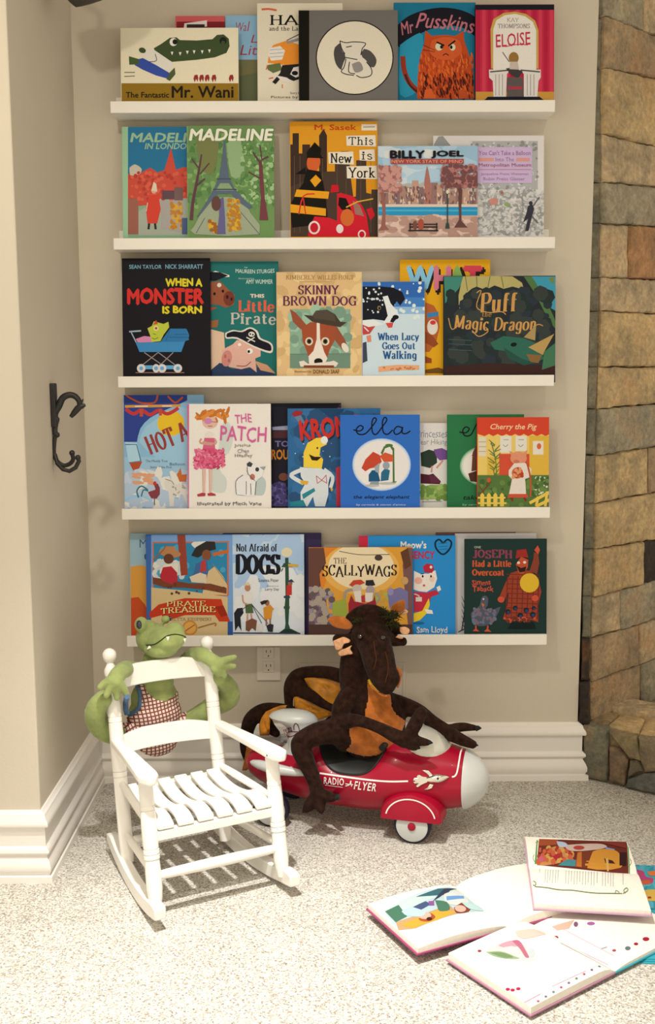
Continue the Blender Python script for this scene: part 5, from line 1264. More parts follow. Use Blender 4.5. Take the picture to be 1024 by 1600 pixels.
# ---------------------------------------------------------------- middle ledge
def a_pram(A):
    A.T('#6f97a0', 'SEAN TAYLOR', 80, 56, 230, 74, bold=.02); A.T('#6f97a0', 'NICK SHARRATT', 248, 54, 422, 74, bold=.02)
    A.T('#c9b82a', 'WHEN A', 250, 120, 418, 154, bold=.05, jit=2); A.T('#bf3028', 'MONSTER', 74, 168, 424, 236, bold=.05, jit=3); A.T('#c9b82a', 'IS BORN', 236, 248, 416, 280, bold=.05, jit=2)
    A.L('#8fa3a8', 7, [80, 366, 135, 362]); A.L('#8fa3a8', 5, [90, 370, 120, 430]); A.P('#c07a96', [110, 400, 150, 386, 185, 390, 190, 414, 120, 416]); A.P('#a9b23a', [165, 350, 185, 340, 195, 318, 240, 330, 262, 320, 266, 345, 240, 380, 225, 410, 185, 414, 178, 385]); A.P('#b5442e', [190, 335, 205, 312, 214, 330]); A.E('#c9c47a', 205, 350, 12, 12); A.E('#a33a2a', 205, 350, 6, 6)
    for p in ([185, 395, 200, 400, 215, 392], [190, 375, 205, 380]): A.L('#5f6b26', 3, p, 3)
    A.P('#3a7ba3', [110, 416, 225, 414, 270, 352, 345, 352, 358, 380, 355, 404, 340, 410, 322, 460, 128, 460]); A.P('#2f6a92', [225, 414, 270, 352, 345, 352, 358, 404, 330, 412])
    for p in ([270, 356, 250, 410], [290, 378, 356, 378], [262, 392, 356, 392]): A.L('#24547a', 3, p)
    for p in ([150, 462, 240, 525], [215, 462, 130, 530], [215, 462, 300, 525], [285, 462, 215, 530]): A.L('#8a7f78', 4, p)
    A.Rr('#5b98b4', 135, 522, 310, 540); A.L('#8a6a5c', 4, [110, 556, 336, 556])
    for x in (136, 205, 233, 306): A.E('#c4beb4', x, 536, 20 if x != 205 else 16, 20); A.E('#5b98b4', x, 536, 9, 9)
book(2, 0, 193, 403.5, 329.5, 'black picture book with a blue pram, far left of the middle ledge', '#1b191c', R3A, a_pram)
def a_pirate(A):
    A.T('#b9c9b4', 'by', 616, 64, 630, 72); A.T('#b9c9b4', 'MAUREEN STURGES', 574, 74, 754, 92, arc=-4, bold=.01); A.T('#a9c0a8', 'Illustrated by', 588, 116, 660, 124); A.T('#b9c9b4', 'AMY WUMMER', 622, 124, 746, 144, bold=.01)
    A.T('#c9b9a4', 'THIS', 642, 192, 706, 208, bold=.05); A.S('#c9583f', 'Little', 588, 222, 750, 272, wt=.24, thin=.1, jit=.05); A.S('#b3ab98', 'Pirate', 552, 280, 758, 330, wt=.2, thin=.09, jit=.05)
    A.P('#d9cfb8', [440, 100, 480, 84, 545, 104, 545, 112, 440, 116]); A.P('#1a1b20', [440, 88, 500, 90, 540, 106, 480, 130, 440, 130]); A.P('#8a4f35', [440, 140, 500, 130, 540, 170, 570, 195, 566, 240, 530, 255, 490, 240, 440, 240]); A.E('#6b3526', 543, 212, 26, 34); A.E('#31180f', 535, 205, 6, 9); A.E('#31180f', 555, 215, 5, 8); A.E('#c7c3a6', 498, 150, 10, 10); A.E('#1a1510', 515, 178, 6, 7); A.E('#1a1510', 476, 190, 6, 7)
    A.P('#a8402f', [440, 250, 490, 255, 440, 275]); A.P('#8a5a35', [440, 320, 495, 310, 490, 345, 440, 350]); A.P('#c9ab8a', [440, 350, 520, 370, 525, 460, 500, 540, 440, 560])
    A.P('#2c3a52', [440, 560, 500, 510, 560, 540, 700, 530, 760, 570, 440, 575]); A.P('#c99e88', [510, 450, 560, 425, 580, 405, 640, 410, 690, 440, 690, 480, 665, 490, 672, 555, 640, 530, 600, 540, 545, 530, 515, 495]); A.P('#b98a66', [660, 500, 720, 520, 760, 560, 690, 545])
    A.E('#b97a6c', 533, 490, 24, 38, 10); A.E('#9c5c52', 526, 480, 5, 9); A.E('#9c5c52', 543, 500, 5, 9); A.E('#d9d4c0', 640, 456, 14, 13); A.E('#1b1815', 635, 458, 6, 7); A.E('#d9d4c0', 592, 426, 8, 7); A.L('#8c4a3c', 4, [578, 524, 620, 525, 645, 505], 3)
    A.P('#c9c4b0', [526, 372, 560, 358, 600, 362, 640, 345, 675, 362, 690, 395, 735, 415, 748, 440, 735, 466, 660, 440, 580, 400, 530, 398], 3); A.P('#1a1a1f', [534, 374, 565, 364, 605, 368, 640, 352, 668, 368, 682, 400, 728, 420, 740, 440, 730, 456, 660, 432, 580, 392, 534, 392], 3)
    A.E('#c9c4b0', 648, 378, 15, 12); A.E('#1a1a1f', 642, 377, 4, 4); A.E('#1a1a1f', 654, 380, 4, 4); A.L('#c9c4b0', 5, [624, 392, 664, 412]); A.L('#c9c4b0', 5, [630, 412, 662, 392])
book(2, 1, 326, 408.5, 436, 'teal picture book with a pink pig wearing a black pirate hat', '#22655c', R3A, a_pirate)
def a_dog(A):
    A.dots(['#d2b57c', '#bd9c66'], 60, 770, 90, 1170, 570, 10, 26, 1.5)
    A.S('#8a6a3c', 'KIMBERLY WILLIS HOLT', 808, 104, 1122, 124, wt=.14); A.L('#a98a58', 3, [870, 134, 1020, 134])
    A.S('#5c2a44', 'SKINNY', 866, 152, 1050, 192, wt=.2, thin=.08); A.S('#5c2a44', 'BROWN DOG', 794, 202, 1132, 244, wt=.2, thin=.08)
    A.Rr('#7f9c80', 826, 262, 1106, 535); A.dots(['#8fae8f', '#6f8c74'], 30, 830, 266, 1100, 470, 14, 30); A.Rr('#66806a', 826, 470, 1106, 535); A.L('#54705c', 3, [826, 470, 1106, 468])
    A.P('#8a4a30', [826, 262, 850, 275, 890, 320, 915, 350, 905, 372, 870, 350, 840, 320]); A.P('#8a4a30', [1010, 330, 1045, 345, 1080, 400, 1095, 440, 1070, 450, 1030, 400, 1005, 370]); A.E('#cfc6b0', 1082, 440, 14, 24, -30)
    A.P('#93492c', [880, 350, 920, 322, 1000, 322, 1035, 345, 1032, 410, 1010, 450, 995, 500, 960, 530, 920, 520, 905, 460, 885, 410]); A.P('#d3c9b4', [950, 325, 964, 325, 966, 400, 985, 460, 1000, 490, 985, 520, 950, 532, 915, 515, 912, 480, 935, 455, 950, 400]); A.E('#1b1712', 958, 504, 20, 15)
    A.E('#c9bfa0', 915, 411, 18, 19); A.E('#c9bfa0', 990, 411, 19, 19); A.E('#4a3a24', 915, 411, 11, 12); A.E('#4a3a24', 990, 411, 11, 12); A.E('#15110d', 915, 411, 6, 7); A.E('#15110d', 990, 411, 6, 7)
    A.P('#42382c', [890, 288, 930, 292, 945, 270, 1000, 265, 1035, 285, 1060, 320, 1090, 322, 1060, 345, 1000, 335, 930, 320]); A.P('#4d4334', [930, 292, 948, 268, 1000, 264, 1030, 285, 1040, 320, 1000, 312, 940, 305]); A.P('#cfc4ac', [868, 505, 890, 500, 910, 515, 1010, 505, 1030, 500, 1050, 512, 1040, 528, 900, 528, 875, 528]); A.Rr('#7a3a24', 890, 522, 1030, 533)
    A.T('#6f4a2a', 'Illustrated by', 848, 546, 926, 558); A.T('#6f4a2a', 'DONALD SAAF', 934, 542, 1055, 560, bold=.02)
book(2, 0, 433.5, 425, 566, 'tan picture book with a brown dog in a hat, centre of the middle ledge', '#c9a872', R3A, a_dog)
def a_snowdog(A):
    A.Rr('#2f5f9c', 130, 125, 420, 200); A.Rr('#3f74ac', 130, 198, 420, 240); A.Rr('#86a8c0', 130, 240, 420, 275); A.Rr('#b9c9cc', 130, 272, 420, 545)
    A.dots(['#c9d3d6'], 55, 140, 130, 410, 290, 3, 9)
    A.P('#191a20', [130, 150, 170, 150, 220, 150, 270, 155, 310, 175, 322, 205, 300, 235, 285, 215, 270, 240, 292, 285, 270, 310, 220, 300, 180, 295, 130, 300]); A.P('#cfd2cf', [222, 195, 245, 190, 258, 225, 290, 262, 292, 275, 262, 290, 250, 320, 225, 312, 245, 280, 235, 235]); A.E('#15151a', 280, 286, 14, 10); A.P('#c0453c', [235, 312, 270, 310, 265, 332, 248, 334]); A.E('#8a7a4a', 207, 245, 8, 9); A.E('#0d0d10', 208, 246, 5, 6)
    A.dots(['#c9d0d0'], 26, 135, 155, 235, 275, 2, 6); A.P('#cfd2cf', [130, 300, 180, 298, 230, 318, 180, 330, 160, 350, 130, 355]); A.P('#b0403c', [130, 318, 160, 330, 190, 325, 165, 360, 135, 365]); A.L('#d0c9c4', 5, [140, 330, 160, 350]); A.P('#c97a5a', [150, 370, 170, 365, 172, 395, 155, 398]); A.P('#3a3f4a', [134, 400, 150, 395, 155, 480, 134, 490])
    A.S('#22507c', 'When Lucy', 203, 356, 382, 396, wt=.2, thin=.07); A.S('#22507c', 'Goes Out', 222, 398, 366, 428, wt=.2, thin=.07); A.S('#22507c', 'Walking', 226, 436, 372, 480, wt=.2, thin=.07); A.P('#d09a6c', [204, 506, 290, 498, 385, 500, 385, 520, 290, 522, 204, 530]); A.dots('#b5713f', 22, 222, 508, 370, 519, 2, 5, 1.5)
book(2, 0, 567, 440, 664, 'blue and white picture book with a black and white dog in falling snow', '#9fb9c4', R3B, a_snowdog)
def a_what(A):
    A.T('#231f18', 'WHAT', 340, 72, 674, 178, bold=.06); A.T('#7fb3c4', 'WH', 332, 64, 520, 160, bold=.05); A.T('#c4707c', 'H', 455, 64, 522, 160, bold=.05); A.T('#7ba354', 'A', 520, 64, 590, 160, bold=.05); A.T('#c4404c', 'T', 586, 64, 660, 160, bold=.05)
    A.P('#a85a2c', [412, 220, 450, 235, 470, 270, 475, 330, 460, 400, 430, 440, 412, 440]); A.P('#3a78a0', [420, 268, 470, 262, 470, 280, 420, 290]); A.E('#d2cbb8', 444, 330, 24, 34); A.E('#c23838', 446, 310, 13, 10); A.P('#8a4422', [412, 350, 445, 370, 470, 405, 450, 420, 412, 400]); A.P('#8a4422', [412, 460, 440, 470, 440, 490, 412, 490]); A.P('#6f4a1a', [412, 520, 470, 510, 500, 520, 500, 535, 412, 535])
book(2, 1, 626, 405.5, 766, 'bright yellow picture book lettered WHAT, behind the dark dragon cover', '#d19a1c', R3B, a_what)
def a_dragon(A):
    A.P('#3e7a66', [495, 105, 590, 105, 560, 160, 500, 225]); A.P('#a59a5c', [580, 105, 800, 105, 850, 160, 800, 150, 760, 160, 720, 145, 680, 165, 640, 150, 600, 175, 575, 215, 565, 250, 560, 190], 2)
    for p in ([590, 105, 600, 170], [640, 105, 642, 150], [700, 105, 690, 155], [750, 105, 760, 155]): A.L('#6a6a40', 4, p)
    A.P('#3a8a9a', [880, 105, 995, 105, 995, 260, 960, 240, 930, 170]); A.P('#4a6a3a', [850, 105, 885, 105, 940, 190, 990, 300, 992, 340, 960, 300, 900, 180]); A.P('#6a7a3a', [960, 110, 985, 108, 985, 140, 970, 130])
    A.dots(['#2a3236', '#26302c', '#343a34'], 40, 500, 180, 960, 500, 14, 40); A.P('#3a2420', [498, 505, 700, 490, 990, 500, 992, 540, 498, 540])
    A.S('#b98a4a', 'Puff', 655, 178, 815, 262, wt=.17, thin=.05, shear=.1, rot=-2, ser=.1); A.S('#a3783e', 'the', 664, 262, 704, 284, shear=.1); A.S('#b98a4a', 'Magic Dragon', 540, 280, 902, 352, wt=.16, thin=.05, shear=.1, arc=-8, rot=1, ser=.09); A.L('#b98a4a', 4, [515, 290, 530, 340, 560, 320], 4); A.L('#b98a4a', 4, [620, 345, 650, 372, 690, 350, 680, 330], 4); A.L('#b98a4a', 4, [640, 178, 660, 170, 640, 240, 690, 265, 750, 262, 770, 275], 4); A.L('#b98a4a', 4, [890, 330, 915, 318, 935, 325], 4)
    A.P('#2f5f4c', [700, 400, 760, 370, 850, 380, 900, 400, 940, 470, 900, 490, 840, 470, 790, 440, 720, 430]); A.P('#274a3e', [760, 420, 840, 470, 900, 490, 850, 500, 780, 470]); A.E('#141a16', 805, 408, 14, 9, -10); A.P('#9c8450', [850, 375, 905, 320, 900, 390]); A.P('#a88a50', [870, 420, 985, 360, 940, 440, 935, 455]); A.P('#7a5a34', [860, 450, 930, 455, 915, 490, 880, 485]); A.P('#3f6a4a', [940, 440, 990, 400, 990, 500, 930, 520])
    for y in (385, 405, 430): A.L('#3f525a', 3, [515, y, 620, y+5])
book(2, 0, 694, 431, 868, 'dark wide picture book with curly gold lettering, far right of the middle ledge', '#252b2b', R3B, a_dragon)

# ---------------------------------------------------------------- fourth ledge
def a_balloon(A):
    A.Rr('#2f3f7c', 40, 30, 420, 250); A.P('#7fa9bc', [100, 250, 115, 190, 160, 140, 240, 100, 330, 60, 330, 30, 430, 30, 430, 420, 250, 380, 120, 340], 2); A.Rr('#8fb0bc', 40, 320, 420, 545)
    A.P('#8fb4c0', [110, 250, 140, 180, 240, 120, 335, 95, 335, 330, 200, 330], 2); A.E('#d3ad2a', 255, 165, 62, 58)
    for p in ([195, 35, 180, 70, 120, 72, 70, 50, 50, 36], [240, 40, 275, 70, 310, 45]): A.L('#b5522e', 8, p, 4)
    A.L('#c08a3a', 12, [45, 88, 300, 84]); A.L('#d9c9a0', 5, [90, 88, 150, 87]); A.L('#d9c9a0', 5, [215, 86, 260, 86])
    A.L('#b03838', 16, [48, 100, 85, 122, 120, 104, 160, 126, 200, 105, 240, 122, 290, 95], 4); A.Rr('#b04a38', 112, 100, 128, 134); A.Rr('#b04a38', 200, 98, 214, 130)
    A.P('#9fc0c8', [46, 250, 100, 255, 118, 335, 62, 345]); A.L('#3a5a6a', 4, [46, 262, 98, 262, 118, 338]); A.L('#4a6a7a', 3, [62, 345, 118, 338]); A.P('#a34a2a', [65, 346, 124, 340, 105, 382, 82, 380])
    A.S('#8a3a34', 'HOT A', 140, 190, 336, 275, wt=.15, thin=.06, rot=-22, ser=.12); A.T('#33506a', 'The Mostly True', 140, 332, 240, 346); A.T('#33506a', 'Story of the First', 160, 360, 260, 374); A.T('#33506a', 'Balloon', 250, 345, 320, 358)
    A.P('#c3c3b8', [50, 540, 60, 440, 110, 385, 170, 380, 210, 420, 220, 480, 200, 545], 3); A.dots(['#b3bcc0', '#d0ccb8', '#a3b4bc'], 30, 55, 390, 330, 540, 10, 24, 2); A.dots(['#c9926a'], 16, 80, 395, 180, 440, 4, 9, 3, 0); A.L('#8fb4c4', 12, [45, 520, 80, 500, 130, 500, 170, 520], 4)
    A.L('#2f6a74', 7, [150, 470, 120, 452, 100, 475, 108, 505], 4); A.L('#2f6a74', 6, [152, 475, 130, 470, 120, 500], 4); A.P('#7a3a3c', [150, 480, 185, 468, 178, 445, 195, 440, 205, 460, 205, 490, 190, 510, 165, 508]); A.E('#b03a30', 182, 440, 8, 10); A.L('#5a4030', 4, [180, 508, 180, 538])
    A.P('#c9c3b0', [225, 430, 250, 418, 270, 445, 325, 442, 330, 545, 310, 490, 270, 495, 268, 545, 250, 545, 245, 480, 228, 460]); A.L('#6a6258', 3, [230, 420, 260, 430, 270, 445]); A.dots(['#9a9284'], 14, 260, 445, 330, 500, 3, 6); A.P('#b5622e', [282, 400, 300, 368, 305, 400, 328, 398, 325, 432, 295, 432])
book(3, 1, 195, 617, 320, "blue picture book with farm animals under a red curtain, at its ledge's left end", '#7fa3b8', R4A, a_balloon)
def a_patch(A):
    A.Rr('#b8527c', 328, 75, 338, 560)
    A.P('#bcc0b0', [490, 170, 520, 160, 540, 230, 520, 300, 490, 320, 480, 380, 510, 420, 500, 480, 440, 470, 440, 380, 470, 300, 480, 220], 3); A.P('#a9b4a8', [660, 400, 690, 430, 680, 490, 640, 495, 560, 495, 555, 470, 620, 480], 3)
    A.E('#cda58c', 434, 160, 36, 30); A.P('#c8803a', [395, 140, 410, 108, 450, 100, 480, 118, 485, 145, 450, 130, 420, 135, 400, 160]); A.P('#c8803a', [400, 130, 375, 122, 362, 140, 375, 152, 402, 148]); A.P('#c8803a', [480, 125, 515, 108, 522, 135, 495, 150, 482, 145]); A.dots(['#b36a2a'], 14, 365, 105, 520, 150, 3, 8, 3)
    A.E('#b87a9c', 425, 155, 18, 14); A.L('#8a5a4a', 3, [442, 158, 470, 160]); A.L('#7a5048', 3, [425, 178, 445, 178]); A.P('#cfc6b4', [408, 215, 430, 200, 455, 215, 445, 230, 410, 232]); A.P('#c05a72', [408, 232, 455, 232, 458, 285, 400, 285]); A.L('#b98c78', 9, [395, 235, 390, 255, 445, 262], 3); A.L('#b98c78', 8, [455, 235, 460, 258, 400, 250], 3)
    A.P('#c04a64', [405, 280, 455, 280, 500, 300, 490, 350, 440, 375, 390, 370, 358, 345, 370, 300]); A.dots(['#a83a54', '#d27a8c', '#c85a74'], 60, 360, 285, 498, 372, 5, 12, .5)
    for x in (407, 437): A.P('#cda890', [x-8, 375, x+8, 375, x+5, 485, x-5, 485]); A.L('#a88068', 2, [x-7, 378, x-5, 484])
    A.P('#a03a40', [375, 490, 400, 482, 414, 485, 412, 498, 378, 500]); A.P('#a03a40', [422, 486, 440, 482, 458, 488, 462, 496, 425, 497])
    A.T('#c05a86', 'THE', 548, 124, 624, 162, bold=.01, jit=3, rot=-4); A.T('#c05a86', 'PATCH', 482, 180, 692, 248, bold=.012, rot=3, jit=3)
    A.T('#6a6058', 'Justina', 545, 258, 620, 276, jit=2); A.T('#6a6058', 'Chen', 560, 282, 612, 300, jit=2); A.T('#6a6058', 'Headley', 548, 304, 628, 324, jit=2)
    A.P('#d3d0c2', [550, 490, 552, 430, 580, 405, 610, 400, 605, 360, 650, 350, 680, 370, 670, 410, 645, 430, 640, 495, 580, 492], 2); A.P('#3f3f42', [602, 350, 615, 340, 630, 350, 622, 365, 605, 362]); A.P('#8f8f8a', [660, 365, 690, 362, 680, 380]); A.E('#3a3a3c', 650, 376, 9, 10); A.E('#b06a5a', 628, 410, 12, 14)
    for p in ([555, 490, 553, 430, 585, 402], [605, 365, 608, 395, 640, 428], [600, 430, 600, 490], [620, 440, 622, 492], [645, 430, 640, 492]): A.L('#4a4a48', 3, p, 3)
    A.T('#4a423c', 'Illustrated by Mitch Vane', 376, 524, 670, 544, jit=2, bold=.005)
book(3, 0, 294.5, 631, 424, 'white picture book with a girl in a pink tutu and a small white dog', '#d6cfbd', R4A, a_patch, spine='#b8527c')
def a_night(A):
    A.P('#8a8f9c', [718, 182, 790, 176, 792, 196, 720, 196]); A.P('#4a2a2c', [720, 200, 792, 196, 792, 232, 720, 232]); A.T('#6f6488', 'TO', 732, 246, 794, 272, bold=.03); A.T('#b8742c', 'ROU', 716, 286, 792, 330, bold=.03)
    A.P('#4a4068', [716, 450, 750, 430, 780, 440, 792, 545, 716, 545]); A.E('#6a4030', 770, 410, 22, 18); A.dots(['#5f5a8a', '#3a3454'], 16, 716, 440, 792, 545, 6, 12); A.dots(['#6a3a44'], 5, 1015, 80, 1038, 95, 3, 5)
book(3, 2, 403, 630, 534, 'near black picture book mostly hidden behind the pink tutu cover', '#201f26', R4A, a_night)
def a_banana(A):
    A.dots(['#2c5878', '#35658a', '#2a4a68'], 50, 795, 100, 1200, 540, 18, 40); A.dots(['#c9d0d4'], 16, 800, 180, 1100, 320, 1.5, 3)
    A.P('#8c2a30', [806, 122, 830, 105, 858, 112, 852, 128, 820, 136]); A.P('#5a7488', [820, 136, 850, 128, 872, 170, 850, 178]); A.P('#1f3f5c', [930, 100, 1000, 150, 1050, 100])
    A.T('#1f2c3c', 'KRONG', 850, 148, 1125, 235, bold=.05, rot=-6); A.T('#b83028', 'KRONG', 846, 140, 1120, 228, bold=.04, rot=-6)
    A.P('#d8b93a', [862, 365, 862, 300, 880, 255, 920, 232, 965, 230, 968, 262, 940, 275, 935, 310, 952, 330, 945, 372]); A.E('#d3d3cc', 957, 242, 16, 18); A.P('#2a1f18', [886, 306, 912, 318, 945, 318, 925, 336, 900, 334]); A.E('#2a2418', 925, 278, 4, 5)
    A.P('#c3c8c0', [845, 365, 945, 372, 985, 400, 975, 440, 975, 490, 960, 545, 915, 545, 905, 500, 880, 545, 850, 545, 848, 480, 870, 440, 850, 410]); A.L('#c3c8c0', 18, [860, 375, 812, 395, 810, 410, 862, 440], 3); A.L('#c3c8c0', 16, [955, 375, 995, 410, 985, 460], 3); A.P('#c99a34', [845, 425, 885, 430, 880, 446, 850, 444]); A.P('#c99a34', [982, 456, 998, 466, 990, 478])
    A.L('#b03a38', 3, [920, 405, 945, 425, 970, 440], 3); A.L('#b03a38', 3, [965, 402, 945, 425, 925, 440], 3); A.L('#b03a38', 3, [920, 405, 925, 440]); A.L('#b03a38', 3, [965, 402, 968, 440]); A.P('#2c7a80', [855, 490, 910, 460, 916, 475, 860, 512]); A.P('#2c7a80', [800, 525, 860, 515, 875, 545, 800, 545]); A.P('#a8303a', [1010, 370, 1030, 360, 1035, 545, 1012, 545])
book(3, 1, 451, 638, 595, 'blue picture book with a yellow banana headed figure in white', '#2f5f86', R4A, a_banana)
def a_ella(A):
    A.E('#8fa9c4', 224, 354, 134, 120, n=40); A.E('#b8c4cc', 224, 354, 130, 116, n=40); A.E('#d3cdc0', 224, 354, 124, 110, n=40)
    for p in ([95, 195, 125, 200, 140, 185, 125, 175, 108, 195, 120, 215, 150, 212, 180, 180, 200, 150, 190, 140, 180, 160, 182, 205, 200, 215, 228, 180, 248, 150, 238, 138, 228, 160, 232, 205, 252, 215, 275, 195],
              [318, 185, 295, 180, 280, 200, 290, 216, 312, 205, 320, 182, 318, 208, 335, 212, 356, 200]): A.L('#15161c', 6, p, 5)
    A.P('#4a6a34', [220, 300, 235, 270, 265, 262, 282, 280, 284, 440, 275, 440, 274, 290, 262, 272, 240, 280, 228, 310], 1); A.E('#4a6a34', 258, 266, 18, 7); A.L('#4a6a34', 5, [260, 438, 292, 432])
    A.P('#b3432c', [132, 370, 150, 330, 185, 295, 215, 310, 225, 340, 205, 365, 170, 372, 150, 385]); A.P('#c0512f', [215, 315, 240, 298, 275, 310, 278, 340, 235, 342]); A.P('#1f4f6c', [165, 400, 180, 380, 205, 378, 218, 430, 165, 432]); A.P('#7f8c8c', [175, 430, 212, 430, 212, 446, 168, 446]); A.P('#2a5f74', [222, 390, 240, 370, 262, 380, 255, 425, 220, 430]); A.E('#8a9290', 245, 358, 16, 18); A.P('#8f9694', [190, 365, 215, 345, 212, 395, 195, 385]); A.E('#a9a79c', 250, 440, 40, 6); A.E('#a9a79c', 180, 450, 34, 6)
    A.T('#16181f', 'the elegant elephant', 96, 494, 352, 514, shear=.25, bold=.01); A.T('#b9c4d0', 'by carmela & steven d\'amico', 108, 532, 334, 544, shear=.15)
book(3, 0, 533, 648, 656.5, 'mid blue picture book with a white oval, centre of the second lowest ledge', '#2f62a6', R4B, a_ella)
def a_princess(A):
    A.T('#7f7c80', 'Princesses', 385, 195, 524, 230, shear=.1, jit=2); A.T('#7f7c80', 'Wear Hiking', 372, 238, 524, 270, shear=.1, jit=2)
    A.P('#2c3a2c', [402, 300, 440, 285, 475, 295, 478, 345, 445, 370, 405, 360]); A.P('#6f4a80', [462, 285, 500, 278, 524, 290, 524, 330, 490, 335, 475, 320]); A.L('#b98a70', 9, [505, 335, 475, 370]); A.L('#b98a70', 8, [455, 360, 452, 390]); A.P('#4a2028', [402, 395, 440, 400, 460, 395, 495, 430, 490, 444, 402, 440]); A.P('#5a2a38', [440, 400, 470, 405, 496, 436, 450, 440])
    A.P('#7f9a4a', [402, 460, 450, 445, 524, 450, 524, 510, 402, 515]); A.dots(['#93ab5c', '#6a8840'], 20, 402, 450, 524, 512, 6, 14); A.L('#9a968f', 5, [410, 524, 500, 522])
book(3, 2, 620, 661, 738, 'off white picture book with a bending figure, between the blue and green covers', '#cfcabb', R4B, a_princess)
def a_ella2(A):
    A.E('#7aa07a', 700, 360, 118, 92, n=36); A.E('#b5c4a8', 700, 360, 112, 86, n=36); A.E('#d3cdba', 700, 360, 104, 78, n=36)
    A.L('#15161c', 6, [580, 205, 610, 208, 625, 190, 608, 182, 595, 200, 605, 222, 632, 218, 650, 185, 668, 150], 5); A.P('#4a2c22', [620, 395, 664, 380, 664, 435, 630, 430]); A.P('#5f3a2c', [640, 300, 664, 250, 664, 380, 635, 385]); A.L('#5a4a3a', 3, [636, 310, 664, 330]); A.T('#16181f', 'takes', 598, 494, 690, 514, shear=.25, bold=.01); A.T('#a9c0a4', 'by carmela', 594, 532, 690, 544, shear=.15)
book(3, 1, 700, 647.5, 819, 'green picture book with a white oval, tucked behind the orange and green cover', '#2a6a3e', R4B, a_ella2)
def a_cherry(A):
    A.Rr('#d2b45c', 660, 210, 1000, 410); A.P('#bf4028', [664, 138, 990, 138, 990, 215, 975, 224, 955, 214, 935, 224, 915, 214, 895, 224, 875, 214, 855, 224, 835, 214, 815, 224, 795, 214, 775, 224, 755, 214, 735, 224, 715, 214, 695, 224, 664, 214])
    A.T('#d9b98a', 'Cherry the Pig', 722, 168, 934, 200, shear=.25, bold=.015)
    A.P('#c9c0a4', [668, 228, 702, 228, 702, 315, 668, 315])
    for y in (250, 272, 294): A.L('#a88a5a', 3, [668, y, 702, y])
    A.Rr('#bf4a30', 760, 305, 900, 410); A.Rr('#cfc7b0', 766, 222, 818, 300); A.Rr('#cfc7b0', 836, 222, 888, 292)
    for x in (780, 850): A.L('#6a8a84', 3, [x, 240, x+25, 240]); A.L('#6a8a84', 3, [x, 262, x+10, 272, x+22, 262], 3)
    A.Rr('#c9a23a', 900, 222, 990, 400); A.Rr('#cfc7b0', 916, 246, 964, 308); A.E('#bf5a38', 944, 270, 10, 14); A.Rr('#c9a23a', 708, 320, 762, 400)
    A.L('#4a6a34', 4, [750, 410, 745, 330, 725, 250], 3)
    for x, y in ((715, 240), (765, 265), (712, 285), (768, 300), (708, 320), (765, 340), (712, 350), (735, 380), (760, 375)): A.L('#4f6f3a', 6, [742, y+25, x, y], 0, .5); A.L('#4f6f3a', 5, [740, y+30, x+6, y+18], 0, .5)
    A.Rr('#4f6a34', 660, 402, 1000, 560); A.dots(['#c9c7a4', '#b9bf9a'], 18, 920, 408, 990, 490, 3, 6); A.dots(['#3f5a2c', '#5f7a3c'], 30, 664, 410, 990, 540, 6, 14)
    A.E('#c98460', 850, 325, 38, 30); A.P('#c98460', [808, 290, 825, 300, 818, 320]); A.P('#c98460', [890, 286, 875, 300, 885, 318]); A.E('#b96a4c', 840, 340, 14, 8); A.P('#cfc3ae', [805, 380, 830, 348, 880, 346, 910, 375, 905, 410, 880, 420, 885, 495, 805, 495, 820, 420, 805, 405]); A.E('#b9603a', 845, 392, 26, 26); A.dots(['#a33f24', '#c98a5a'], 8, 825, 372, 868, 412, 5, 9); A.P('#b84a34', [805, 488, 890, 488, 895, 505, 800, 505]); A.L('#7a2a24', 9, [820, 505, 822, 522]); A.L('#7a2a24', 9, [875, 505, 885, 520]); A.L('#a8502e', 8, [890, 350, 905, 420, 905, 500], 3)
    A.L('#6f3a2a', 5, [670, 500, 700, 460, 725, 430]); A.E('#b0502e', 714, 424, 9, 12); A.L('#6f3a2a', 4, [690, 480, 670, 450])
    for x in (675, 705, 735, 765): A.P('#d2b24a', [x, 545, x, 492, x+9, 482, x+18, 492, x+18, 545])
    A.L('#d2b24a', 8, [664, 505, 790, 505]); A.L('#d2b24a', 8, [664, 530, 795, 530])
    A.L('#d2b24a', 14, [900, 530, 990, 480]); A.L('#d2b24a', 14, [930, 545, 990, 515]); A.L('#d2b24a', 12, [930, 545, 940, 500]); A.L('#d2b24a', 12, [972, 545, 980, 480])
book(3, 0, 746.5, 652, 858, 'orange topped picture book with a yellow fence and green garden, far right of its ledge', '#bf4028', R4B, a_cherry)

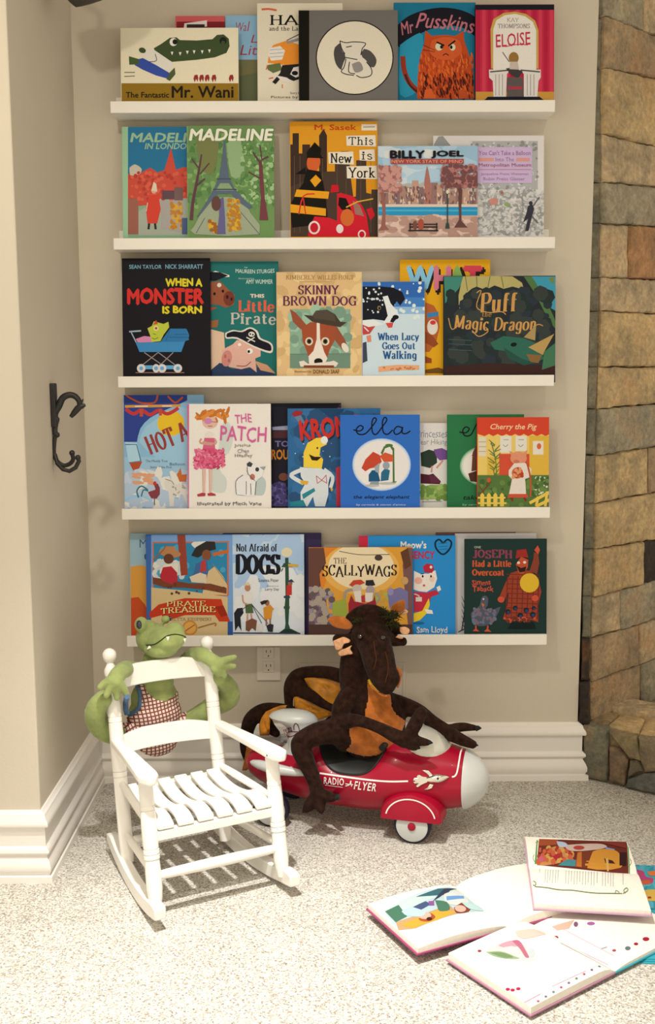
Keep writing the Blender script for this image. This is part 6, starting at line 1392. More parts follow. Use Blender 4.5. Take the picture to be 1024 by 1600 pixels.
# ---------------------------------------------------------------- lowest ledge
def a_desert(A):
    A.Rr('#8fa9ac', 40, 60, 300, 215); A.P('#c98f3c', [40, 212, 90, 205, 160, 225, 300, 215, 300, 545, 40, 545]); A.P('#b84a24', [40, 360, 80, 355, 110, 390, 140, 450, 140, 545, 40, 545], 0); A.T('#3f5a74', 'M', 85, 84, 118, 122); A.E('#3f5a74', 113, 165, 6, 14)
book(4, 2, 205, 833.5, 290, 'blue over orange picture book showing one strip, far left of the lowest ledge', '#93a9a4', R5A, a_desert)
def a_treasure(A):
    A.Rr('#3a5f94', 118, 60, 146, 545); A.Rr('#6f93b8', 140, 62, 530, 545)
    A.P('#b8643c', [146, 96, 505, 92, 505, 350, 146, 350]); A.P('#2f7a98', [152, 102, 498, 98, 498, 345, 152, 345]); A.dots(['#c9c9b8', '#b8bfb4'], 14, 155, 190, 300, 260, 14, 26); A.P('#c9c9b8', [340, 95, 430, 95, 380, 140, 330, 110], 3); A.dots(['#4a92a8'], 14, 160, 110, 490, 250, 10, 20)
    A.P('#8a3f2c', [262, 62, 300, 62, 312, 250, 280, 255]); A.P('#c4ab78', [400, 240, 440, 210, 480, 260, 498, 300, 498, 345, 380, 345]); A.L('#8a7a5a', 3, [430, 200, 495, 290])
    A.P('#6f3f2a', [148, 262, 230, 275, 320, 290, 420, 292, 495, 312, 495, 340, 400, 322, 300, 312, 200, 310, 148, 292]); A.P('#c4ab78', [140, 310, 300, 325, 500, 355, 500, 545, 140, 545])
    A.E('#a9764a', 228, 148, 52, 20, 8); A.P('#a9764a', [200, 140, 205, 116, 250, 116, 258, 142]); A.E('#5f3a28', 222, 175, 24, 24); A.P('#cfc6b0', [180, 225, 205, 200, 270, 195, 262, 240, 180, 245]); A.P('#a82c34', [195, 215, 235, 210, 262, 240, 265, 280, 240, 295, 195, 280, 180, 260])
    A.P('#2f2c28', [328, 160, 350, 120, 400, 92, 440, 95, 445, 130, 410, 140, 360, 170]); A.E('#7a4a30', 400, 158, 22, 26); A.L('#b8602c', 16, [430, 155, 500, 140]); A.P('#3f5f86', [350, 200, 400, 175, 410, 230, 395, 290, 360, 285, 310, 275, 340, 245]); A.P('#a83c34', [375, 185, 395, 180, 400, 230, 370, 240]); A.P('#c9b898', [320, 260, 370, 240, 400, 250, 400, 290, 330, 285])
    A.L('#8a5a34', 5, [150, 180, 200, 130, 210, 110]); A.dots(['#5f3a26'], 14, 180, 290, 490, 340, 4, 8)
    A.P('#b5381f', [130, 430, 175, 390, 300, 360, 470, 365, 480, 400, 512, 470, 460, 470, 440, 440, 300, 440, 200, 470, 190, 440, 135, 455]); A.P('#8f2a1a', [440, 400, 480, 395, 500, 440, 470, 450])
    A.S('#4a2418', 'PIRATE', 216, 377, 398, 400, wt=.3, thin=.1, rot=-1); A.S('#d8c07a', 'PIRATE', 213, 374, 395, 397, wt=.26, thin=.07, rot=-1); A.S('#4a2418', 'TREASURE', 190, 407, 443, 433, wt=.3, thin=.1, arc=4, rot=-2); A.S('#d8c07a', 'TREASURE', 187, 404, 440, 430, wt=.26, thin=.07, arc=4, rot=-2)
    A.S('#6f5a3a', 'LORETTA KRUPINSKI', 206, 452, 422, 467, wt=.14); A.E('#b8803a', 322, 500, 36, 36); A.E('#cf9a4c', 322, 500, 28, 28); A.L('#8a5a2c', 5, [300, 515, 345, 485]); A.L('#8f6a3a', 7, [360, 500, 440, 478, 440, 492], 3); A.Rr('#2f5286', 500, 470, 530, 545)
book(4, 1, 230, 835, 364, 'picture book with two pirates and a red ribbon banner, above the green plush', '#3a5f94', R5A, a_treasure)
def a_lamp(A):
    A.Rr('#7a9cc4', 526, 55, 870, 130); A.Rr('#8fadc8', 526, 128, 870, 200); A.Rr('#a9bccb', 526, 198, 870, 260); A.Rr('#c6cbcb', 526, 258, 870, 540); A.dots(['#b3c3cf', '#9cb4cb'], 40, 530, 60, 860, 300, 16, 40, 1.8); A.dots(['#cfd0cb'], 24, 530, 240, 860, 420, 20, 40, 1.8)
    A.S('#232428', 'Not Afraid of', 541, 104, 732, 140, wt=.16, thin=.06); A.S('#1b1c20', 'DOGS', 540, 156, 742, 246, wt=.23, thin=.08, ser=.09); A.T('#33343a', 'Susanna Pitzer', 644, 268, 740, 284, bold=.01); A.T('#33343a', 'Illustrations by', 684, 300, 740, 308); A.T('#33343a', 'Larry Day', 676, 312, 742, 328, bold=.01)
    A.P('#2f4a38', [766, 520, 772, 480, 768, 400, 772, 350, 770, 170, 786, 170, 790, 350, 790, 400, 786, 480, 800, 520]); A.E('#cfc39c', 778, 144, 26, 22); A.P('#2f4a38', [752, 215, 765, 195, 795, 195, 805, 215]); A.P('#c09a3c', [785, 198, 832, 202, 832, 214, 785, 212]); A.L('#2f4a38', 5, [760, 220, 752, 235]); A.Rr('#2f4a38', 764, 398, 792, 410); A.Rr('#2f4a38', 764, 350, 794, 360); A.P('#24382c', [740, 524, 766, 505, 800, 505, 842, 526])
    A.L('#3a3a3c', 6, [526, 524, 842, 526]); A.P('#b5322e', [778, 300, 802, 296, 802, 345, 776, 348]); A.E('#8a5a40', 794, 290, 11, 12); A.P('#2c3c5c', [782, 280, 800, 270, 815, 285, 790, 284]); A.L('#2c3c5c', 10, [780, 350, 766, 355])
    A.E('#a87a5a', 594, 312, 14, 16); A.P('#c9b890', [574, 300, 595, 284, 612, 300]); A.P('#d0cbbc', [568, 340, 582, 328, 615, 330, 622, 355, 612, 388, 580, 388]); A.P('#4a5f3c', [582, 388, 614, 386, 622, 430, 585, 432]); A.L('#b58a68', 8, [594, 430, 592, 470]); A.L('#b58a68', 8, [610, 430, 614, 470]); A.L('#b58a68', 7, [570, 345, 575, 380, 600, 390], 3)
    A.P('#24252a', [530, 430, 545, 408, 570, 405, 575, 430, 560, 450, 565, 515, 550, 490, 535, 515]); A.P('#6f4a34', [585, 470, 615, 455, 638, 465, 632, 515, 615, 500, 600, 518, 585, 510]); A.P('#c9c3b0', [640, 490, 655, 475, 668, 490, 664, 518, 642, 518]); A.P('#2c2c2e', [682, 490, 700, 480, 716, 485, 712, 520, 690, 518])
    A.L('#3a3530', 3, [612, 388, 690, 480]); A.L('#3a3530', 3, [612, 388, 660, 478]); A.L('#3a3530', 3, [600, 390, 560, 420])
    A.E('#8a5f44', 686, 382, 11, 14); A.P('#33261e', [652, 378, 672, 370, 692, 370, 680, 385, 660, 392]); A.P('#c4842c', [668, 405, 690, 395, 712, 405, 706, 458, 672, 460]); A.L('#c4842c', 9, [706, 405, 715, 415, 696, 392], 2); A.L('#8a5f44', 7, [682, 458, 682, 490]); A.L('#8a5f44', 7, [700, 456, 700, 480])
book(4, 1, 364.5, 835, 476, 'pale blue picture book with a green lamp post and people walking dogs', '#8fadc8', R5A, a_lamp)
book(4, 2, 350, 833, 503, 'dark purple book edge showing behind the lamp post cover', '#3a324c')
def a_scally(A):
    A.Rr('#c98f34', -200, 110, 370, 520); A.P('#c9782c', [-100, 120, 20, 110, 60, 140, -10, 200, -40, 300, -100, 330], 3)
    A.E('#d2a04c', 130, 215, 175, 120, n=30); A.E('#d8c69a', 130, 205, 150, 105, n=30)
    A.P('#5f3f34', [-120, 120, -40, 120, -30, 190, -60, 240, -50, 330, -30, 520, -120, 520]); A.P('#6f4f48', [340, 120, 372, 120, 372, 520, 350, 520, 335, 380, 320, 200]); A.P('#5a3a28', [310, 140, 345, 120, 360, 200, 330, 220])
    A.S('#2a201a', 'THE', 6, 166, 62, 192, wt=.13); A.S('#2a201a', 'SCALLYWAGS', -46, 202, 292, 250, wt=.16, thin=.05, jit=.1, arc=2); A.E('#4a3a34', 210, 165, 18, 14); A.L('#4a3a34', 3, [30, 135, 110, 150, 180, 152, 260, 150], 3)
    A.P('#6f5f6c', [-100, 360, -60, 320, -30, 340, -20, 520, -100, 520]); A.dots(['#8a7f86', '#5f4f50', '#9c8f7a'], 30, -110, 300, 0, 500, 8, 18); A.P('#8f9a3c', [0, 370, 60, 350, 70, 430, 0, 440]); A.dots(['#9ca34a', '#b58f3c'], 20, 180, 320, 330, 420, 8, 16)
    A.P('#6f6a8c', [250, 320, 310, 300, 345, 320, 345, 400, 260, 395]); A.E('#b58f5a', 330, 270, 16, 18); A.E('#8a7f9c', 265, 320, 14, 18)
    A.P('#b5402a', [75, 290, 95, 268, 130, 265, 148, 280, 120, 292, 95, 300]); A.E('#b8ab98', 112, 305, 22, 18); A.P('#2a2a2c', [150, 290, 152, 268, 185, 266, 195, 290, 170, 296]); A.E('#9a8f88', 172, 312, 20, 20); A.P('#d0c6b4', [95, 320, 130, 315, 135, 370, 105, 365]); A.P('#d0c6b4', [150, 325, 185, 325, 180, 370, 145, 365]); A.P('#a83a34', [130, 340, 148, 335, 150, 370, 132, 368])
    A.L('#8f8a80', 12, [90, 310, 60, 320, 55, 350], 3); A.L('#8f8a80', 10, [195, 325, 215, 350, 200, 370], 3); A.P('#8f2830', [72, 375, 85, 335, 100, 365, 150, 375, 185, 360, 192, 335, 200, 380, 205, 440, 75, 450])
    A.Rr('#4a342c', -120, 470, 372, 520)
book(4, 0, 483, 855, 645, 'amber picture book with a pale moon, behind the brown plush dragon head', '#8a5f3c', R5B, a_scally, spine='#4a3428')
def a_meow(A):
    A.Rr('#b82c3c', 122, 60, 162, 520); A.T('#d8cfb8', "Meow's", 312, 90, 428, 122, bold=.03); A.T('#a83048', 'URGENCY', 300, 136, 466, 170, bold=.04)
    for p in ([505, 100, 488, 82, 470, 95, 475, 125, 505, 150, 535, 125, 543, 95, 525, 82, 505, 100],): A.L('#16262e', 8, p, 4)
    for y in (100, 115, 128): A.L('#1f5f80', 3, [485, y, 525, y-3])
    A.P('#d8cfba', [372, 225, 400, 238, 440, 238, 470, 222, 478, 260, 465, 300, 430, 322, 395, 318, 370, 310]); A.P('#a82838', [412, 205, 430, 192, 458, 195, 464, 215, 455, 235, 420, 232]); A.E('#d8a08a', 392, 270, 18, 16); A.E('#d8b8a0', 455, 262, 12, 14); A.E('#1b1816', 412, 250, 4, 6); A.E('#1b1816', 450, 250, 4, 6); A.E('#b84a50', 418, 292, 6, 5); A.E('#d8cfba', 450, 208, 6, 7)
    A.L('#2a2420', 3, [402, 240, 418, 238]); A.P('#b02c3a', [370, 320, 430, 325, 470, 312, 490, 330, 450, 345, 435, 400, 400, 410, 372, 415]); A.P('#d8cfba', [475, 300, 490, 292, 496, 312, 482, 320]); A.P('#d8b82c', [370, 420, 410, 408, 440, 350, 445, 380, 430, 420, 400, 450, 370, 460]); A.P('#d8cfba', [420, 400, 455, 405, 460, 422, 430, 420]); A.L('#b8b0a4', 6, [372, 330, 395, 340, 392, 360], 3); A.Rr('#c9c0ac', 380, 345, 408, 365); A.E('#1c5f86', 395, 464, 26, 6)
    A.T('#d8d0bc', 'Sam Lloyd', 385, 480, 524, 516, bold=.015, jit=2)
book(4, 1, 562, 837, 712, 'bright blue picture book with red spine, a white cat and a heart outline', '#2a80b4', R5B, a_meow, spine='#b82c3c')
book(4, 3, 682, 831.5, 806, 'thin brown book edge rising behind the blue cat cover', '#7a5a50', thick=.007)
def a_white(A):
    A.L('#2f3236', 5, [590, 500, 600, 440, 605, 380], 3)
    for y in (340, 370, 400, 430, 455): A.L('#2f3236', 4, [603, y+30, 590, y], 0, .6)
    A.L('#2f3236', 5, [575, 505, 605, 490])
book(4, 2, 712, 833.5, 838, 'white picture book mostly hidden behind the dark green patchwork coat cover', '#cdc8bc', R5B, a_white)
def a_coat(A):
    A.T('#b9b4a0', 'ONE', 648, 112, 678, 122); A.S('#7f3a48', 'JOSEPH', 642, 130, 820, 166, wt=.26, thin=.1, jit=.06); A.S('#b8502c', 'Had a Little', 640, 178, 815, 206, wt=.24, thin=.1); A.S('#b8502c', 'Overcoat', 640, 218, 783, 246, wt=.26, thin=.11); A.T('#b84a34', 'Simms', 638, 266, 722, 290, bold=.02, jit=3); A.T('#b84a34', 'Taback', 640, 294, 736, 318, bold=.02, jit=3)
    A.P('#4a4f58', [632, 420, 650, 400, 672, 385, 680, 350, 695, 338, 712, 350, 708, 385, 700, 400, 740, 400, 768, 390, 745, 440, 715, 470, 670, 478, 640, 460], 2); A.P('#b5622c', [680, 372, 695, 378, 688, 394]); A.E('#c9b890', 690, 354, 4, 4); A.dots(['#5f6a74', '#6f5a64'], 30, 640, 395, 745, 465, 4, 9); A.L('#b84a34', 7, [655, 475, 655, 495]); A.L('#b84a34', 7, [710, 475, 708, 495]); A.P('#b84a34', [640, 500, 655, 488, 672, 502]); A.P('#b84a34', [692, 502, 708, 488, 726, 504])
    A.P('#8a3a26', [815, 235, 860, 220, 905, 225, 940, 260, 955, 320, 940, 380, 940, 460, 910, 450, 880, 455, 840, 445, 800, 455, 778, 445, 800, 380, 805, 320, 780, 370, 755, 360, 790, 280])
    for y in range(240, 450, 22): A.L('#6a2a20', 4, [795, y, 945, y+4])
    for x in range(800, 945, 24): A.L('#6a2a20', 4, [x, 250, x-8, 445])
    A.E('#c9a22c', 900, 280, 44, 44); A.P('#a8482c', [838, 195, 862, 160, 895, 175, 892, 210, 870, 240, 850, 235]); A.P('#8f2c24', [836, 170, 842, 130, 885, 125, 895, 165, 865, 160]); A.P('#2a1c18', [840, 200, 862, 212, 886, 205, 880, 228, 855, 232]); A.E('#d0c0a8', 850, 188, 7, 6); A.E('#d0c0a8', 878, 186, 7, 6); A.P('#7a3a28', [900, 225, 918, 170, 920, 140, 940, 145, 945, 190, 935, 240]); A.P('#b84a34', [922, 130, 938, 108, 948, 130, 940, 150]); A.E('#b84a34', 770, 356, 16, 14); A.E('#b84a34', 926, 350, 16, 14)
    for x, y, r in ((802, 412, 12), (835, 395, 11), (858, 430, 13), (885, 405, 12), (915, 425, 13), (920, 395, 9)): A.E('#1a2420', x, y, r, r); A.E('#2c3a5c', x+2, y+3, r*.6, r*.6)
    A.dots(['#b84a34', '#5f3020'], 14, 785, 440, 940, 462, 5, 10); A.P('#16201c', [820, 460, 920, 460, 930, 490, 800, 490])
book(4, 0, 727, 842, 854.5, 'dark green picture book with a bearded man in a patched coat, far right', '#1f322c', R5B, a_coat)

# ================================================================== OPEN BOOKS ON THE CARPET
FV, FV2 = (570, 1280, 2.2555), (800, 1300, 4.571)
class Page(Art):
    pass
def open_book(label, P, ux, wl, wr, hgt, z0, cover, art_l=None, art_r=None, view=FV, tl=.012, tr=.012, droop=1.0, zpage=.02, tilt=None, spine=None, cover_r=None):
    """Open book lying face up. P: near end of the gutter on the ground, ux: direction along the near edge (to the right), wl/wr page widths, hgt depth away from the viewer."""
    ux = Vector((ux[0], ux[1], 0)).normalized(); uy = Vector((-ux.y, ux.x, 0)); ang = math.atan2(ux.y, ux.x)
    t = thing('open_picture_book', label, 'book', (P.x, P.y, z0), 'picture books open on the carpet')
    t.rotation_euler = (tilt[0] if tilt else 0, tilt[1] if tilt else 0, ang)
    mw = Matrix.Translation(t.location) @ t.rotation_euler.to_matrix().to_4x4(); mi = mw.inverted()
    def cross(w_, th):                                   # page profile away from the gutter
        out = []
        for i in range(15):
            s_ = i / 14; x = w_ * s_
            z = .0035 + th * min(1, (s_/.16)) ** .6 * (1 - .12*s_) - .0 if s_ < .16 else .0035 + th*(1 - .12*s_) + .004*droop*math.sin((s_-.16)/.84*math.pi)
            out.append((x, z))
        return out
    for sg, w_, th, art, nm in ((-1, wl, tl, art_l, 'left'), (1, wr, tr, art_r, 'right')):
        if w_ <= 0: continue
        mb = MB(); lo, hi = (-w_ - .004, -.002) if sg < 0 else (.002, w_ + .004)
        mb.box((lo, -.003, 0), (hi, hgt + .003, .003)); mb.build('cover_board', mat('cover_board', ink(cover_r if cover_r and sg > 0 else cover), .45, .4, var=(30, .05)), t)
        pr = cross(w_, th); mb = MB(); n = len(pr); vs = []
        for y in (0, hgt):
            for x, z in pr: vs.append((sg*x, y, z))
            for x, z in pr[::-1]: vs.append((sg*x, y, .0032))
        k = 2*n
        mb.add(vs, [list(range(k)), list(range(k, 2*k))[::-1]] + [(i, (i+1) % k, k + (i+1) % k, k + i) for i in range(k)])
        pg = mb.build('page_block', M['paper'], t, smooth=True)
        if art:
            def zat(x):
                x = min(max(x, 0), w_)
                for (a, za), (b_, zb) in zip(pr, pr[1:]):
                    if a <= x <= b_: return za + (zb-za)*(x-a)/(b_-a)
                return pr[-1][1]
            zm = zat(w_*.5)
            nrm = (mw.to_3x3() @ Vector((0, 0, 1))).normalized(); p0 = mw @ Vector((0, 0, zm))
            def hit(px, py):
                q = mi @ on_plane(px, py, p0, nrm); return (q.x*1.0, q.y)
            class PA(Art):
                def put(s, col, loops, spread=False):
                    c = tuple(v*.62 for v in ink(col)[:3]) + (1,); s.k += 1 + (len(loops)//7 if spread else 0)
                    for li_, L in enumerate(loops):
                        dz = s.lift * (s.k - (li_ if spread else li_ % 6)/7)
                        N = max(1, int(w_ / .012))
                        for ci in range(N):            # strips so that the print follows the curved sheet
                            x0, x1 = w_*ci/N, w_*(ci+1)/N
                            if sg < 0: x0, x1 = -x1, -x0
                            Q = clip_poly(L, x0, .002, x1, hgt - .002)
                            if len(Q) < 3: continue
                            ar = sum(Q[i-1][0]*Q[i][1] - Q[i][0]*Q[i-1][1] for i in range(len(Q)))
                            if abs(ar) < 1e-9: continue
                            if ar < 0: Q = Q[::-1]
                            s.mb.add([(a, b_, zat(abs(a)) + .0003 + dz) for a, b_ in Q], [list(range(len(Q)))], 0, c)
            mb = MB(); A = PA(mb, view, hit, w_, hgt, lift=4e-5, seed=3); art(A); mb.build('illustration', M['print'], pg)
    mb = MB(); mb.box((-.005, -.003, 0), (.005, hgt + .003, .0028)); mb.build('spine', mat('spine_cloth', ink(spine or cover), .5, .4, var=(30, .05)), t)
    return t
# big book with white pages and tiny red motifs, teal spine
def b_left(A):
    A.E('#dcdfe2', 545, 472, 62, 30, 12); A.P('#e6d3c0', [425, 466, 450, 448, 500, 432, 530, 425, 560, 440, 575, 470, 560, 488, 500, 492, 460, 480], 3); A.P('#dca0a0', [470, 446, 500, 432, 540, 428, 556, 444, 530, 450, 500, 455], 3); A.P('#c4707c', [520, 430, 545, 428, 572, 470, 580, 488, 566, 486, 548, 458], 3); A.P('#9cb07c', [428, 468, 480, 466, 530, 484, 545, 492, 500, 492, 455, 482], 3); A.P('#7a9460', [440, 470, 485, 470, 525, 486, 490, 488], 3); A.E('#f0e6da', 548, 482, 16, 7, 10); A.P('#e8e0e2', [480, 456, 520, 448, 545, 460, 540, 474, 505, 472], 3); A.P('#cfd3dc', [580, 455, 600, 460, 598, 482, 584, 486], 3); A.P('#e6cdb0', [530, 395, 600, 385, 640, 400, 580, 420, 545, 418], 3)
    for x, y in ((505, 597), (522, 600), (542, 596)): A.E('#c02c4c', x, y, 8, 5)
    A.P('#7a8a4a', [325, 512, 350, 506, 368, 515, 345, 520]); A.E('#a03a44', 405, 464, 7, 4); A.L('#e3a8b4', 3, [540, 655, 620, 615]); A.L('#e3c4dc', 3, [660, 590, 780, 535])
    for i in range(9): A.E(('#c0606c', '#8a6a7a', '#6f8a6a')[i % 3], 612 + i*27, 640 - i*15.5, 5, 3.5)
    A.L('#e8c8cc', 3, [690, 430, 880, 520])
def b_right(A):
    A.L('#e8b8c0', 3, [640, 395, 860, 505]); A.L('#e8c8cc', 3, [700, 385, 880, 480]); A.E('#a02c44', 672, 408, 12, 6); A.E('#8a5a70', 745, 370, 8, 9); A.E('#b06a9c', 798, 368, 14, 6); A.P('#ddb898', [660, 375, 740, 355, 720, 385, 680, 388])
    A.E('#b02434', 992, 423, 12, 7); A.E('#b02434', 957, 440, 8, 5); A.E('#6f7a74', 928, 455, 10, 7); A.E('#b0504c', 880, 462, 7, 4); A.L('#b0a0a8', 3, [835, 455, 855, 450])
Bp, Bl, Bg = on_z(830, 1584, .012), on_z(697, 1500, .012), on_z(962, 1517, .012)
b_ux = (Bg - Bp).xy; wlB = (Bg - Bp).length; hB = (Bl - Bp).length
open_book('big white open picture book with tiny red motifs, nearest the viewer', Bg, b_ux, wlB, wlB, hB, .0076, '#9c6c78', b_left, b_right, tl=.016, tr=.006, droop=.3, spine='#2f8f92', cover_r='#2f8f92')
# pink book with the picture of two children, lying over its corner
def p_left(A):
    A.P('#bcd0cf', [66, 318, 130, 285, 230, 246, 300, 226, 340, 240, 390, 285, 420, 312, 330, 332, 180, 382, 122, 382]); A.P('#a9c4cf', [100, 300, 190, 262, 250, 246, 260, 262, 150, 305], 3); A.P('#cfdfe4', [300, 228, 340, 240, 360, 262, 330, 250, 300, 240], 3)
    A.P('#c9a06a', [110, 355, 220, 330, 300, 300, 330, 330, 180, 380, 120, 382], 0); A.P('#c9dfe6', [70, 320, 130, 285, 230, 250, 300, 228, 330, 240, 300, 262, 220, 285, 100, 345], 0); A.P('#4f7a5c', [72, 318, 120, 300, 150, 340, 110, 356]); A.P('#3f6a6c', [180, 275, 260, 240, 310, 232, 290, 262, 230, 270])
    A.P('#d8a83a', [125, 365, 200, 345, 260, 320, 330, 325, 260, 355, 170, 380]); A.P('#b0542c', [190, 350, 225, 330, 250, 345, 230, 360, 200, 358], 3); A.E('#dcb496', 213, 340, 22, 12); A.P('#bcd3e0', [130, 322, 180, 305, 215, 325, 200, 342, 150, 338], 3); A.P('#4a5a74', [170, 310, 215, 290, 235, 300, 200, 320]); A.P('#8f5a8c', [225, 290, 245, 288, 246, 305, 228, 306])
    A.P('#d9e3e4', [280, 260, 330, 240, 360, 262, 365, 290, 320, 300, 285, 290], 3); A.P('#6f9cc4', [288, 268, 350, 258, 352, 270, 290, 284]); A.P('#4f7a5c', [248, 285, 290, 290, 300, 318, 265, 325, 255, 305], 3); A.P('#8a3f2c', [315, 310, 350, 285, 374, 300, 366, 322, 325, 330], 3); A.E('#dcb496', 338, 312, 20, 13); A.E('#4a2418', 228, 352, 10, 6)
    A.P('#bcd9e6', [340, 285, 400, 290, 420, 312, 370, 310], 3); A.P('#3a3f4c', [240, 290, 280, 240, 330, 228, 300, 245, 262, 275])
Pg, Pl, Pb = on_z(798, 1460, .004), on_z(653, 1504, .004), on_z(583, 1430, .004)
open_book('open picture book with pink covers and a picture of two children on its left page', Pg + Vector((0, 0, 0)), (Pg - Pl).xy, (Pg - Pl).length, (Pg - Pl).length*.98, (Pb - Pl).length, .0165, '#8f3458', p_left, None, tl=.012, tr=.014, droop=1.6, tilt=(R(-.5), R(1.2)))
# small book on top with a long picture and a green scroll border
def c_far(A):
    A.view = FV2
    A.P('#6a9a4a', [178, 55, 186, 55, 178, 215, 164, 214]); A.P('#6a9a4a', [824, 70, 832, 70, 846, 268, 838, 268]); A.L('#6a9a4a', 4, [160, 160, 152, 185, 175, 212, 185, 190], 4); A.L('#6a9a4a', 4, [845, 190, 855, 215, 835, 240, 830, 215], 4); A.L('#6a9a4a', 4, [178, 55, 190, 70, 170, 75], 3); A.L('#6a9a4a', 4, [840, 75, 845, 95, 828, 88], 3)
    A.P('#6f2f24', [196, 45, 822, 64, 836, 268, 180, 218]); A.P('#a8502c', [196, 45, 330, 50, 330, 90, 190, 100]); A.P('#c98a4a', [182, 190, 250, 130, 340, 100, 440, 140, 430, 190, 330, 215, 200, 220], 3); A.E('#b02c34', 305, 175, 40, 28); A.dots(['#d2a04c', '#a83a2c', '#c9603c'], 22, 190, 110, 440, 210, 8, 18); A.E('#c9606c', 212, 190, 20, 18)
    A.P('#d0b49c', [380, 95, 520, 85, 640, 85, 680, 110, 600, 130, 470, 140, 400, 130], 3); A.E('#b04438', 480, 115, 40, 16); A.P('#bcc3d3', [320, 65, 380, 75, 400, 105, 340, 110], 3); A.P('#7a93c0', [668, 110, 735, 125, 730, 155, 680, 140]); A.P('#d08f34', [560, 150, 640, 125, 740, 135, 780, 180, 780, 245, 540, 240, 545, 190], 3)
    A.P('#7a3a24', [470, 140, 580, 140, 540, 240, 450, 235]); A.P('#c0702c', [470, 150, 500, 145, 500, 235, 460, 232]); A.P('#4a8a86', [330, 225, 400, 195, 460, 200, 455, 232]); A.P('#4a241c', [660, 190, 670, 220, 740, 225, 720, 205]); A.P('#d2a85c', [670, 190, 690, 192, 695, 255, 682, 255]); A.Rr('#3a1f1c', 770, 150, 820, 235); A.P('#8a3a2c', [600, 64, 815, 70, 820, 120, 740, 100])
def c_near(A):
    A.view = FV2
    for k, x in enumerate((205, 245, 262, 280, 298, 318, 335, 390, 410, 430, 450, 470, 490, 510, 530, 550, 570, 590, 612, 650, 670, 690, 708, 726, 795)):
        l_ = 60 if x < 210 else (130 if k % 3 else 110); y0 = 232 + (x-205)*.06
        A.L('#8f8f8c', 2.5, [x, y0, x - 9 + (x-200)*.016, y0 + l_])
    A.L('#7a8a4a', 5, [150, 355, 142, 372, 165, 385, 172, 365, 155, 352], 4); A.L('#7a8a4a', 5, [165, 392, 250, 400, 340, 415, 430, 418, 520, 430, 600, 438, 700, 440, 790, 442], 4); A.L('#7a8a4a', 5, [795, 442, 830, 420, 820, 402, 800, 420, 812, 440], 4); A.L('#7a8a4a', 4, [740, 440, 745, 420, 770, 435], 3)
ZC = .037
c0, c1, c2, c3 = on_z(818, 1406, ZC+.018), on_z(998, 1420, ZC+.018), on_z(994, 1311, ZC+.018), on_z(834, 1306, ZC+.018)
cg0, cg1 = on_z(827, 1348, ZC+.018), on_z(996, 1357, ZC+.018)
# gutter runs left to right, so the near edge of the book is its right hand end
gu = (cg0 - cg1); hC = gu.length
nx_ = Vector((-gu.y, gu.x, 0)).normalized()             # from the near page side ... pages lie either side of the gutter
ux_c = Vector((gu.y, -gu.x, 0)).normalized()
wN = abs(((c0 + c1)/2 - (cg0 + cg1)/2).dot(ux_c)); wF = abs(((c2 + c3)/2 - (cg0 + cg1)/2).dot(ux_c))
sN = ((c0 + c1)/2 - (cg0 + cg1)/2).dot(ux_c) > 0
open_book('open picture book with an orange picture and green scrolls, lying on top', Vector((cg1.x, cg1.y, 0)), ux_c, wN if not sN else wF, wF if not sN else wN, hC, ZC, '#b08c94', c_near if not sN else c_far, c_far if not sN else c_near, view=FV2, tl=.010, tr=.010, droop=.6)
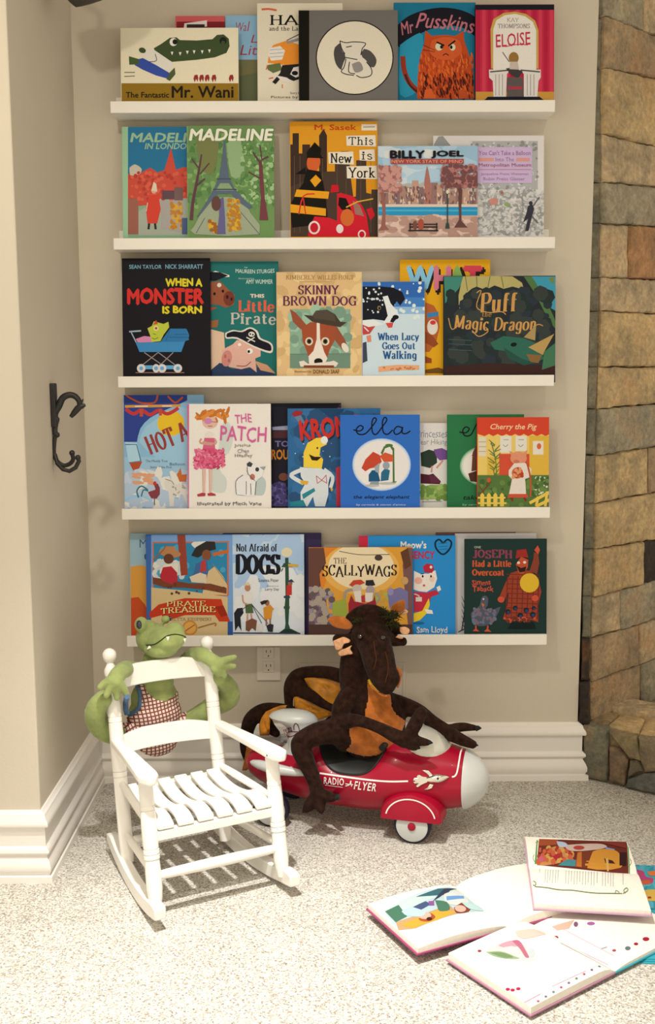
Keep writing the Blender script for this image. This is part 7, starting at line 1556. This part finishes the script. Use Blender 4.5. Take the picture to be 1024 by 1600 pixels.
# teal board book at the right edge, mostly under the others
def d_art(A):
    A.view = FV2
    A.dots(['#3a8f9c', '#5aacb0'], 30, 880, 210, 1300, 560, 20, 50); A.P('#b84a6c', [890, 270, 940, 280, 960, 320, 1010, 330, 1000, 370, 930, 370, 900, 330], 3); A.P('#d8783c', [970, 285, 1060, 275, 1060, 310, 985, 312], 3); A.P('#d8b04c', [900, 440, 960, 415, 1060, 420, 1060, 490, 960, 490, 905, 470], 3); A.E('#a83a2c', 985, 470, 14, 8); A.P('#c9603c', [920, 350, 980, 345, 990, 372, 930, 376], 3)
t = thing('board_book', 'teal illustrated board book sticking out under the pile at the right edge', 'book', (.60, -1.02, 0), 'picture books open on the carpet', placed=True)
dX, dY, dO = Vector((.995, -.09, 0)), Vector((.09, .995, 0)), Vector((.598, -1.018, 0))
def rounded(o, x0, x1, y0, y1, r, z):
    out = []
    for cx_, cy_, a0 in ((x1-r, y1-r, 0), (x0+r, y1-r, 90), (x0+r, y0+r, 180), (x1-r, y0+r, 270)):
        for k in range(6):
            a = R(a0 + 18*k); out.append(o + dX*(cx_ + r*math.cos(a)) + dY*(cy_ + r*math.sin(a)) + Vector((0, 0, z)))
    return out
teal = mat('teal_board', ink('#2f8f92'), .4, .4, var=(14, .12))
for k in range(3):
    for y0, y1 in ((0, .218), (.222, .44)):
        mb = MB(); mb.prism(rounded(dO, .004*k, .25 - .002*k, y0 + (.005*k if y0 == 0 else 0), y1, .018, .0006 + .0022*k), (0, 0, .0019)); top = mb.build('page_board', teal, t)
p0 = Vector((0, 0, .0071)); dm = Matrix.Translation(dO) @ Matrix.Rotation(math.atan2(dX.y, dX.x), 4, 'Z'); di = dm.inverted()
def dhit(px, py): q = di @ on_plane(px, py, p0, Vector((0, 0, 1))); return (q.x, q.y)
class DA(Art):
    def put(s, col, loops, spread=False):
        c = tuple(v*.7 for v in ink(col)[:3]) + (1,); s.k += 1 + (len(loops)//7 if spread else 0)
        for li_, L in enumerate(loops):
            dz = s.lift*(s.k - (li_ if spread else li_ % 6)/7)
            Q = clip_poly(L, .012, .224, .242, .436)
            if len(Q) < 3: continue
            ar = sum(Q[i-1][0]*Q[i][1] - Q[i][0]*Q[i-1][1] for i in range(len(Q)))
            if abs(ar) < 1e-9: continue
            if ar < 0: Q = Q[::-1]
            s.mb.add([dm @ Vector((a, b_, .0072 + dz)) for a, b_ in Q], [list(range(len(Q)))], 0, c)
mb = MB(); A = DA(mb, FV2, dhit, .25, .44, lift=4e-5, seed=2); d_art(A); mb.build('illustration', M['print'], t)
